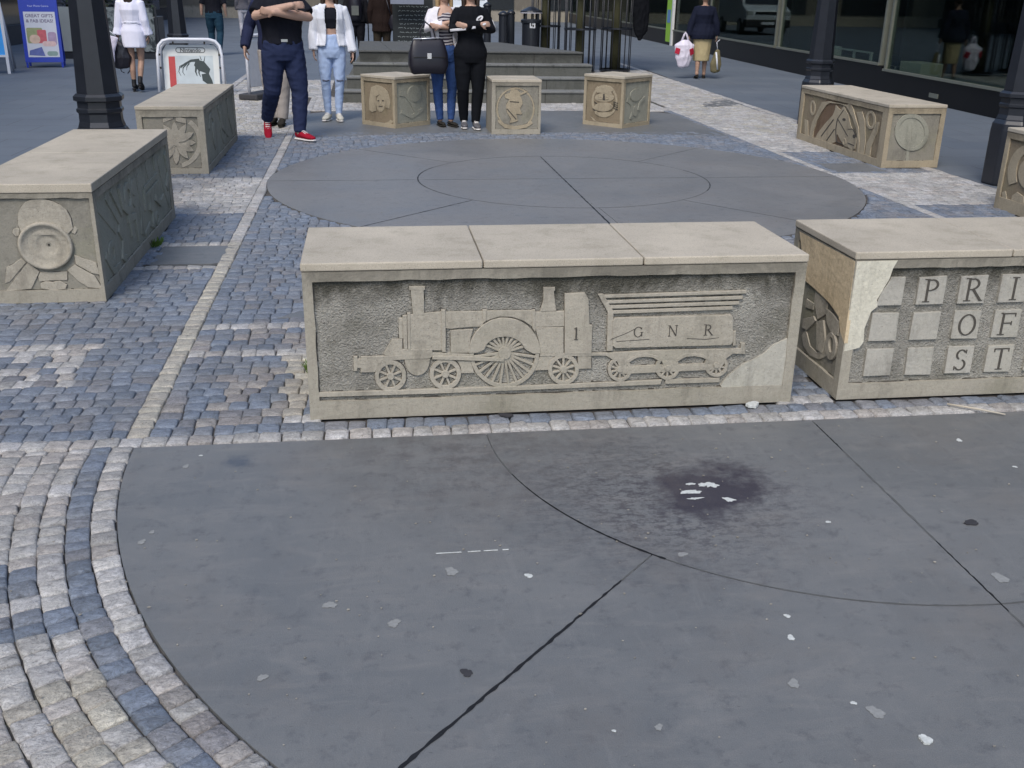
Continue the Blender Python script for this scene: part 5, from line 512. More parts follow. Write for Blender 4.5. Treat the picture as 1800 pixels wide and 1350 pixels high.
# ================================================================ stone benches
def letter(ch,cx,cz,h):
    """serif capital as polygons (u,z)"""
    w=h*.115; t=h*.055; x0=cx-h*.32; x1=cx+h*.32; zb=cz-h/2; zt=cz+h/2; P=[]
    def st(a,b,wa): 
        d=Vector((b[0]-a[0],b[1]-a[1])); d.normalize(); nx,ny=-d.y*wa/2,d.x*wa/2
        P.append([(a[0]+nx,a[1]+ny),(b[0]+nx,b[1]+ny),(b[0]-nx,b[1]-ny),(a[0]-nx,a[1]-ny)])
    def serif(x,z,l=.17): P.append([(x-h*l,z-t*.45),(x+h*l,z-t*.45),(x+h*l,z+t*.45),(x-h*l,z+t*.45)])
    def arc(ccx,ccz,rx,rz,a0,a1,thick=w,thin=t,n=18):
        o=[];i_=[]
        for k in range(n+1):
            a=math.radians(a0+(a1-a0)*k/n); th=thin+(thick-thin)*abs(math.cos(a)); o.append((ccx+rx*math.cos(a),ccz+rz*math.sin(a))); i_.append((ccx+(rx-th)*math.cos(a),ccz+(rz-th)*math.sin(a)))
        P.append(o+i_[::-1])
    if ch in 'PR':
        st((x0+h*.08,zb),(x0+h*.08,zt),w); serif(x0+h*.08,zb); serif(x0+.02*h,zt,.12)
        arc(cx-h*.06,zt-h*.25,h*.32,h*.26,-90,90); st((x0+h*.08,zt-t/2),(cx-h*.05,zt-t/2),t); st((x0+h*.08,zt-h*.5),(cx-h*.05,zt-h*.5),t)
        if ch=='R': st((cx-h*.02,zt-h*.5),(x1+h*.06,zb),w); serif(x1+h*.08,zb,.08)
    elif ch=='I': st((cx,zb),(cx,zt),w); serif(cx,zb); serif(cx,zt)
    elif ch=='1': st((cx,zb),(cx,zt),w); serif(cx,zb,.14); st((cx-h*.16,zt-h*.12),(cx,zt),t)
    elif ch=='O':
        arc(cx,cz,h*.42,h*.5,0,180,w,t,20); arc(cx,cz,h*.42,h*.5,180,360,w,t,20)
    elif ch=='F': st((x0+h*.08,zb),(x0+h*.08,zt),w); serif(x0+h*.08,zb); st((x0,zt-t/2),(x1,zt-t/2),t); st((x1,zt),(x1,zt-h*.17),t); st((x0+h*.08,cz+h*.03),(x1-h*.14,cz+h*.03),t); st((x1-h*.14,cz+h*.12),(x1-h*.14,cz-h*.07),t); serif(x0,zt,.06)
    elif ch=='T': st((cx,zb),(cx,zt),w); serif(cx,zb); st((x0-h*.04,zt-t/2),(x1+h*.04,zt-t/2),t); st((x0-h*.02,zt),(x0-h*.02,zt-h*.17),t); st((x1+h*.02,zt),(x1+h*.02,zt-h*.17),t)
    elif ch=='S': arc(cx,zt-h*.25,h*.26,h*.25,30,250,w*.9,t); arc(cx,zb+h*.27,h*.28,h*.27,-150,75,w*.9,t); st((cx+h*.22,zt-h*.02),(cx+h*.22,zt-h*.2),t); st((cx-h*.25,zb+h*.22),(cx-h*.25,zb+h*.02),t)
    elif ch=='N': st((x0,zb),(x0,zt),t*1.3); st((x1,zb),(x1,zt),t*1.3); st((x0,zt),(x1,zb),w); serif(x0,zb,.12); serif(x0-.03*h,zt,.1); serif(x1,zt,.12)
    elif ch=='G': arc(cx,cz,h*.42,h*.5,35,325,w,t,22); st((x1+h*.02,zb+h*.08),(x1+h*.02,cz-h*.02),w*.9); serif(x1+h*.02,cz-h*.02,.14); st((x1+h*.0,zt-h*.05),(x1+h*.0,zt-h*.24),t)
    return P
RC=.014
def relief(name,key,O,U,N,mat,parent,base=RC):
    m=MB(); gm=MB()
    for i,(h,loops) in enumerate(REL[key]):
        if h>=12 and key in('HL','C1F','C2F','C3F') and len(loops)==1 and len(loops[0])<14:
            gm.mesh(shape2d(loops,.0118+i*.00002),face_mat((O[0]-N[0]*(base+.0005),O[1]-N[1]*(base+.0005)),U,N)); continue
        d=(h*.00125 if key=='TF' else .004+max(0,h-5)*.0014)+i*.00002
        if key in('PFpatch','PLpatch'): d=RC+.0019
        elif key=='TFpatch': d=.0118
        try: me=shape2d(loops,d,.0016 if h>5 else 0)
        except Exception: continue
        mt=face_mat((O[0]-N[0]*(base+.0005),O[1]-N[1]*(base+.0005)),U,N); m.mesh(me,mt); bpy.data.meshes.remove(me)
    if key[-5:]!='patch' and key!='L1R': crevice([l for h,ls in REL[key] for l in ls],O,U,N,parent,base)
    if gm.v: gm.build('carved_line',M_['groove'],parent)  # dark strips laid on as the painted shade of carved lines
    return m.build(name,mat,parent)
def crevice(loops,O,U,N,parent,base,name='dirt_and_shade_line',p0=.35,wd=.0055):
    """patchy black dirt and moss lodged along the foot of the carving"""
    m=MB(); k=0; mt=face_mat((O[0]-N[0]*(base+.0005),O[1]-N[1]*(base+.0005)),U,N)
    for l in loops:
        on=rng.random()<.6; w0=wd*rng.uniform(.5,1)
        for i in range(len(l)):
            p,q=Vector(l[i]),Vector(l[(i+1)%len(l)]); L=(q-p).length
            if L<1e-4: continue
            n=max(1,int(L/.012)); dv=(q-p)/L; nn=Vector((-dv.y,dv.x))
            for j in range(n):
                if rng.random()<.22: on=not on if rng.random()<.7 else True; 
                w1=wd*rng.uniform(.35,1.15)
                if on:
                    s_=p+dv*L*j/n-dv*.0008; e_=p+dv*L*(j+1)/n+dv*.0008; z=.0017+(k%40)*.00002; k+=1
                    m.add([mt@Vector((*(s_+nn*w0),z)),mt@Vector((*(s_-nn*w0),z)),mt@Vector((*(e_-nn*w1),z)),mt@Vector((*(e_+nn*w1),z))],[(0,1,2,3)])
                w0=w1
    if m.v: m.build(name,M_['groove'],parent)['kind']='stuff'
def bench(name,label,cat,A,L,D,rot,H,caps,capaxis,faces,group=None,stone='stone',capm='cap',ct=.035):
    """faces: dict face-> (panel material key, margins(l,r,b,t), relief key or None, relief material)"""
    e=empty(name,(A[0],A[1],0),rot,label,cat,group); hb=H-ct; t=RC
    core=MB(); core.box(t,t,0,L-t,D-t,hb); co=core.build('block',M_[stone],e)
    FR={'F':((0,0),(1,0),(0,-1),L),'R':((L,0),(0,1),(1,0),D),'L':((0,D),(0,-1),(-1,0),D),'B':((L,D),(-1,0),(0,1),L)}
    fr=MB()
    for f,(O,U,N,ln) in FR.items():
        mk,mg,key,rm=faces.get(f,(None,None,None,None))
        a0,a1=(0,ln) if f in 'FB' else (t,ln-t)
        mt=face_mat((O[0]-N[0]*t,O[1]-N[1]*t),U,N)
        z1=hb-(.0 if f in 'FB' else .0008)
        outer=[(a0,0),(a1,0),(a1,z1),(a0,z1)]
        if mk:
            l,r,b,tp=mg; hole=[(l,b),(l,hb-tp),(ln-r,hb-tp),(ln-r,b)]
            # slightly wandering inner edge of the carved recess
            H2=[]
            for i in range(4):
                p,q=hole[i],hole[(i+1)%4]; n=max(3,int(math.hypot(q[0]-p[0],q[1]-p[1])/.06))
                for k in range(n): H2.append((p[0]+(q[0]-p[0])*k/n+rng.normal(0,.0012),p[1]+(q[1]-p[1])*k/n+rng.normal(0,.0012)))
            fr.mesh(shape2d([outer,H2],t+.0003),mt)
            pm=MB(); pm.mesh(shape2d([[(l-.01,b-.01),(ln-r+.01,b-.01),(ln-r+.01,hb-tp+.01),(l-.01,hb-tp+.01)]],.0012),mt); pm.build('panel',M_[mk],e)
            crevice([hole],O,U,N,e,RC)  # dark line round the recess edge, painted shade and dirt together
            if key: relief('carving',key,O,U,N,M_[rm],e)
        else: fr.mesh(shape2d([outer],t+.0003),mt)
    fr.build('frame',M_['frame' if stone=='stone' else stone],e)
    # cap slabs
    cs=[0]+caps+[L if capaxis=='x' else D]; ov=.004; gp=.0022
    for i in range(len(cs)-1):
        c=MB(); a=cs[i]+(gp if i else -ov); b=cs[i+1]-(gp if i<len(cs)-2 else -ov); dz=rng.uniform(-.001,.0012)
        if capaxis=='x': c.box(a,-ov,hb+.002,b,D+ov,H+dz)
        else: c.box(-ov,a,hb+.002,L+ov,b,H+dz)
        bevel(c.build('cap_slab',M_[capm],e),.006,3)
    j=MB(); j.box(.006,.006,hb-.001,L-.006,D-.006,hb+.004); j.build('mortar_bed',M_['dark'],e)
    return e
T=bench('stone_bench','long stone bench carved with a steam engine and tender marked GNR','bench',(-.28,3.85),2.05,.63,0,.655,[.705,1.355],'x',
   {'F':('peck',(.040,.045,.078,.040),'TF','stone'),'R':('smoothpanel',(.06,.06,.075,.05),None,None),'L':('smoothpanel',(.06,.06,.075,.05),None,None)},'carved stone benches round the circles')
relief('mortar_patch','TFpatch',(0,0),(1,0),(0,-1),M_['render2'],T,base=RC)
lm=MB(); k=0
for ch,u,z,h in (('G',1.350,.340,.046),('N',1.498,.341,.046),('R',1.650,.341,.046),('1',1.090,.341,.052)):
    for p in letter(ch,u,z,h): k+=1; lm.mesh(shape2d([p],.0010+k*.00005),face_mat((0,RC+.0005-(.0150 if ch!='1' else .01375)-.0028),(1,0),(0,-1)))
# raise letters onto the plate and cab surfaces
lm.build('lettering',M_['groove'],T)
cr=MB(); 
for a,b in (((1.235,.310),(1.30,.335)),((1.30,.335),(1.335,.352)),((1.26,.300),(1.40,.306)),((1.56,.305),(1.64,.298)),((1.64,.298),(1.70,.304))):
    cr.mesh(shape2d([[a,(b[0],b[1]),(b[0],b[1]+.0022),(a[0],a[1]+.0022)]],.001),face_mat((0,RC+.0005-.0150-.0028),(1,0),(0,-1)))
cr.build('crack',M_['groove'],T)
P=bench('stone_bench','stone bench with letter tiles, cream plaster patch on its left end','bench',(1.98,3.85),2.05,.63,0,.660,[.70,1.36],'x',
   {'F':('peck',(.045,.045,.072,.038),None,None),'L':('smoothpanel',(.05,.05,.078,.05),'PL','stone'),'R':('smoothpanel',(.05,.05,.078,.05),None,None)},'carved stone benches round the circles')
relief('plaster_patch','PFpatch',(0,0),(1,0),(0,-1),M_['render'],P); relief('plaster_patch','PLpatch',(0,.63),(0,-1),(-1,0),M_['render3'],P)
rows=[(.487,' PRI      '),(.3285,'  OF      '),(.167,'  ST      ')]
for ri,(z,s_) in enumerate(rows):
    for i in range(10):
        u=.173+i*.188; 
        if u>1.96: break
        if ri==0 and i==0: pl_=[(u-.052,z-.061),(u+.061,z-.061),(u+.062,z+.060),(u-.0,z+.060),(u-.015,z+.03),(u-.035,z)]
        else: pl_=[(u-.061+rng.normal(0,.002),z-.061),(u+.061,z-.061+rng.normal(0,.002)),(u+.061+rng.normal(0,.002),z+.061),(u-.061,z+.061+rng.normal(0,.002))]
        t_=MB(); t_.mesh(shape2d([pl_],.0125,.0008),face_mat((0,RC+.0002),(1,0),(0,-1))); to=t_.build('letter_tile',M_['tile'],P)
        if s_[i]!=' ':
            q=MB()
            for kk,p in enumerate(letter(s_[i],u+.004,z,.098)): q.mesh(shape2d([p],.0008+kk*.00006),face_mat((0,.0006),(1,0),(0,-1)))
            q.build('letter',M_['groove'],to)
G='carved stone benches round the circles'
L1B=bench('stone_bench','long left stone bench, man behind a round dish carved on its near end','bench',(-2.13,5.63),.65,2.22,0,.652,[1.1],'y',
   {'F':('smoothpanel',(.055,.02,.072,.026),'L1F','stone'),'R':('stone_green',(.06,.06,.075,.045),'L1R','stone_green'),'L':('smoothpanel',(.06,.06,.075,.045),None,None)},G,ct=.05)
def bowl(par,O,U,N,u,z,R1):
    m=MB(); mt=face_mat((O[0]-N[0]*(RC+.0005),O[1]-N[1]*(RC+.0005)),U,N)@Matrix.Translation((u,z,0)); n=40
    prof=[(1.0,.001,0,0),(1.0,.020,0,0),(.965,.026,0,0),(.90,.026,0,0),(.86,.022,0,0),(.80,.012,0,0),(.6,.0085,.02,.0),(.44,.008,.06,.02),(.40,.0045,.08,.04),(.25,.0025,.09,.05),(.06,.0015,.10,.03),(.04,.0012,.10,.03)]
    vs=[mt@Vector((math.cos(2*math.pi*j/n)*R1*r+ox*R1,math.sin(2*math.pi*j/n)*R1*r*.93+oy*R1,d)) for r,d,ox,oy in prof for j in range(n)]
    fs=[(i*n+j,i*n+(j+1)%n,(i+1)*n+(j+1)%n,(i+1)*n+j) for i in range(len(prof)-1) for j in range(n)]+[tuple(range(len(vs)-n,len(vs)))]
    m.add(vs,fs,smooth=True); m.build('round_dish',M_['stone'],par); m=MB(); m.ell(mt@Vector((.10*R1,.03*R1,.0015)),(.006,.004,.006),n=8,m=5); m.build('dish_hole',M_['dark'],par)
bowl(L1B,(0,0),(1,0),(0,-1),.374,.318,.141)
bench('stone_bench','left rear stone bench with a many petalled flower carved on its end','bench',(-2.10,9.78),.60,2.30,0,.61,[1.15],'y',
   {'F':('smoothpanel',(.05,.06,.05,.06),'L2F','stone'),'R':('stone_green',(.06,.06,.06,.045),'L2R','stone_green')},G,stone='stone')
HB_=bench('stone_bench','right rear stone bench carved with a bridled horse head under an arch','bench',(5.19,9.85),.62,2.20,0,.63,[.75,1.5],'y',
   {'L':('warmpanel',(.09,.12,.075,.05),'HL','stone_warm'),'F':('smoothpanel',(.05,.05,.07,.055),'HF','stone_green')},G,stone='stone_warm')
m=MB(); m.mesh(shape2d([[(.40,.09),(.44,.30),(.55,.44),(.70,.53),(.95,.535),(1.12,.46),(1.22,.30),(1.26,.08)]],.0026),face_mat((RC+.0005,2.2),(0,-1),(-1,0))); m.build('arch_shade',m_stone('shaded_arch_brown',(.17,.115,.075),speck=.05,lichen=.1),HB_)  # darker brown sheet, shade inside the arch painted in behind the horse
bench('stone_bench','stone bench cut by the right edge, curved figure carved on its side','bench',(5.20,5.65),.62,2.20,0,.66,[1.1],'y',
   {'L':('warmpanel',(.05,.06,.10,.05),'RL','stone_warm')},G,stone='stone_warm')
G='small carved stone stools before the steps'
bench('stone_stool','square stone stool carved with a wigged face, leftmost before the steps','stool',(-.09,13.47),.617,.62,math.atan2(-.46,.41),.62,[],'x',
   {'F':('warmpanel',(.05,.04,.05,.04),'C1F','stone_warm'),'R':('stone_green',(.04,.04,.05,.04),'C1R','stone_green')},G,stone='stone_warm')
bench('stone_stool','square stone stool carved with a creature in an oval, middle one','stool',(1.47,12.46),.60,.62,0,.64,[],'x',
   {'F':('smoothpanel',(.045,.03,.06,.035),'C2F','stone_warm')},G,stone='stone')
bench('stone_stool','square stone stool carved with a crowned whiskered face, rightmost one','stool',(2.80,13.45),.63,.64,math.atan2(-.47,.42),.64,[],'x',
   {'F':('warmpanel',(.04,.04,.05,.04),'C3F','stone_warm'),'R':('stone_green',(.04,.04,.05,.04),'C3R','stone_green')},G,stone='stone_warm')
# pool of rain water on the first seat
# ================================================================ steps
SG=empty('stone_steps',(0,16.05,0),0,'four dark stone steps up to a paved platform behind the seats','steps')
nl=-.42; nr=3.78
for i in range(4):
    z0=i*.178; z1=z0+.178; d=i*.31; s=i*.10
    m=MB(); x0=nl+s; x1=nr-s
    poly=[(x0,d),(x1,d),(x1-.9,3.85),(x0+.1,3.85)]
    zz=z1-.03; m.prism([(a,b+.0) for a,b in poly],z0 if i==0 else z0-.02,zz); m.build('riser',M_['step'],SG)
    t=MB(); nb=6 if i<3 else 7
    for k in range(nb):
        a=x0-.012+(x1-x0+.024)*k/nb; b=x0-.012+(x1-x0+.024)*(k+1)/nb; 
        if i<3: t.box(a+.002,d-.018,zz+.001,b-.002,d+.34,z1)
        else: 
            sh=lambda x,y_: x-(1.0*(x-x0)/(x1-x0))*(y_-d)/(3.85-d)
            for y0_,y1_ in ((d-.018,d+.9),(d+.905,d+1.9),(d+1.905,3.86)): t.prism([(sh(a,y0_)+.003,y0_),(sh(b,y0_)-.003,y0_),(sh(b,y1_)-.003,y1_),(sh(a,y1_)+.003,y1_)],zz+.001,z1)
    bevel(t.build('tread',M_['nosing'] if i<3 else M_['nosing'],SG),.006,2)
    j=MB()
    for k in range(1,4): xx=x0+(x1-x0)*(k/4+.03*(i%2)); j.box(xx-.004,d-.0015,z0+.002,xx+.004,d+.01,zz-.002)
    j.build('joint',M_['dark'],SG)
# ================================================================ lamp posts
def lamp(x,y,rz,label):
    e=empty('lamp_post',(x,y,0),rz,label,'lamp post','black iron lamp posts along the benches')
    m=MB(); oc=math.pi/8
    m.lathe([(.215,0),(.215,.50),(.208,.56),(.185,.60)],n=8,ph=oc); bevel(m.build('base',M_['iron'],e),.012,2)
    m=MB(); m.lathe([(.182,.601),(.168,.64),(.166,.70),(.180,.715),(.180,.735),(.168,.745),(.168,.79),(.192,.80),(.192,.83),(.17,.85)],n=8,ph=oc); m.build('collar',M_['iron'],e)
    m=MB(); m.lathe([(.160,.851),(.142,1.3),(.12,1.9),(.10,2.6)],n=8,ph=oc); m.lathe([(.06,2.605),(.05,4.4)],n=16,smooth=True); m.build('shaft',M_['iron'],e)
    m=MB(); m.lathe([(.12,2.601),(.13,2.63),(.10,2.68),(.065,2.70)],n=16); m.build('ring',M_['iron'],e)
    m=MB(); m.lathe([(.05,4.4),(.16,4.45),(.22,4.85),(.14,5.0),(.03,5.15)],n=8); m.build('lantern',plain('lantern_glass',(.5,.5,.45),.3),e)
lamp(-2.08,8.48,.1,'black octagonal lamp post between the two left benches')
lamp(5.98,8.93,.1,'black octagonal lamp post between the two right benches')
lamp(5.98,13.38,.1,'black octagonal lamp post behind the horse head bench')
lamp(-3.22,19.0,.1,'black lamp post directly behind the white tubular sign board')
# ================================================================ shopfront at right
FA=math.atan2(.045,1); 
SH=empty('shop_building',(9.12,14.9,0),-FA,'dark glazed shopfront with black tiled stall riser along the right','building')
# local: y along the street, +x into the shop
riser=plain('black_glazed_tile',(.006,.006,.007),.4,.25,var=.3,sc_=3); metal=plain('dull_window_metal',(.22,.23,.19),.45,.5,.4,bmp=.1); dkm=plain('dark_bronze_frame',(.03,.03,.028),.45,.5)
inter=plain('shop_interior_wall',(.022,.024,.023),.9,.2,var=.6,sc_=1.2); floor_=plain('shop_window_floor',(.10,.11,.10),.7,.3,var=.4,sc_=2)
gl=NT('shop_glass'); gl.t.nodes.remove(gl.b); tr=gl.n('ShaderNodeBsdfTransparent'); gs=gl.n('ShaderNodeBsdfGlossy'); gs.inputs['Roughness'].default_value=.015; gs.inputs['Color'].default_value=(.8,.85,.85,1)
tr.inputs['Color'].default_value=(.62,.68,.66,1); fr_=gl.n('ShaderNodeFresnel'); fr_.inputs['IOR'].default_value=1.65; mx=gl.n('ShaderNodeMixShader'); gl.l(gl.math('MULTIPLY',fr_.outputs[0],.22),mx.inputs[0]); gl.l(tr.outputs[0],mx.inputs[1]); gl.l(gs.outputs[0],mx.inputs[2]); gl.l(mx.outputs[0],gl.out.inputs[0]); M_['glass']=gl.m
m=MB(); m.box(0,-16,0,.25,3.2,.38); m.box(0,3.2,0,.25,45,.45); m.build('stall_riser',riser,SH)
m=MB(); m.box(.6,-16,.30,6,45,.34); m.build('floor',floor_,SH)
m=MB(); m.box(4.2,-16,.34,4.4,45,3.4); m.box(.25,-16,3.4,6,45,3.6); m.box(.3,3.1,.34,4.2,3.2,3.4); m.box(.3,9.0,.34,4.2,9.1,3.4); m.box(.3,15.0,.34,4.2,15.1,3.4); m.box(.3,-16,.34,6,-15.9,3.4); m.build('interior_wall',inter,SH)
m=MB(); m.box(-.25,-16,3.3,.25,45,4.0); m.build('fascia',dkm,SH)
m=MB(); m.box(-.05,-16,4.001,8,45,9.5); m.build('upper_wall',m_stone('upper_facade',(.3,.28,.24)),SH)
bays=[(-16,-6.2,.42),(-6.1,3.1,.42),(3.3,8.9,.50),(9.1,14.9,.50),(15.1,19.2,.50),(20.0,27,.50),(27.1,34,.5),(34.1,44,.5)]
for a,b,s in bays:
    wdo=MB(); wdo.box(-.03,a,s-.04,.12,b,s); fo=wdo.build('window_sill',metal,SH)
    p=MB(); p.box(.04,a+.05,s,.055,b-.05,3.3); p.build('window_pane',M_['glass'],SH)
    for q0,q1 in ((a,a+.06),(b-.06,b)): fm=MB(); fm.box(0,q0,s,.09,q1,3.3); fm.build('window_mullion',metal if a in (3.3,-6.1,9.1) else dkm,SH)
m=MB(); m.box(-.012,.95,.10,0,1.25,.17); m.build('vent_plate',metal,SH)
m=MB(); m.box(-.05,19.25,.1,.0,19.95,2.6); m.build('green_panel',plain('lime_green_vinyl',(.30,.55,.05),.6),SH); m=MB(); m.box(-.06,19.1,0,.02,19.25,2.6); m.build('white_post',plain('white_paint_post',(.7,.7,.68),.5),SH)
m=MB(); m.box(-.062,19.4,.7,-.051,19.8,1.1); m.build('blue_label',plain('blue_label_vinyl',(.12,.25,.5),.5),SH)
# things standing in the windows
o=MB(); o.box(.25,2.2,.345,.65,3.0,.56); tag(bevel(o.build('display_box',plain('cream_card',(.55,.53,.40),.7),None,None),.004),'low cream display box in the corner of the near shop window','box'); 
bx=bpy.data.objects[o and 'display_box']; bx.matrix_world=SH.matrix_basis@Matrix()
o=MB(); 
for a in (4.4,5.2,6.4): o.box(.30,a,.345,.34,a+.06,.62)
o.box(.29,4.4,.60,.35,7.4,.63); o.box(.3,4.3,.345,.8,7.4,.38); o.box(.36,6.6,.38,.62,7.1,.62)
dr=o.build('display_rack',plain('white_rack_paint',(.6,.6,.55),.6)); tag(dr,'low white display rail in the shop window behind the lamp post','display rack'); dr.matrix_world=SH.matrix_basis
o=MB()
for yy in (-1.6,.9): o.box(1.9,yy,.345,2.0,yy+.06,1.9)
o.box(1.88,-1.6,1.0,2.02,.96,1.04); o.box(1.88,-1.6,1.86,2.02,.96,1.9); dr=o.build('clothes_rail',metal); tag(dr,'dim metal rail inside the near shop window','display rack'); dr.matrix_world=SH.matrix_basis
# ---- building on the left (outside the frame, closes the street and the reflections)
LB=empty('shop_building',(-9.6,0,0),0,'terrace of shops closing the left side of the street','building')
m=MB(); m.box(-7,-12,3.2,0,60,9); m.build('upper_wall',m_stone('left_upper_wall',(.34,.31,.26)),LB)
m=MB(); m.box(-7,-12,0,0,60,.5); m.build('stall_riser',plain('dark_riser_paint',(.03,.035,.045),.5),LB)
for i in range(9):
    y0=-12+i*8; m=MB(); m.box(-.3,y0,.5,.0,y0+.5,3.2); m.build('pilaster',plain('pilaster_paint',(.12,.12,.14),.6),LB); m=MB(); m.box(-.25,y0+.5,.5,-.2,y0+8,3.2); m.build('window_pane',plain('dark_shop_glass',(.02,.022,.025),.08,.6),LB)
m=MB(); FB=empty('far_building',(0,58,0),0,'pale building closing the far end of the street','building'); m.box(-60,0,0,70,8,10); m.build('wall',m_stone('far_wall',(.32,.29,.24)),FB)
m=MB()
for i in range(20): m.box(-56+i*6,-.05,.6,-52+i*6,0,3.0)
m.build('shop_window',plain('far_window',(.03,.035,.04),.2,.5),FB)
# ================================================================ people
def V3(p): return np.array(p,float)
def remesh(mb,vox,smooth=4,fold=0,foldscale=(30,30,14),fseed=0,keep=None):
    me=bpy.data.meshes.new('tmp'); me.from_pydata(mb.v,[],mb.f); me.update(); o=link(bpy.data.objects.new('tmp',me))
    r=o.modifiers.new('r','REMESH'); r.mode='VOXEL'; r.voxel_size=vox; r.use_smooth_shade=True
    if smooth: s=o.modifiers.new('s','SMOOTH'); s.factor=.5; s.iterations=smooth
    m2=baked(o,None); bpy.data.objects.remove(o); bpy.data.meshes.remove(me)
    n=len(m2.vertices); co=np.empty(n*3,dtype=np.float32); m2.vertices.foreach_get('co',co); co=co.reshape(-1,3)
    no=np.empty(n*3,dtype=np.float32); m2.vertex_normals.foreach_get('vector',no); no=no.reshape(-1,3)
    if fold:
        q=np.random.default_rng(fseed); f=np.zeros(n)
        wob=.6*np.sin(co@q.normal(0,9,3)+1)+.6*np.sin(co@q.normal(0,14,3))
        for k in range(5):
            d=q.normal(0,1,3)*np.array(foldscale); f+=np.sin(co@d+q.uniform(0,6.3)+wob*1.5)*(1/(1+.3*k))
        f=1-np.abs(f/2.2); co=co+no*(f*fold)[:,None]
    if keep is not None:
        pass
    m2.vertices.foreach_set('co',co.ravel()); m2.update(); m2.polygons.foreach_set('use_smooth',[True]*len(m2.polygons)); return m2
def put(name,me,mat,parent): me.name=name; me.materials.clear(); me.materials.append(mat); o=link(bpy.data.objects.new(name,me)); o.parent=parent; return o
SKIN=plain('skin',(.50,.32,.24),.55,.35,var=.07,sc_=20); SKIN2=plain('skin_tan',(.40,.25,.18),.55,.35,var=.08,sc_=20)
def fabric(name,col,rough=.85,var=.12,denim=False,bsc=500):
    n=NT(name); a=n.noise(9,5,.65); c=n.mix(n.ramp(a,[(.3,0),(.7,1)]),tuple(x*(1-var) for x in col),tuple(min(1,x*(1+var)) for x in col))
    if denim: c=n.mix(n.math('MULTIPLY',n.noise(300,2,vec=n.mapv((1,1,.25))),.35),c,tuple(min(1,x*1.5+.01) for x in col))
    n.bump(n.noise(bsc,2),.15,.001); return n.fin(c,rough,.15)
def body_rings(w=1,fem=False):
    if fem: R=[(.80,.150,.100),(.88,.172,.118),(.95,.165,.115),(1.03,.132,.098),(1.10,.118,.090),(1.20,.132,.100),(1.28,.148,.118),(1.36,.150,.100),(1.42,.125,.078),(1.46,.07,.060)]
    else: R=[(.82,.150,.105),(.90,.165,.115),(.97,.165,.112),(1.05,.155,.105),(1.14,.158,.108),(1.24,.175,.118),(1.33,.185,.118),(1.40,.165,.098),(1.45,.11,.075),(1.48,.065,.060)]
    return [(z,a*w,b*w) for z,a,b in R]
def hand(mb,wr,dirv,palm_n,curl=.5,s=1.0,mir=1):
    """palm + 4 fingers + thumb, wr wrist, dirv pointing direction, palm_n palm normal"""
    d=Vector(dirv).normalized(); pn=Vector(palm_n); pn=(pn-d*pn.dot(d)).normalized(); sd=d.cross(pn)*mir; w=Vector(wr)
    mb.tube([w-d*.01,w+d*.03*s,w+d*.085*s],[(.027*s,.019*s),(.036*s,.016*s),(.038*s,.013*s)],10,hint=pn,rnd=True)
    for k,(o,l) in enumerate(((-.030,.068),(-.010,.078),(.011,.073),(.030,.058))):
        b=w+d*.085*s+sd*o*s; a=0; pts=[b-d*.012]; p=b.copy()
        for seg in (.42,.33,.25):
            a+=curl*(.55 if seg>.4 else .75); dd=(d*math.cos(a)+pn*math.sin(a)); pts.append(p.copy()); p=p+dd*l*seg*s
        pts.append(p); mb.tube(pts,[.0095*s,.0095*s,.009*s,.0085*s,.0075*s],8,hint=sd,rnd=True)
    b=w+d*.025*s-sd*.028*s; mb.tube([b,b+(d*.6-sd*.7+pn*.2)*.035*s,b+(d*.9-sd*.5+pn*.5)*.065*s],[.014*s,.0115*s,.009*s],8,hint=pn,rnd=True)
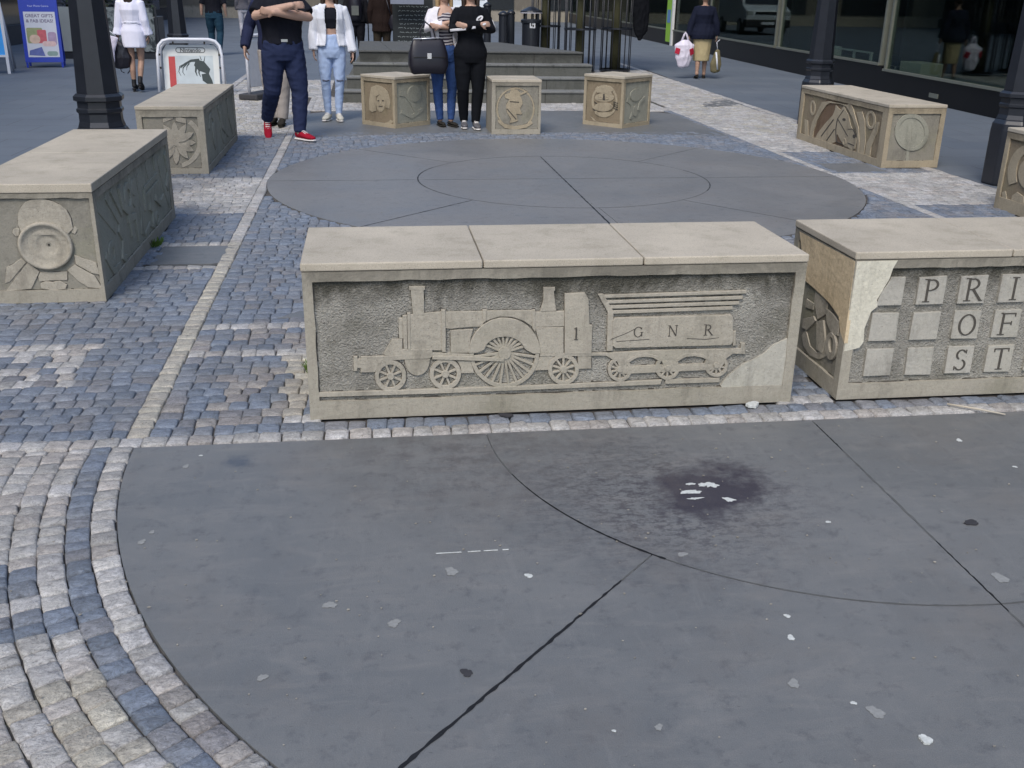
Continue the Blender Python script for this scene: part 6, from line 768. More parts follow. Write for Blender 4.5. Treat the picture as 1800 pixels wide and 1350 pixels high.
def person(label,loc,rz,H=1.7,w=1.0,fem=False,J={},skin=SKIN,top=None,legs=None,shoes=None,hair=None,grp=None,dress=None,extras=None,vox=.0085,lean=0,hands=True,shoekind='sneaker',sock=None):
    s=H/1.7; e=empty('person',loc,rz,label,'person',grp)
    j=dict(hipL=(-.09,0,.88),hipR=(.09,0,.88),kneeL=(-.095,-.015,.48),kneeR=(.095,-.015,.48),ankL=(-.10,.03,.085),ankR=(.10,.03,.085),toeL=(-.12,-1,0),toeR=(.12,-1,0),
      shL=(-.175,0,1.385),shR=(.175,0,1.385),elL=(-.235,.02,1.12),elR=(.235,.02,1.12),wrL=(-.245,-.05,.87),wrR=(.245,-.05,.87),hdL=(0,-.1,-1),hdR=(0,-.1,-1),hnL=(1,0,0),hnR=(-1,0,0))
    if fem: j.update(shL=(-.155,0,1.375),shR=(.155,0,1.375),elL=(-.205,.02,1.12),elR=(.205,.02,1.12),wrL=(-.225,-.04,.88),wrR=(.225,-.04,.88))
    j.update({k:v for k,v in J.items() if k!='arm'}); j={k:tuple(np.array(v)*(s if k[:2] not in('to','hd','hn') else 1)) for k,v in j.items()}
    br=[(z*s,a*s,b*s) for z,a,b in body_rings(w,fem)]
    ar=.9 if fem else 1.08; ar*=s*J.get('arm',1); lg=(.95 if fem else 1.05)*s*(w**.7)
    B=MB()
    B.tube([(0,0,z) for z,a,b in br],[(a,b) for z,a,b in br],16,hint=(0,1,0),rnd=False)
    B.tube([(0,0,1.40*s),(0,-.008*s,1.47*s),(0,-.02*s,1.56*s)],[.062*s,.052*s,.052*s],12)
    B.ell((0,-.012*s,1.615*s),(.075*s,.094*s,.105*s)); B.ell((0,-.045*s,1.555*s),(.052*s,.055*s,.055*s)); B.tube([(0,-.10*s,1.625*s),(0,-.122*s,1.585*s)],[.009*s,.014*s],8,rnd=True)
    B.ell((0,-.098*s,1.545*s),(.024*s,.010*s,.008*s))
    for q in (-1,1): B.ell((q*.077*s,.0,1.60*s),(.010*s,.02*s,.03*s)); B.ell((q*.03*s,-.094*s,1.622*s),(.014*s,.008*s,.009*s))
    for q in 'LR':
        S,E,W=j['sh'+q],j['el'+q],j['wr'+q]; sg=-1 if q=='L' else 1
        B.tube([(S[0]*.6,0,S[2]),S,tuple((V3(S)+V3(E))/2),E,tuple((V3(E)*.65+V3(W)*.35)),W],[.05*ar,.052*ar,.046*ar,.040*ar,.040*ar,.025*ar],12,rnd=True)
        if hands: hand(B,W,j['hd'+q],j['hn'+q],.45,s*(.92 if fem else 1.0),mir=-sg)
        Hp,K,A=j['hip'+q],j['knee'+q],j['ank'+q]
        B.tube([Hp,tuple(V3(Hp)*.5+V3(K)*.5),K,tuple(V3(K)*.62+V3(A)*.38+np.array((0,.018*s,0))),tuple(V3(K)*.12+V3(A)*.88),A],[.078*lg,.068*lg,.050*lg,.050*lg,.034*lg,.036*lg],14,rnd=True)
    put('body',remesh(B,vox,3),skin,e)
    def legtube(mb,infl,upto=None,q='L',flare=0,knee=1.0):
        Hp,K,A=map(V3,(j['hip'+q],j['knee'+q],j['ank'+q])); end=A if upto is None else K+(A-K)*upto
        mb.tube([tuple(Hp),tuple(Hp*.5+K*.5),tuple(K),tuple(K*.6+A*.4+np.array((0,.015,0))),tuple(end)],[.094*lg+infl,.083*lg+infl,.057*lg*knee+infl,.053*lg*knee+infl,(.038+flare)*lg+infl],14,rnd=False)
    if legs:
        m=MB(); infl=legs.get('infl',.006); top_z=legs.get('waist',.99)*s
        rr_=[(z,a,b) for z,a,b in br if .80*s<=z<=top_z]; 
        za=np.interp(top_z,[z for z,_,_ in br],[a for _,a,_ in br]); zb=np.interp(top_z,[z for z,_,_ in br],[b for _,_,b in br])
        rr_.append((top_z,za,zb)); m.tube([(0,0,z) for z,a,b in rr_],[(a+infl+.004,b+infl+.004) for z,a,b in rr_],18)
        for q in 'LR': legtube(m,infl,legs.get('upto'),q,legs.get('flare',0),legs.get('knee',1))
        put('trousers',remesh(m,.009,3,legs.get('fold',.004),(18,18,38),fseed=int(H*997)%83),legs['mat'],e)
    if dress:
        m=MB(); rr_=[(dress['hem'],dress.get('hw',.19),dress.get('hd',.14))]+[(z/s,a/s+.015,b/s+.015) for z,a,b in br if z/s>max(dress['hem'],.86)+.03 and z/s<dress.get('top',1.43)]
        rr_=[(z*s,a*s,b*s) for z,a,b in rr_]; m.tube([(0,0,z) for z,a,b in rr_],[(a,b) for z,a,b in rr_],20)
        put(dress.get('name','dress'),remesh(m,.010,3,dress.get('fold',.006),(24,24,9),fseed=5),dress['mat'],e)
    if top:
        m=MB(); infl=top.get('infl',.012); z0=top.get('hem',.93)*s; z1=top.get('neck',1.45)*s
        zz=sorted(set([z0]+[z for z,_,_ in br if z0+.03<z<z1-.01]+[z1])); ia=lambda z,i: float(np.interp(z,[r[0] for r in br],[r[i] for r in br]))
        fl=top.get('flare',0)
        rg=[(z,ia(z,1)+infl+fl*max(0,(1.1*s-z)),ia(z,2)+infl+fl*max(0,(1.1*s-z))) for z in zz]
        if top.get('open'):
            # open fronted garment: C shaped shell
            go=top['open']; n=26; th=.012; vs=[];fs=[]
            for z,a,b in rg:
                for inn in (0,1):
                    for k in range(n+1):
                        t=math.radians(-90+go+(360-2*go)*k/n); a_,b_=a-inn*th,b-inn*th; vs.append((math.cos(t)*a_,math.sin(t)*b_,z))
            L=n+1
            for i in range(len(rg)-1):
                o0=i*2*L; o1=(i+1)*2*L
                for k in range(n): fs.append((o0+k,o0+k+1,o1+k+1,o1+k)); fs.append((o0+L+k+1,o0+L+k,o1+L+k,o1+L+k+1))
                fs.append((o0,o1,o1+L,o0+L)); fs.append((o0+n,o0+L+n,o1+L+n,o1+n))
            for i in (0,len(rg)-1):
                o0=i*2*L
                for k in range(n): fs.append((o0+k,o0+L+k,o0+L+k+1,o0+k+1) if i==0 else (o0+k,o0+k+1,o0+L+k+1,o0+L+k))
            m.add(vs,fs)
        else: m.tube([(0,0,z) for z,a,b in rg],[(a,b) for z,a,b in rg],20)
        sl=top.get('sleeve',1.0); si=top.get('sinf',.012)
        if sl>0:
            for q in 'LR':
                S,E,W=map(V3,(j['sh'+q],j['el'+q],j['wr'+q]))
                pts=[tuple(S*[.62,1,1]),tuple(S),tuple(S*.5+E*.5)]; rd=[.054*ar+si,.058*ar+si,.050*ar+si]
                if sl<=.5: pts[-1]=tuple(S+(E-S)*sl*2); rd[-1]=.052*ar+si
                else:
                    pts+=[tuple(E),tuple(E*.6+W*.4),tuple(E+(W-E)*(sl*2-1))]; rd+=[.044*ar+si,.043*ar+si,.031*ar+si+top.get('cuff',0)]
                m.tube(pts,rd,14)
        put(top.get('name','top'),remesh(m,.009,2,top.get('fold',.0045),top.get('fs',(30,30,14)),fseed=top.get('seed',3)),top['mat'],e)
    if shoes:
        for q in 'LR':
            A=V3(j['ank'+q]); t=Vector(j['toe'+q]).normalized(); side=Vector((0,0,1)).cross(t).normalized(); up=t.cross(side)*1.0
            if up.z<0: up=-up
            o0=Vector(A)-Vector((0,0,0)); fl=.255*s*(.93 if fem else 1.10)
            heel=o0-t*.055*s-up*.055*s; mt=lambda f,u_: heel+t*fl*f+up*u_*s
            m=MB()
            if shoekind=='flat':
                m.tube([tuple(mt(.0,.012)),tuple(mt(.25,.012)),tuple(mt(.6,.012)),tuple(mt(.92,.008))],[(.03*s,.018*s),(.032*s,.018*s),(.040*s,.018*s),(.026*s,.014*s)],12,hint=up,rnd=True)
            else:
                m.tube([tuple(mt(.06,.03)),tuple(mt(.3,.035)),tuple(mt(.55,.024)),tuple(mt(.78,.014)),tuple(mt(.95,.010))],[(.034*s,.036*s),(.038*s,.044*s),(.044*s,.034*s),(.046*s,.026*s),(.032*s,.018*s)],12,hint=up,rnd=True)
                hh=shoes.get('ankle',.045)
                m.tube([tuple(mt(.16,.03)),tuple(mt(.16,.05+hh))],[(.038*s,.046*s),(.037*s,.043*s)],12,hint=t)
            so=put('shoe',remesh(m,.006,2),shoes['mat'],e)
            m=MB(); m.tube([tuple(mt(-.02,-.016)),tuple(mt(.3,-.016)),tuple(mt(.7,-.016)),tuple(mt(1.0,-.012))],[(.036*s,.013*s),(.036*s,.012*s),(.049*s,.012*s),(.030*s,.010*s)],12,hint=up,rnd=True)
            if shoes.get('heel'): m.tube([tuple(mt(.08,-.02)),tuple(mt(.06,-.075))],[(.026*s,.026*s),(.018*s,.018*s)],10)
            k=put('sole',remesh(m,.006,1),shoes.get('sole',shoes['mat']),e); k.parent=so
            if shoes.get('lace'):
                m=MB()
                for i in range(6):
                    f=.34+i*.07; hz=(.035+.044)*(1-i*.085)+.004-i*.002; m.tube([tuple(mt(f,hz-.006)-side*.026*s),tuple(mt(f+.01,hz)),tuple(mt(f,hz-.006)+side*.026*s)],[.0055]*3,6)
                k=m.build('lace',shoes['lace'],e); k.parent=so
    if hair:
        m=MB(); m.ell((0,.012*s,1.645*s),(.084*s,.098*s,.096*s)); 
        if hair.get('long'): m.tube([(0,.06*s,1.66*s),(0,.085*s,1.52*s),(0,.095*s,(1.52-hair['long'])*s)],[(.075*s,.04*s),(.085*s,.035*s),(.06*s,.02*s)],12,rnd=True)
        for q in (-1,1):
            if hair.get('long'): m.tube([(q*.07*s,.0,1.66*s),(q*.085*s,-.01*s,1.52*s),(q*.09*s,-.03*s,(1.56-hair['long']*.7)*s)],[.025*s,.028*s,.016*s],8,rnd=True)
        hm=remesh(m,.009,1,.003,(60,60,10)); put('hair',hm,hair['mat'],e)
    # eyes
    m=MB(); 
    for q in (-1,1): m.ell((q*.03*s,-.101*s,1.622*s),(.009*s,.005*s,.006*s),n=8,m=5)
    m.build('eyes',M_['dark'],e)
    return e,j,s
GP='people standing or walking round the steps'
hb=plain('dark_brown_hair',(.03,.018,.012),.5,.4); hbl=plain('fair_hair',(.35,.24,.12),.5,.4)
navyjean=fabric('dark_navy_denim',(.018,.026,.065),denim=True); lightjean=fabric('bleached_blue_denim',(.36,.46,.66),denim=True,var=.2); bluejean=fabric('mid_blue_denim',(.035,.075,.21),denim=True,var=.3)
black=fabric('black_cotton',(.010,.011,.017)); blacktrack=fabric('black_jersey',(.006,.007,.010)); whitef=fabric('white_cotton',(.72,.74,.80),var=.05)
redc=fabric('red_canvas',(.32,.010,.028)); whiter=plain('white_rubber',(.72,.70,.68),.6); 
CROSS=dict(elL=(-.285,-.07,1.21),elR=(.285,-.07,1.21),wrL=(.08,-.245,1.30),wrR=(-.09,-.225,1.24),hdL=(1,.25,.05),hdR=(-1,.3,.15),hnL=(0,1,-.2),hnR=(0,1,.2))
YC=math.radians(0)
# man in red shoes
e,j,s=person('big man in black t-shirt and navy jeans with red canvas shoes, arms crossed',(-.93,12.10,0),math.radians(12),1.80,1.2,J=dict(CROSS,arm=1.22,elL=(-.275,-.10,1.265),elR=(.275,-.10,1.255),wrL=(.08,-.285,1.37),wrR=(-.10,-.265,1.30),kneeL=(-.14,.0,.50),ankL=(-.185,.26,.19),toeL=(-.10,-1,-1.25),kneeR=(.145,-.05,.50),ankR=(.11,-.12,.085),toeR=(.62,-1,0),hipL=(-.10,0,.90),hipR=(.10,0,.90)),
   top=dict(mat=black,hem=.985,sleeve=.42,infl=.016,name='t_shirt',fold=.008),legs=dict(mat=navyjean,waist=1.02,infl=.012,fold=.008,knee=1.08,flare=.002),shoes=dict(mat=redc,sole=whiter,lace=whiter),hair=dict(mat=hb))
m=MB(); m.tube([(0,0,1.012*s),(0,0,1.035*s)],[(.209,.152),(.209,.152)],24); b=m.build('belt',M_['dark'],e); m=MB(); m.box(-.035,-.163,1.010*s,.035,-.150,1.036*s); k=m.build('buckle',plain('steel_buckle',(.6,.6,.6),.3,.5,.9),e); k.parent=b
# woman in pale jeans and white jacket
e,j,s=person('woman in ripped pale blue jeans and open white jacket beside the steps',(-.45,13.80,0),math.radians(6),1.68,1.0,True,J=dict(elL=(-.215,.03,1.13),elR=(.235,.02,1.14),wrL=(-.23,-.02,.90),wrR=(.27,-.04,.88),ankL=(-.075,.05,.085),ankR=(.055,-.01,.085),kneeL=(-.095,-.02,.49),kneeR=(.085,-.03,.49),toeL=(-.45,-1,0),toeR=(.1,-1,0)),
   top=dict(mat=whitef,hem=.95,open=26,infl=.038,sinf=.022,name='jacket',cuff=.008,fold=.012,flare=.06),legs=dict(mat=lightjean,waist=1.09,infl=.004,fold=.005),shoes=dict(mat=plain('cream_trainer',(.55,.53,.45),.6),sole=whiter,lace=whiter),hair=dict(mat=hb,long=.3))
m=MB(); rg=[(1.165,.128,.102),(1.22,.137,.110),(1.28,.155,.128),(1.36,.152,.106),(1.42,.115,.078)]; m.tube([(0,0,z*s) for z,_,_ in rg],[(a*s,b*s) for _,a,b in rg],20); put('crop_top',remesh(m,.009,2,.003),black,e)
m=MB()
for q,x in (('L',-1),('R',1)):
    K=j['knee'+q]; m.tube([(K[0]-.045,K[1]-.056,K[2]+.035),(K[0],K[1]-.068,K[2]+.028),(K[0]+.045,K[1]-.056,K[2]+.035)],[(.010,.004)]*3,8,hint=(0,1,0))
m.build('knee_rip',plain('dark_rip_thread',(.10,.11,.16),.9),e)  # dark band across each knee marks the rip
# woman with striped top
e,j,s=person('woman in striped top, white cardigan and blue jeans, arms folded by a stone stool',(.96,13.25,0),math.radians(8),1.68,1.10,True,J=dict(CROSS,elL=(-.235,-.06,1.20),elR=(.235,-.06,1.19),wrL=(.07,-.225,1.29),wrR=(-.10,-.21,1.22),ankL=(-.055,.04,.085),ankR=(.075,-.02,.085),toeL=(.1,-1,0),toeR=(.25,-1,0),hdL=(1,.1,.25)),
   top=dict(mat=fabric('white_cardigan_knit',(.74,.72,.76),var=.05),hem=.90,open=34,infl=.030,sinf=.014,name='cardigan',sleeve=.80,fold=.004,flare=.05),legs=dict(mat=bluejean,waist=1.0,infl=.004,fold=.005),shoes=dict(mat=M_['dark']),shoekind='flat',hair=dict(mat=hbl,long=.3))
n=NT('striped_jersey'); wv=n.n('ShaderNodeTexWave'); wv.bands_direction='Z'; wv.inputs['Scale'].default_value=9; wv.inputs['Distortion'].default_value=4.5; wv.inputs['Detail'].default_value=1; wv.inputs['Detail Scale'].default_value=.7; n.l(n.co,wv.inputs['Vector'])
STR=n.fin(n.mix(n.ramp(wv.outputs['Fac'],[(.42,0),(.52,1)]),(.50,.47,.48),(.045,.04,.06)),.85,.2)
m=MB(); rg=[(.90,.178,.126),(1.03,.142,.110),(1.12,.130,.103),(1.22,.142,.114),(1.30,.156,.130),(1.37,.14,.108),(1.395,.12,.09)]; m.tube([(0,0,z*s) for z,_,_ in rg],[(a*s,b*s) for _,a,b in rg],20); put('striped_top',remesh(m,.009,2,.003),STR,e)
m=MB(); m.obox((.15,-.285,1.30),.035,.006,.06,rz=.3,ry=.5); ph=bevel(m.build('phone',plain('red_phone_case',(.65,.03,.08),.4)),.004); tag(ph,'red phone held by the woman in the striped top','phone'); ph.matrix_world=e.matrix_basis.copy() if 0 else Matrix.Translation(e.location)@Matrix.Rotation(e.rotation_euler.z,4,'Z')
# woman in black tracksuit
e,j,s=person('woman in black tracksuit with white sleeve stripe, arms folded, before the steps',(1.26,12.98,0),math.radians(4),1.70,1.10,True,J=dict(CROSS,elL=(-.245,-.06,1.19),elR=(.255,-.05,1.19),wrL=(.09,-.215,1.25),wrR=(-.08,-.20,1.23),ankL=(-.065,.10,.085),ankR=(.06,-.03,.085),toeL=(-.1,-1,0),toeR=(.05,-1,0)),
   top=dict(mat=blacktrack,hem=.90,infl=.020,sinf=.018,name='track_jacket',fold=.005),legs=dict(mat=blacktrack,waist=1.0,infl=.016,fold=.004,flare=-.004),shoes=dict(mat=plain('grey_black_trainer',(.10,.10,.11),.6),sole=whiter,lace=whiter,ankle=.03),hair=dict(mat=hb,long=.3))
m=MB(); S,E,Wp=j['shL'],j['elL'],j['wrL']
def off(p,q,o): return tuple(V3(p)+np.array(o))
stripe=plain('white_stripe_fabric',(.75,.75,.78),.8)
a=V3(E);b=V3(Wp); m.tube([tuple(a+np.array((-.02,-.052,-.015))),tuple(a*.6+b*.4+np.array((0,-.062,-.02))),tuple(a*.2+b*.8+np.array((0,-.052,-.018)))],[(.016,.005)]*3,8,hint=(0,1,0))
a=V3(j['shR']);b=V3(j['elR']); m.tube([tuple(a+np.array((.066,-.012,0))),tuple(a*.5+b*.5+np.array((.062,-.02,0))),tuple(a*.12+b*.88+np.array((.054,-.03,0)))],[(.005,.016)]*3,8,hint=(0,1,0))
m.build('sleeve_stripe',stripe,e)
def swoosh(w):
    t=np.linspace(0,1,12); up=[(w*(x-.5),w*(.06+.30*(x-.18)**2*(1.35)+.02)) for x in t]; lo=[(w*(x-.5),w*(-.16+.62*(x-.28)**2)) for x in t[::-1]]; return [(w*-.5,w*.10)]+lo[::-1]+up[::-1][1:-1]
m=MB(); o_=circ(0,0,1,0,340,20); m.mesh(shape2d([[(x*.047,z*.028) for x,z in o_]],.003),Matrix.Translation((.088,-.153,1.315))@Matrix.Rotation(-.35,4,'Z')@Matrix.Rotation(math.radians(90),4,'X')@Matrix.Rotation(.6,4,'Z')); lg_=m.build('chest_logo',stripe,e)
m=MB(); m.mesh(shape2d([swoosh(.05)],.0015),Matrix.Translation((.0880,-.1565,1.315))@Matrix.Rotation(-.35,4,'Z')@Matrix.Rotation(math.radians(90),4,'X')@Matrix.Rotation(.35,4,'Z')); k=m.build('logo_mark',M_['dark'],e); k.parent=lg_
m=MB(); m.mesh(shape2d([[(x*.022,z*.012) for x,z in o_]],.003),Matrix.Translation((.13,-.225,1.255))@Matrix.Rotation(math.radians(90),4,'X')@Matrix.Rotation(.4,4,'Z')); m.build('sleeve_badge',stripe,e)
# black holdall bag
BGS=1.15
bagb=plain('black_leather_bag',(.012,.011,.018),.42,.5,bmp=.1)
e=empty('handbag',(.74,12.98,.665),math.radians(8),'large black handbag with silver bar and clasp, hanging over a stone stool','handbag')
m=MB(); vs=[];fs=[]; n_=32; se=lambda v,p: math.copysign(abs(v)**p,v)
lv=[(.0,.195,.070),(.012,.215,.088),(.10,.245,.098),(.22,.240,.088),(.33,.212,.060),(.395,.188,.034),(.402,.180,.028)]
for z,rx,ry in lv:
    for k in range(n_): t=2*math.pi*k/n_; vs.append((rx*se(math.cos(t),.45),ry*se(math.sin(t),.5),z+.006*math.sin(3*t+z*9)))
for i_ in range(len(lv)-1):
    for k in range(n_): fs.append((i_*n_+k,i_*n_+(k+1)%n_,(i_+1)*n_+(k+1)%n_,(i_+1)*n_+k))
fs.append(tuple(range(n_))[::-1]); fs.append(tuple(range(len(vs)-n_,len(vs)))); m.add(vs,fs,smooth=True); m.build('bag_body',bagb,e)
m=MB(); m.tube([(-.185,-.03,.405),(.185,-.035,.42)],[(.007,.010)]*2,8); m.build('silver_bar',plain('bright_steel',(.8,.8,.82),.25,.5,.6),e)
m=MB(); m.box(-.028,-.106,.18,.022,-.088,.245); m.build('clasp',plain('polished_clasp',(.8,.8,.82),.25,.5,.6),e)
m=MB(); m.box(-.20,-.0985,.195,.20,-.0900,.20); m.build('flap_seam',M_['dark'],e)
m=MB()
for dx in (0,): m.tube([(-.09,-.03,.37),(-.10,-.02,.50),(-.02,.05,.60),(.08,.07,.52),(.10,-.02,.37)],[.010]*5,8)
m.build('handle',bagb,e)
# person hidden behind the man
beige=fabric('beige_trouser_cloth',(.36,.33,.31)); 
e,j,s=person('person in dark jacket and beige trousers, mostly hidden behind the big man',(-1.13,13.35,0),math.radians(-10),1.74,1.0,J=dict(elL=(-.30,.02,1.14),wrL=(-.31,-.16,.92),ankL=(-.07,.04,.085),ankR=(.05,-.02,.085)),
   top=dict(mat=fabric('navy_jacket_cloth',(.02,.025,.06)),hem=.88,infl=.030,sinf=.02,name='jacket',fold=.006),legs=dict(mat=beige,waist=1.0,infl=.014,fold=.005,flare=.012),shoes=dict(mat=M_['dark']),hair=dict(mat=hb))
# woman in white dress, from behind
whd=fabric('white_dress_cotton',(.80,.80,.92),var=.04)
e,j,s=person('woman in short white belted dress and black ankle boots walking away',(-3.70,17.75,0),math.radians(176),1.66,1.06,True,J=dict(kneeL=(-.07,-.04,.48),ankL=(-.055,.10,.16),kneeR=(.075,-.02,.48),ankR=(.075,.0,.11),toeL=(.1,-1,-.5),toeR=(.1,-1,-.1),elR=(.215,.0,1.10),wrR=(.26,-.02,.88)),
   dress=dict(mat=whd,hem=.70,hw=.185,hd=.15,fold=.007),top=dict(mat=whd,hem=1.06,sleeve=.95,infl=.022,sinf=.024,cuff=.03,name='bodice',fold=.005),shoes=dict(mat=plain('black_suede',(.012,.012,.014),.7),heel=True,ankle=.085),hair=dict(mat=hb,long=.2),skin=SKIN2)
m=MB(); m.tube([(0,0,1.075*s),(0,0,1.105*s)],[(.150,.122),(.148,.120)],22); m.build('belt',fabric('white_belt_cloth',(.74,.75,.86)),e)
E0=Matrix.Translation((-4.02,17.72,0))
b1=empty('carrier_bag',(-4.06,17.60,.44),math.radians(-8),'pale folded carrier bag held by the woman in the white dress','bag')
m=MB(); m.tube([(-.03,0,.0),(-.01,0,.2),(.05,0,.42)],[(.085,.03),(.09,.04),(.11,.02)],14,hint=(0,1,0)); put('bag_body',remesh(m,.01,2,.008),fabric('lilac_white_bag',(.62,.58,.68)),b1)
m=MB(); m.tube([(.0,0,.40),(.03,0,.5),(.12,0,.42)],[.006]*3,6); m.build('handle',whitef,b1)
b2=empty('shoulder_bag',(-3.93,17.72,.40),0,'soft black bag with loose straps held by the woman in the white dress','bag')
m=MB(); m.tube([(0,0,.0),(0,0,.12),(-.01,0,.30),(-.02,0,.38)],[(.13,.05),(.17,.08),(.12,.06),(.03,.03)],14,hint=(0,1,0),rnd=True); put('bag_body',remesh(m,.01,2,.006),bagb,b2)
m=MB(); m.tube([(.12,0,.02),(.13,0,-.06),(.08,0,-.12)],[.008]*3,6); m.tube([(-.03,0,-.02),(-.01,0,-.09),(.03,0,-.11)],[.007]*3,6); m.tube([(-.02,0,.36),(-.04,0,.48)],[.012]*2,6); m.build('strap',bagb,b2)
# lady at right, from behind
e,j,s=person('woman in long black coat and tan skirt walking away past the shopfront',(6.78,20.95,0),math.radians(170),1.64,1.15,True,J=dict(kneeL=(-.08,-.03,.46),ankL=(-.09,-.06,.085),kneeR=(.07,.02,.46),ankR=(.08,.10,.10),elL=(-.26,.02,1.1),wrL=(-.30,-.02,.88),elR=(.26,.02,1.1),wrR=(.30,.03,.86),toeR=(.1,-1,-.25)),
   dress=dict(mat=fabric('tan_skirt_cloth',(.42,.35,.20)),hem=.36,hw=.165,hd=.15,name='skirt',top=1.1,fold=.006),top=dict(mat=fabric('black_wool_coat',(.010,.013,.028)),hem=.80,infl=.045,sinf=.03,name='coat',flare=.10,fold=.006),shoes=dict(mat=M_['dark']),shoekind='flat',hair=dict(mat=hb),skin=SKIN2)
b1=empty('carrier_bag',(6.38,20.85,.27),math.radians(-4),'white plastic carrier bag with red squares held by the woman in black coat','bag')
m=MB(); m.tube([(0,0,.0),(0,0,.15),(0,0,.38),(0,0,.45)],[(.12,.06),(.17,.09),(.20,.08),(.10,.03)],16,hint=(0,1,0),rnd=True); put('bag_body',remesh(m,.011,2,.010),plain('white_polythene',(.68,.64,.74),.4,.4),b1)
m=MB(); m.tube([(-.08,0,.42),(-.02,0,.58),(.0,0,.62),(.03,0,.58),(.09,0,.42)],[(.02,.006)]*5,8); m.build('handle',plain('white_polythene_handle',(.68,.64,.74),.4,.4),b1)
m=MB(); m.obox((-.15,-.065,.27),.05,.006,.055,rz=-.7,ry=.2); m.obox((.14,-.07,.26),.05,.006,.06,rz=.6,ry=-.3); m.build('red_square',plain('red_print',(.45,.02,.05),.5),b1)
b2=empty('shopping_bag',(7.08,20.90,.16),0,'olive and white shopping bag in the right hand of the woman in black coat','bag')
m=MB(); m.tube([(0,0,0),(0,0,.12),(.02,0,.38)],[(.10,.05),(.12,.06),(.05,.03)],14,hint=(0,1,0),rnd=True); put('bag_body',remesh(m,.01,2,.006),fabric('olive_bag',(.16,.14,.08)),b2)
m=MB(); m.tube([(.03,-.06,.02),(.0,-.07,.2),(-.02,-.04,.36)],[(.018,.004)]*3,6); m.tube([(.02,0,.38),(-.01,0,.55),(.05,0,.60)],[.008]*3,6); m.build('strap',whitef,b2)
# far walkers
tealj=fabric('dark_teal_denim',(.015,.045,.075),denim=True)
person('man in dark t-shirt and jeans with wristwatch walking away beyond the sign board',(-3.72,27.3,0),math.radians(172),1.78,1.12,J=dict(elL=(-.27,.02,1.12),elR=(.27,.0,1.12),wrL=(-.27,-.08,.88),wrR=(.30,-.05,.90),ankL=(-.12,.18,.12),kneeL=(-.12,.0,.5),kneeR=(.12,-.1,.5),ankR=(.12,-.1,.085),toeL=(0,-1,-.4)),
   top=dict(mat=black,hem=.94,sleeve=.45,infl=.02,name='t_shirt'),legs=dict(mat=tealj,waist=1.0,infl=.014),shoes=dict(mat=M_['dark']),hair=dict(mat=hb),hands=False,vox=.012)
GF='distant walkers beyond the steps'
def far(label,x,y,rz,H,topc,legc,fem=False,hem=.9,**k):
    return person(label,(x,y,0),math.radians(rz),H,1.05,fem,top=dict(mat=fabric('far_top',topc),hem=hem,infl=.035,sinf=.02,name='coat',flare=.05),legs=dict(mat=fabric('far_trousers',legc),waist=1.0,infl=.012),shoes=dict(mat=M_['dark']),hair=dict(mat=hb),hands=False,vox=.013,grp=GF,**k)
far('distant walker in grey top and pale trousers beside the man in jeans',-3.95,36.0,185,1.7,(.10,.10,.12),(.45,.45,.5),True)
far('distant walker in navy top and blue jeans right of the pale trousers',-3.2,36.5,180,1.75,(.03,.03,.05),(.10,.14,.22))
far('distant walker in brown jacket and blue jeans behind the big man',-2.35,28.0,170,1.75,(.10,.07,.05),(.03,.05,.12))
far('person in black with rucksack standing behind the steps platform',-.22,24.5,185,1.72,(.012,.012,.015),(.012,.012,.016))
far('person in long dark brown coat with shoulder bag behind the steps platform',.35,24.0,176,1.76,(.020,.012,.010),(.045,.035,.025),hem=.70)
m=MB(); m.tube([(0,0,.55),(.02,0,.75),(0,0,1.2),(-.05,0,1.65)],[(.03,.02),(.15,.05),(.20,.07),(.10,.05)],14,hint=(0,1,0)); tag(put('hanging_cloth',remesh(m,.012,2,.015),blacktrack,None),'black pointed cloth hanging beside the rightmost tree guard','cloth').location=(5.86,22.5,.12)
b=empty('rucksack',(-.23,24.36,1.0),0,'black and grey rucksack on the person behind the steps platform','bag'); m=MB(); m.tube([(0,0,0),(0,0,.25),(0,0,.45)],[(.14,.08),(.16,.10),(.12,.07)],12,hint=(0,1,0),rnd=True); m.build('bag_body',bagb,b); m=MB(); m.box(-.08,-.105,.05,.08,-.09,.25); m.build('pocket',plain('grey_pocket',(.12,.13,.12),.8),b)
b=empty('shoulder_bag',(.66,23.85,.78),0,'black shoulder bag on the person in the brown coat','bag'); m=MB(); m.tube([(0,0,0),(0,0,.12),(0,0,.28)],[(.13,.05),(.17,.07),(.12,.04)],12,hint=(0,1,0),rnd=True); m.build('bag_body',bagb,b); m=MB(); m.tube([(-.1,0,.25),(-.2,0,.62)],[.012]*2,6); m.build('strap',bagb,b)
# ================================================================ street furniture
paint_w=plain('white_powder_coat',(.68,.70,.75),.35,.5,var=.05)
def tmesh(txt,sz,mt,mat,parent,name='lettering',bold=0,align='CENTER'):
    m=MB(); m.mesh(text_mesh(txt,sz,.0015,align,bold),mt); return m.build(name,mat,parent)
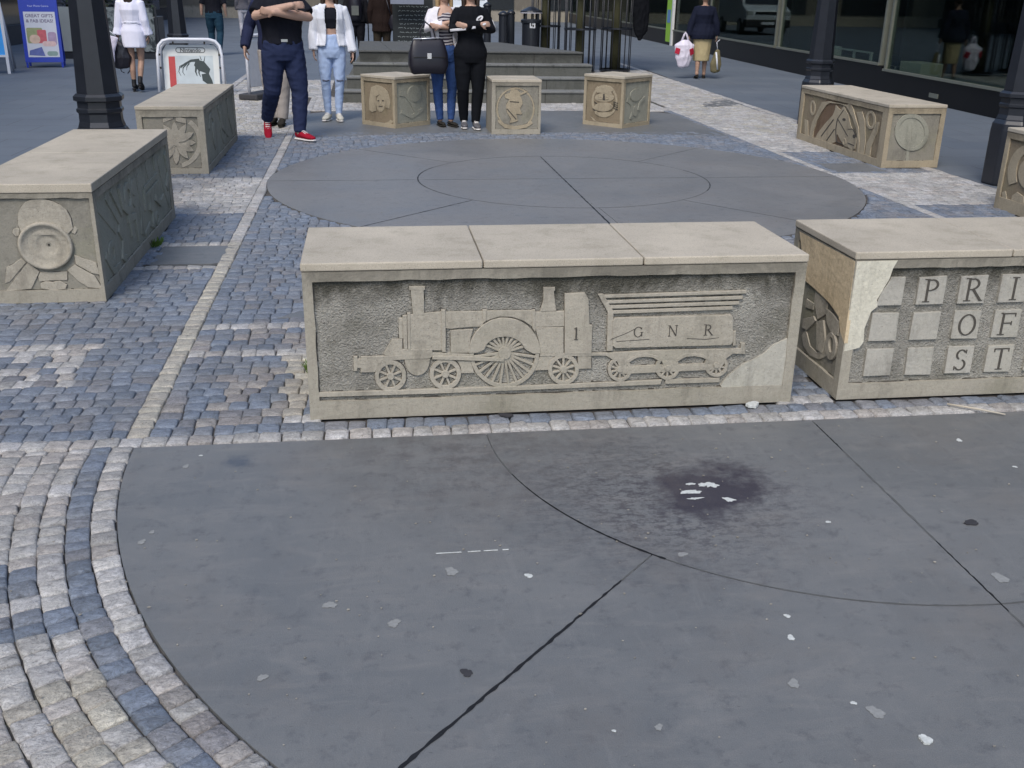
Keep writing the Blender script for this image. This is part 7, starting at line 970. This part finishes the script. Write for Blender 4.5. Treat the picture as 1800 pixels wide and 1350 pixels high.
# --- white tubular sign board behind the left rear bench
SB=empty('sign_board',(-2.80,17.45,0),math.radians(3),'white tubular pavement sign board with rounded logo box and game poster','sign')
m=MB(); pts=[(-.50,0,.03),(-.49,0,.60),(-.465,0,.73),(-.40,0,.80),(-.30,0,.825),(.30,0,.825),(.40,0,.80),(.465,0,.73),(.49,0,.60),(.50,0,.03)]
tl=lambda p,k: [(x,y+k*(.825-z)*.25,z) for x,y,z in p]
m.tube(tl(pts,-1),[.026]*10,10); m.tube(tl([(x*.97,y+.055,z-.035 if z>.1 else z) for x,y,z in pts],.9),[.026]*10,10); m.build('frame',paint_w,SB)
PM=Matrix.Translation((0,-.055,0))@Matrix.Rotation(math.radians(-14),4,'X')
m=MB(); m.mesh(shape2d([[(-.43,.06),(.43,.06),(.43,.66),(.37,.755),(-.37,.755),(-.43,.66)]],.012),PM@Matrix.Translation((0,0,0))@Matrix.Rotation(math.radians(90),4,'X')); m.build('panel',plain('ivory_board',(.66,.68,.66),.6,.3,var=.06),SB)
fm=PM@Matrix.Translation((0,-.0125,0))@Matrix.Rotation(math.radians(90),4,'X')
def rbox(cx,cz,w,h,r):
    o=[]
    for sx,sz,a in ((1,1,0),(-1,1,90),(-1,-1,180),(1,-1,270)):
        for k in range(6): t=math.radians(a+18*k); o.append((cx+sx*(w/2-r)+r*math.cos(t),cz+sz*(h/2-r)+r*math.sin(t)))
    return o
greyp=plain('sign_grey_print',(.12,.13,.13),.6)
m=MB(); m.mesh(shape2d([rbox(0,.675,.46,.088,.043),rbox(0,.675,.435,.064,.031)],.0015),fm); lb=m.build('logo_box',greyp,SB)
k=tmesh('Nintendo',.083,fm@Matrix.Translation((0,.672,0)),greyp,SB,'logo_lettering',.003); k.parent=lb
m=MB(); m.mesh(shape2d([[(-.34,.10),(.34,.10),(.34,.59),(-.34,.59)]],.0015),fm); po=m.build('poster',plain('poster_sky_print',(.50,.56,.58),.5,.3,var=.25,sc_=5),SB)
fm2=fm@Matrix.Translation((0,0,.0018))
m=MB(); m.mesh(shape2d([[(-.345,.10),(-.245,.10),(-.245,.575),(-.345,.575)]],.0015),fm2); k=m.build('red_strip',plain('red_poster_strip',(.45,.05,.05),.5),SB); k.parent=po
m=MB(); 
for i in range(7): m.mesh(shape2d([[(-.235,.12+i*.065),(-.215,.12+i*.065),(-.215,.155+i*.065),(-.235,.155+i*.065)]],.0015),fm2)
k=m.build('strip_marks',M_['white'],SB); k.parent=po
m=MB()  # plain dark branching shape of the poster
def cur(pts,w0,w1):
    L=[];Rr=[]
    for i,p in enumerate(pts):
        a=pts[max(i-1,0)];b=pts[min(i+1,len(pts)-1)];dx,dy=b[0]-a[0],b[1]-a[1];d=math.hypot(dx,dy);ww=w0+(w1-w0)*i/(len(pts)-1);L.append((p[0]-dy/d*ww/2,p[1]+dx/d*ww/2));Rr.append((p[0]+dy/d*ww/2,p[1]-dx/d*ww/2))
    return L+Rr[::-1]
sh=[cur([(.13,.52),(.0,.51),(-.10,.46),(-.17,.40)],.05,.015),cur([(-.10,.46),(-.18,.42),(-.20,.34),(-.17,.27)],.02,.006),cur([(-.06,.47),(-.13,.40),(-.14,.33),(-.11,.28)],.02,.006),cur([(-.03,.47),(-.07,.42),(-.08,.36)],.02,.006),
    [(.08,.53),(.20,.50),(.29,.38),(.26,.30),(.18,.33),(.10,.36),(.04,.44)],[(.15,.30),(.26,.32),(.31,.20),(.33,.10),(.24,.14),(.16,.2)],cur([(.08,.44),(.06,.34),(.08,.27)],.04,.01),cur([(.12,.42),(.11,.32),(.13,.26)],.03,.01),cur([(.16,.52),(.14,.59)],.015,.005),cur([(.2,.5),(.22,.58)],.015,.005)]
for i,p in enumerate(sh): m.mesh(shape2d([p],.0012+i*.0001),fm2)
k=m.build('poster_shape',plain('dark_green_print',(.03,.045,.045),.5),SB); k.parent=po
m=MB()
for x in (-.24,.24): m.obox((x,-.052,.775),.012,.012,.02)
for z in (.6,.4): m.obox((-.455,-.1,z),.012,.01,.015); m.obox((.455,-.1,z),.012,.01,.015)
m.build('clip',M_['dark'],SB)
# --- second white tubular sign seen edge on
S2=empty('sign_board',(-1.66,16.75,0),math.radians(66),'white tubular sign board seen edge-on behind the big man','sign')
m=MB(); pts2=[(-.36,0,.05),(-.36,0,.85),(-.31,0,.93),(.31,0,.93),(.36,0,.85),(.36,0,.05)]; m.tube(pts2,[.024]*6,10); m.build('frame',paint_w,S2)
m=MB(); m.box(-.31,-.01,.18,.31,.01,.86); bevel(m.build('panel',plain('pale_board',(.70,.71,.73),.5),S2),.01); m=MB(); m.box(-.42,-.16,0,.42,.16,.09); bevel(m.build('base',plain('grey_rubber_base',(.05,.05,.055),.7),S2),.02)
# --- blue boards on the left
A1=empty('sign_board',(-7.20,21.05,0),math.radians(14),'sky blue sign board in a white frame at the left edge','sign')
m=MB(); m.mesh(shape2d([[(-.55,.30),(.48,.30),(.48,1.28),(-.55,1.28)],[(-.50,.34),(.43,.34),(.43,1.24),(-.50,1.24)]],.03),Matrix.Rotation(math.radians(90),4,'X')); m.box(.425,-.03,0,.475,0,.299); m.box(-.54,-.03,0,-.49,0,.299)
m.tube([(.46,.0,1.25),(.50,.55,0)],[.018]*2,8); m.build('frame',paint_w,A1)
m=MB(); m.box(-.50,-.012,.34,.43,-.004,1.24); pn=m.build('panel',plain('sky_blue_poster',(.05,.38,.92),.4,.5,var=.12,sc_=3),A1)
m=MB()
for i,(x,z,l) in enumerate(((.22,.98,.16),(.28,.90,.10),(.2,.82,.06),(.26,.76,.10),(.22,.60,.12))): m.mesh(shape2d([cur([(x-.1,z),(x-.03,z+.015),(x+l*.6,z-.01),(x+l,z+.01)],.028,.02)],.002),Matrix.Translation((0,-.0125,0))@Matrix.Rotation(math.radians(90),4,'X'))
k=m.build('pale_marks',plain('pale_blue_print',(.45,.70,.9),.5),A1); k.parent=pn
A2=empty('sign_board',(-6.55,22.75,0),math.radians(10),'dark blue folding sign board with GREAT GIFTS poster','sign')
bl=plain('royal_blue_plastic',(.012,.04,.40),.4,.5); LM=Matrix.Rotation(math.radians(-9),4,'X')
m=MB(); m.mesh(shape2d([[(-.36,.10),(.36,.10),(.36,1.42),(.0,1.52),(-.36,1.42)]],.03),LM@Matrix.Rotation(math.radians(90),4,'X'))
m.mesh(shape2d([[(-.36,.10),(.36,.10),(.36,1.42),(.0,1.52),(-.36,1.42)]],.03),Matrix.Translation((0,.46,0))@Matrix.Rotation(math.radians(8),4,'X')@Matrix.Rotation(math.radians(90),4,'X'))
for x in (-.33,.33): m.box(x-.02,-.02,0,x+.02,.01,.1); m.box(x-.02,.43,0,x+.02,.46,.1)
m.build('board',bl,A2)
fm=LM@Matrix.Translation((0,-.031,0))@Matrix.Rotation(math.radians(90),4,'X')
m=MB(); m.mesh(shape2d([[(-.29,.20),(.30,.20),(.30,1.08),(-.29,1.08)]],.0015),fm); po=m.build('poster',plain('pale_poster_paper',(.60,.62,.68),.5,.3,var=.12,sc_=3),A2)
fm2=fm@Matrix.Translation((0,0,.0018)); pr=plain('purple_grey_print',(.16,.14,.22),.6)
k=tmesh('GREAT GIFTS',.088,fm2@Matrix.Translation((0,1.0,0)),pr,A2,'poster_lettering',.002); k.parent=po; k=tmesh('& FAB IDEAS!',.088,fm2@Matrix.Translation((0,.90,0)),pr,A2,'poster_lettering',.002); k.parent=po
k=tmesh('Your Photo Centre',.050,fm@Matrix.Translation((0,1.19,0)),plain('pale_header_print',(.55,.6,.8),.5),A2,'header_lettering')
def patch(pts,col,nm,par=po,lay=0): 
    m=MB(); m.mesh(shape2d([pts],.0012+lay*.0004),fm2); k=m.build(nm,plain(nm+'_ink',col,.5,.3,var=.3,sc_=14),A2); k.parent=par
patch(rbox(-.12,.62,.30,.30,.03),(.30,.33,.17),'green_picture'); patch(rbox(.01,.60,.17,.26,.02),(.55,.12,.14),'red_picture',lay=1); patch(rbox(-.13,.55,.2,.17,.08),(.62,.45,.35),'pink_picture',lay=2); patch(rbox(.2,.56,.16,.26,.05),(.40,.30,.42),'lilac_picture',lay=1); patch(rbox(.13,.46,.26,.1,.05),(.70,.50,.48),'rose_picture',lay=2)
patch([(-.27,.24),(.03,.22),(-.02,.40),(-.25,.33)],(.12,.15,.38),'blue_box',lay=1); patch(rbox(.17,.27,.2,.09,.04),(.25,.35,.32),'green_box',lay=1)
m=MB(); m.tube([(-.60,0,1.5),(-.42,-.12,0)],[.022]*2,8); pl2=tag(m.build('metal_prop',plain('grey_pole_metal',(.22,.24,.28),.5)),'grey leaning metal leg between the two blue boards','pole'); pl2.matrix_world=Matrix.Translation((-6.62,22.55,0))
# --- cafe barrier
CB=empty('cafe_barrier',(-5.2,25.6,0),math.radians(3),'grey cloth cafe barrier with dark pattern behind the left lamp post','barrier')
n=NT('printed_banner'); st=n.noise(3.5,5,.7,vec=n.mapv((1,1,1.0),(0,.9,0)),dist=1.5); BN=n.fin(n.mix(n.ramp(st,[(.46,0),(.56,1)]),(.20,.23,.24),(.035,.045,.05)),.8,.2)
m=MB(); m.box(-1.9,-.01,.16,-.85,.01,1.12); m.build('banner',plain('pale_grey_banner',(.27,.30,.31),.8,var=.25,sc_=2),CB); m=MB(); m.box(-.80,-.01,.16,.35,.01,1.12); m.build('banner',BN,CB)
m=MB()
for x in (-1.95,-.825,.40): m.box(x-.02,-.02,0,x+.02,.02,1.18)
m.box(-1.95,-.02,1.181,.40,.02,1.21); m.box(-1.93,-.03,.0,.38,.03,.12); m.build('frame',M_['iron'],CB)
PL=empty('planter_box',(-4.6,26.4,0),0,'dark box planter behind the cafe barrier','planter'); m=MB(); m.box(-2.6,.2,0,-.35,1.0,.9); bevel(m.build('box',M_['iron'],PL),.02); 
m=MB()
for i in range(900):
    x=rng.uniform(-2.5,-.45);y=rng.uniform(.25,.95);z=.85+rng.uniform(0,.7); a=rng.uniform(0,6.3); d=Vector((math.cos(a),math.sin(a),rng.uniform(-.5,.8)))*.06; q=Vector((-math.sin(a),math.cos(a),.2))*.03; p=Vector((x,y,z)); m.add([p-d,p+q,p+d,p-q],[(0,1,2,3)])
m.build('foliage',plain('dark_box_leaf',(.03,.05,.025),.7),PL)
# --- chalk board on the platform
CH=empty('chalk_board',(.98,22.4,0),math.radians(2),'black chalk menu board behind the steps platform','sign')
m=MB(); m.mesh(shape2d([[(-.42,.0),(.42,.0),(.42,1.42),(-.42,1.42)]],.03),Matrix.Rotation(math.radians(-5),4,'X')@Matrix.Rotation(math.radians(90),4,'X')); m.mesh(shape2d([[(-.42,.0),(.42,.0),(.42,1.42),(-.42,1.42)]],.03),Matrix.Translation((0,.26,0))@Matrix.Rotation(math.radians(5),4,'X')@Matrix.Rotation(math.radians(90),4,'X')); m.build('board',plain('black_chalkboard',(.018,.022,.024),.8,var=.4,sc_=5),CH)
m=MB(); q=np.random.default_rng(4)
for r_ in range(11):
    x=-.33+q.uniform(0,.05)
    while x<.28:
        l=q.uniform(.02,.10); z=1.28-r_*.085; pts=[(x+l*t,z+q.uniform(-.014,.014)) for t in np.linspace(0,1,5)]; m.mesh(shape2d([cur(pts,.010,.010)],.0012),Matrix.Rotation(math.radians(-5),4,'X')@Matrix.Translation((0,-.031,0))@Matrix.Rotation(math.radians(90),4,'X')); x+=l+.025
m.build('chalk_writing',plain('chalk_white',(.25,.28,.28),.9),CH)
m=MB(); m.obox((0,-.14,1.5),.34,.02,.17); tag(m.build('menu_card',plain('grey_menu_card',(.22,.24,.30),.6)),'grey card fixed above the black chalk menu board','sign').matrix_world=Matrix.Translation((.85,22.3,0))
RL_=empty('railing',(.55,25.3,0),0,'black railing with thin upright bars behind the brown coat person','railing')
m=MB()
for k in range(9): m.tube([(-.5+k*.125,0,0),(-.5+k*.125,0,1.5)],[.014]*2,6)
m.build('bars',M_['iron'],RL_); m=MB(); m.box(-.52,-.02,1.501,.52,.02,1.54); m.build('rail',M_['iron'],RL_)
# --- litter bin and bollards
BN_=empty('litter_bin',(3.62,23.4,0),0,'round black litter bin with pale rim behind the platform','litter bin')
m=MB(); m.lathe([(.22,0),(.22,.06),(.20,.08),(.20,.95),(.23,.97),(.23,1.02),(.21,1.04)],n=24,smooth=False); m.build('body',M_['iron'],BN_); m=MB(); m.lathe([(.235,1.17),(.245,1.19),(.235,1.215),(.05,1.30)],n=24); m.build('lid',M_['iron'],BN_)
m=MB(); m.lathe([(.238,1.161),(.246,1.164),(.246,1.18),(.238,1.182)],n=24); m.build('rim',plain('pale_rim',(.5,.5,.55),.4),BN_)
m=MB()
for k in range(4): a=math.pi/4+k*math.pi/2; m.box(.19*math.cos(a)-.02,.19*math.sin(a)-.02,1.04,.19*math.cos(a)+.02,.19*math.sin(a)+.02,1.17)
m.build('post',M_['iron'],BN_); m=MB(); m.box(-.06,-.215,.86,.06,-.203,.99); lbx=m.build('label',plain('white_bin_label',(.6,.62,.65),.5),BN_)
m=MB(); m.box(-.035,-.2175,.90,-.01,-.2155,.965); m.box(.0,-.2175,.88,.03,-.2155,.93); k=m.build('label_print',M_['dark'],BN_); k.parent=lbx
def bollard(x,y,h,r,lb): 
    e=empty('bollard',(x,y,0),0,lb,'bollard','black bollards behind the steps platform'); m=MB(); m.lathe([(r*1.15,0),(r*1.15,.15),(r,.17),(r*.95,h-.06)],n=12); m.build('shaft',M_['iron'],e); m=MB(); m.lathe([(r*1.08,h-.059),(r*1.1,h-.03),(r*.8,h),(r*.2,h+.03)],n=12,smooth=True); m.build('cap',M_['iron'],e)
for i,(x,y,h,r) in enumerate(((2.62,23.2,1.35,.085),(2.95,23.0,1.18,.105),(3.17,23.4,1.20,.085),(2.2,25.5,1.2,.09))):
    bollard(x,y,h,r,['tallest black bollard, leftmost behind the folded-arms woman','thick black bollard, middle of three left of the litter bin','slim black bollard nearest the litter bin','black bollard half hidden behind the women with folded arms'][i])
# --- trees with guards
bark=NT('tree_bark'); c=bark.mix(bark.noise(18,5,.7,vec=bark.mapv((1,1,.2))),(.030,.030,.018),(.085,.085,.045)); bark.bump(bark.noise(40,4,vec=bark.mapv((1,1,.2))),.7,.02); bark.fin(c,.9,.2)
leafm=plain('green_leaf',(.06,.10,.03),.6,.3,var=.4,sc_=3)
def tree(x,y,r,guard,label,gl_=None):
    e=empty('tree',(x,y,0),rng.uniform(0,3),label,'tree','street trees behind the steps')
    m=MB(); m.tube([(0,0,-.02),(.01,0,1.2),(.03,.02,2.6),(.02,.05,4.2),(0,0,5.5)],[r*1.15,r,r*.85,r*.55,r*.2],12)
    for k in range(7):
        a=k*2.4; z=2.7+k*.35; m.tube([(.02,.02,z),(math.cos(a)*.6,math.sin(a)*.6,z+.6),(math.cos(a)*1.2,math.sin(a)*1.2,z+1.0)],[r*.35,r*.2,r*.08],8)
    m.build('trunk',bark.m,e); m=MB()
    for cl in range(46):
        a=rng.uniform(0,6.3); rd=rng.uniform(.2,1.5); cz=3.2+rng.uniform(0,3.0); cx,cy=math.cos(a)*rd,math.sin(a)*rd
        for i in range(55):
            p=Vector((cx,cy,cz))+Vector(rng.normal(0,.24,3)); d=Vector(rng.normal(0,1,3)).normalized()*.06; q_=d.cross(Vector(rng.normal(0,1,3))).normalized()*.035; m.add([p-d,p+q_,p+d,p-q_],[(0,1,2,3)])
    m.build('crown',leafm,e)
    if guard:
        G_=empty('tree_guard',(x,y,0),.2,gl_,'tree guard','round black tree guards'); R0=.32
        m=MB(); N=14; 
        for k in range(N):
            a=2*math.pi*k/N; m.tube([(R0*math.cos(a),R0*math.sin(a),.02),(R0*math.cos(a),R0*math.sin(a),1.75)],[.011]*2,6)
        m.build('bars',M_['iron'],G_)
        for z in (.03,.88,1.72):
            m=MB(); m.lathe([(R0-.012,z),(R0+.02,z),(R0+.02,z+.035),(R0-.012,z+.035),(R0-.012,z)],n=28); m.build('ring',M_['iron'],G_)
tree(3.98,23.6,.10,True,'olive barked tree trunk just right of the litter bin','black tree guard round the trunk beside the litter bin')
tree(4.44,21.95,.085,True,'dark slender trunk at the right corner of the steps','black tree guard at the right corner of the steps')
tree(5.36,22.55,.105,True,'greenish trunk standing clear right of the steps','black tree guard standing clear right of the steps')
# --- white van down the street (also mirrored in the shop glass)
VN=empty('van',(4.1,44,0),math.radians(0),'white van parked far down the street, mirrored in the shop glass','van')
vw=plain('white_van_paint',(.62,.66,.68),.3,.5,var=.04); vd=plain('black_van_plastic',(.015,.016,.018),.5)
m=MB(); prof=[(-.0,.45),(-.05,.75),(.0,.98),(.65,1.18),(1.25,1.85),(1.6,2.05),(5.0,2.08),(5.1,.45)]
vs=[(-.95*(.94 if z>1.3 else 1),y,z) for y,z in prof]+[(.95*(.94 if z>1.3 else 1),y,z) for y,z in prof]; N=len(prof)
m.add(vs,[tuple(range(N)),tuple(range(N,2*N))[::-1]]+[(i,(i+1)%N+0,N+(i+1)%N,N+i)[::-1] for i in range(N)]); bevel(m.build('body',vw,VN),.05,3)
m=MB(); m.box(-.97,-.10,.30,.97,.35,.62); bevel(m.build('bumper',vd,VN),.04,2); m=MB(); m.box(-.55,-.075,.82,.55,.02,.93); m.build('grille',vd,VN); m=MB(); m.box(-.28,-.115,.42,.28,-.102,.53); m.build('number_plate',paint_w,VN)
for sx in (-1,1):
    m=MB(); m.box(sx*.78-.14,-.06,.78,sx*.78+.14,.04,.96); bevel(m.build('headlight',plain('headlight_glass',(.35,.38,.38),.15),VN),.02)
    for yy in (.85,4.1):
        m=MB(); m.tube([(sx*.80,yy,.33),(sx*.99,yy,.33)],[.33,.33],20,hint=(0,0,1)); wl=m.build('wheel',vd,VN); m=MB(); m.tube([(sx*.985,yy,.33),(sx*1.0,yy,.33)],[.2,.18],16,hint=(0,0,1)); k=m.build('hub_cap',plain('hub_metal',(.3,.3,.32),.4),VN); k.parent=wl
m=MB(); m.add([(-.84,.66,1.215),(.84,.66,1.215),(.80,1.22,1.85),(-.80,1.22,1.85)],[(0,1,2,3)]); o=m.build('windscreen',plain('van_glass',(.02,.025,.03),.08,.6),VN); o.location=(0,-.03,.02)
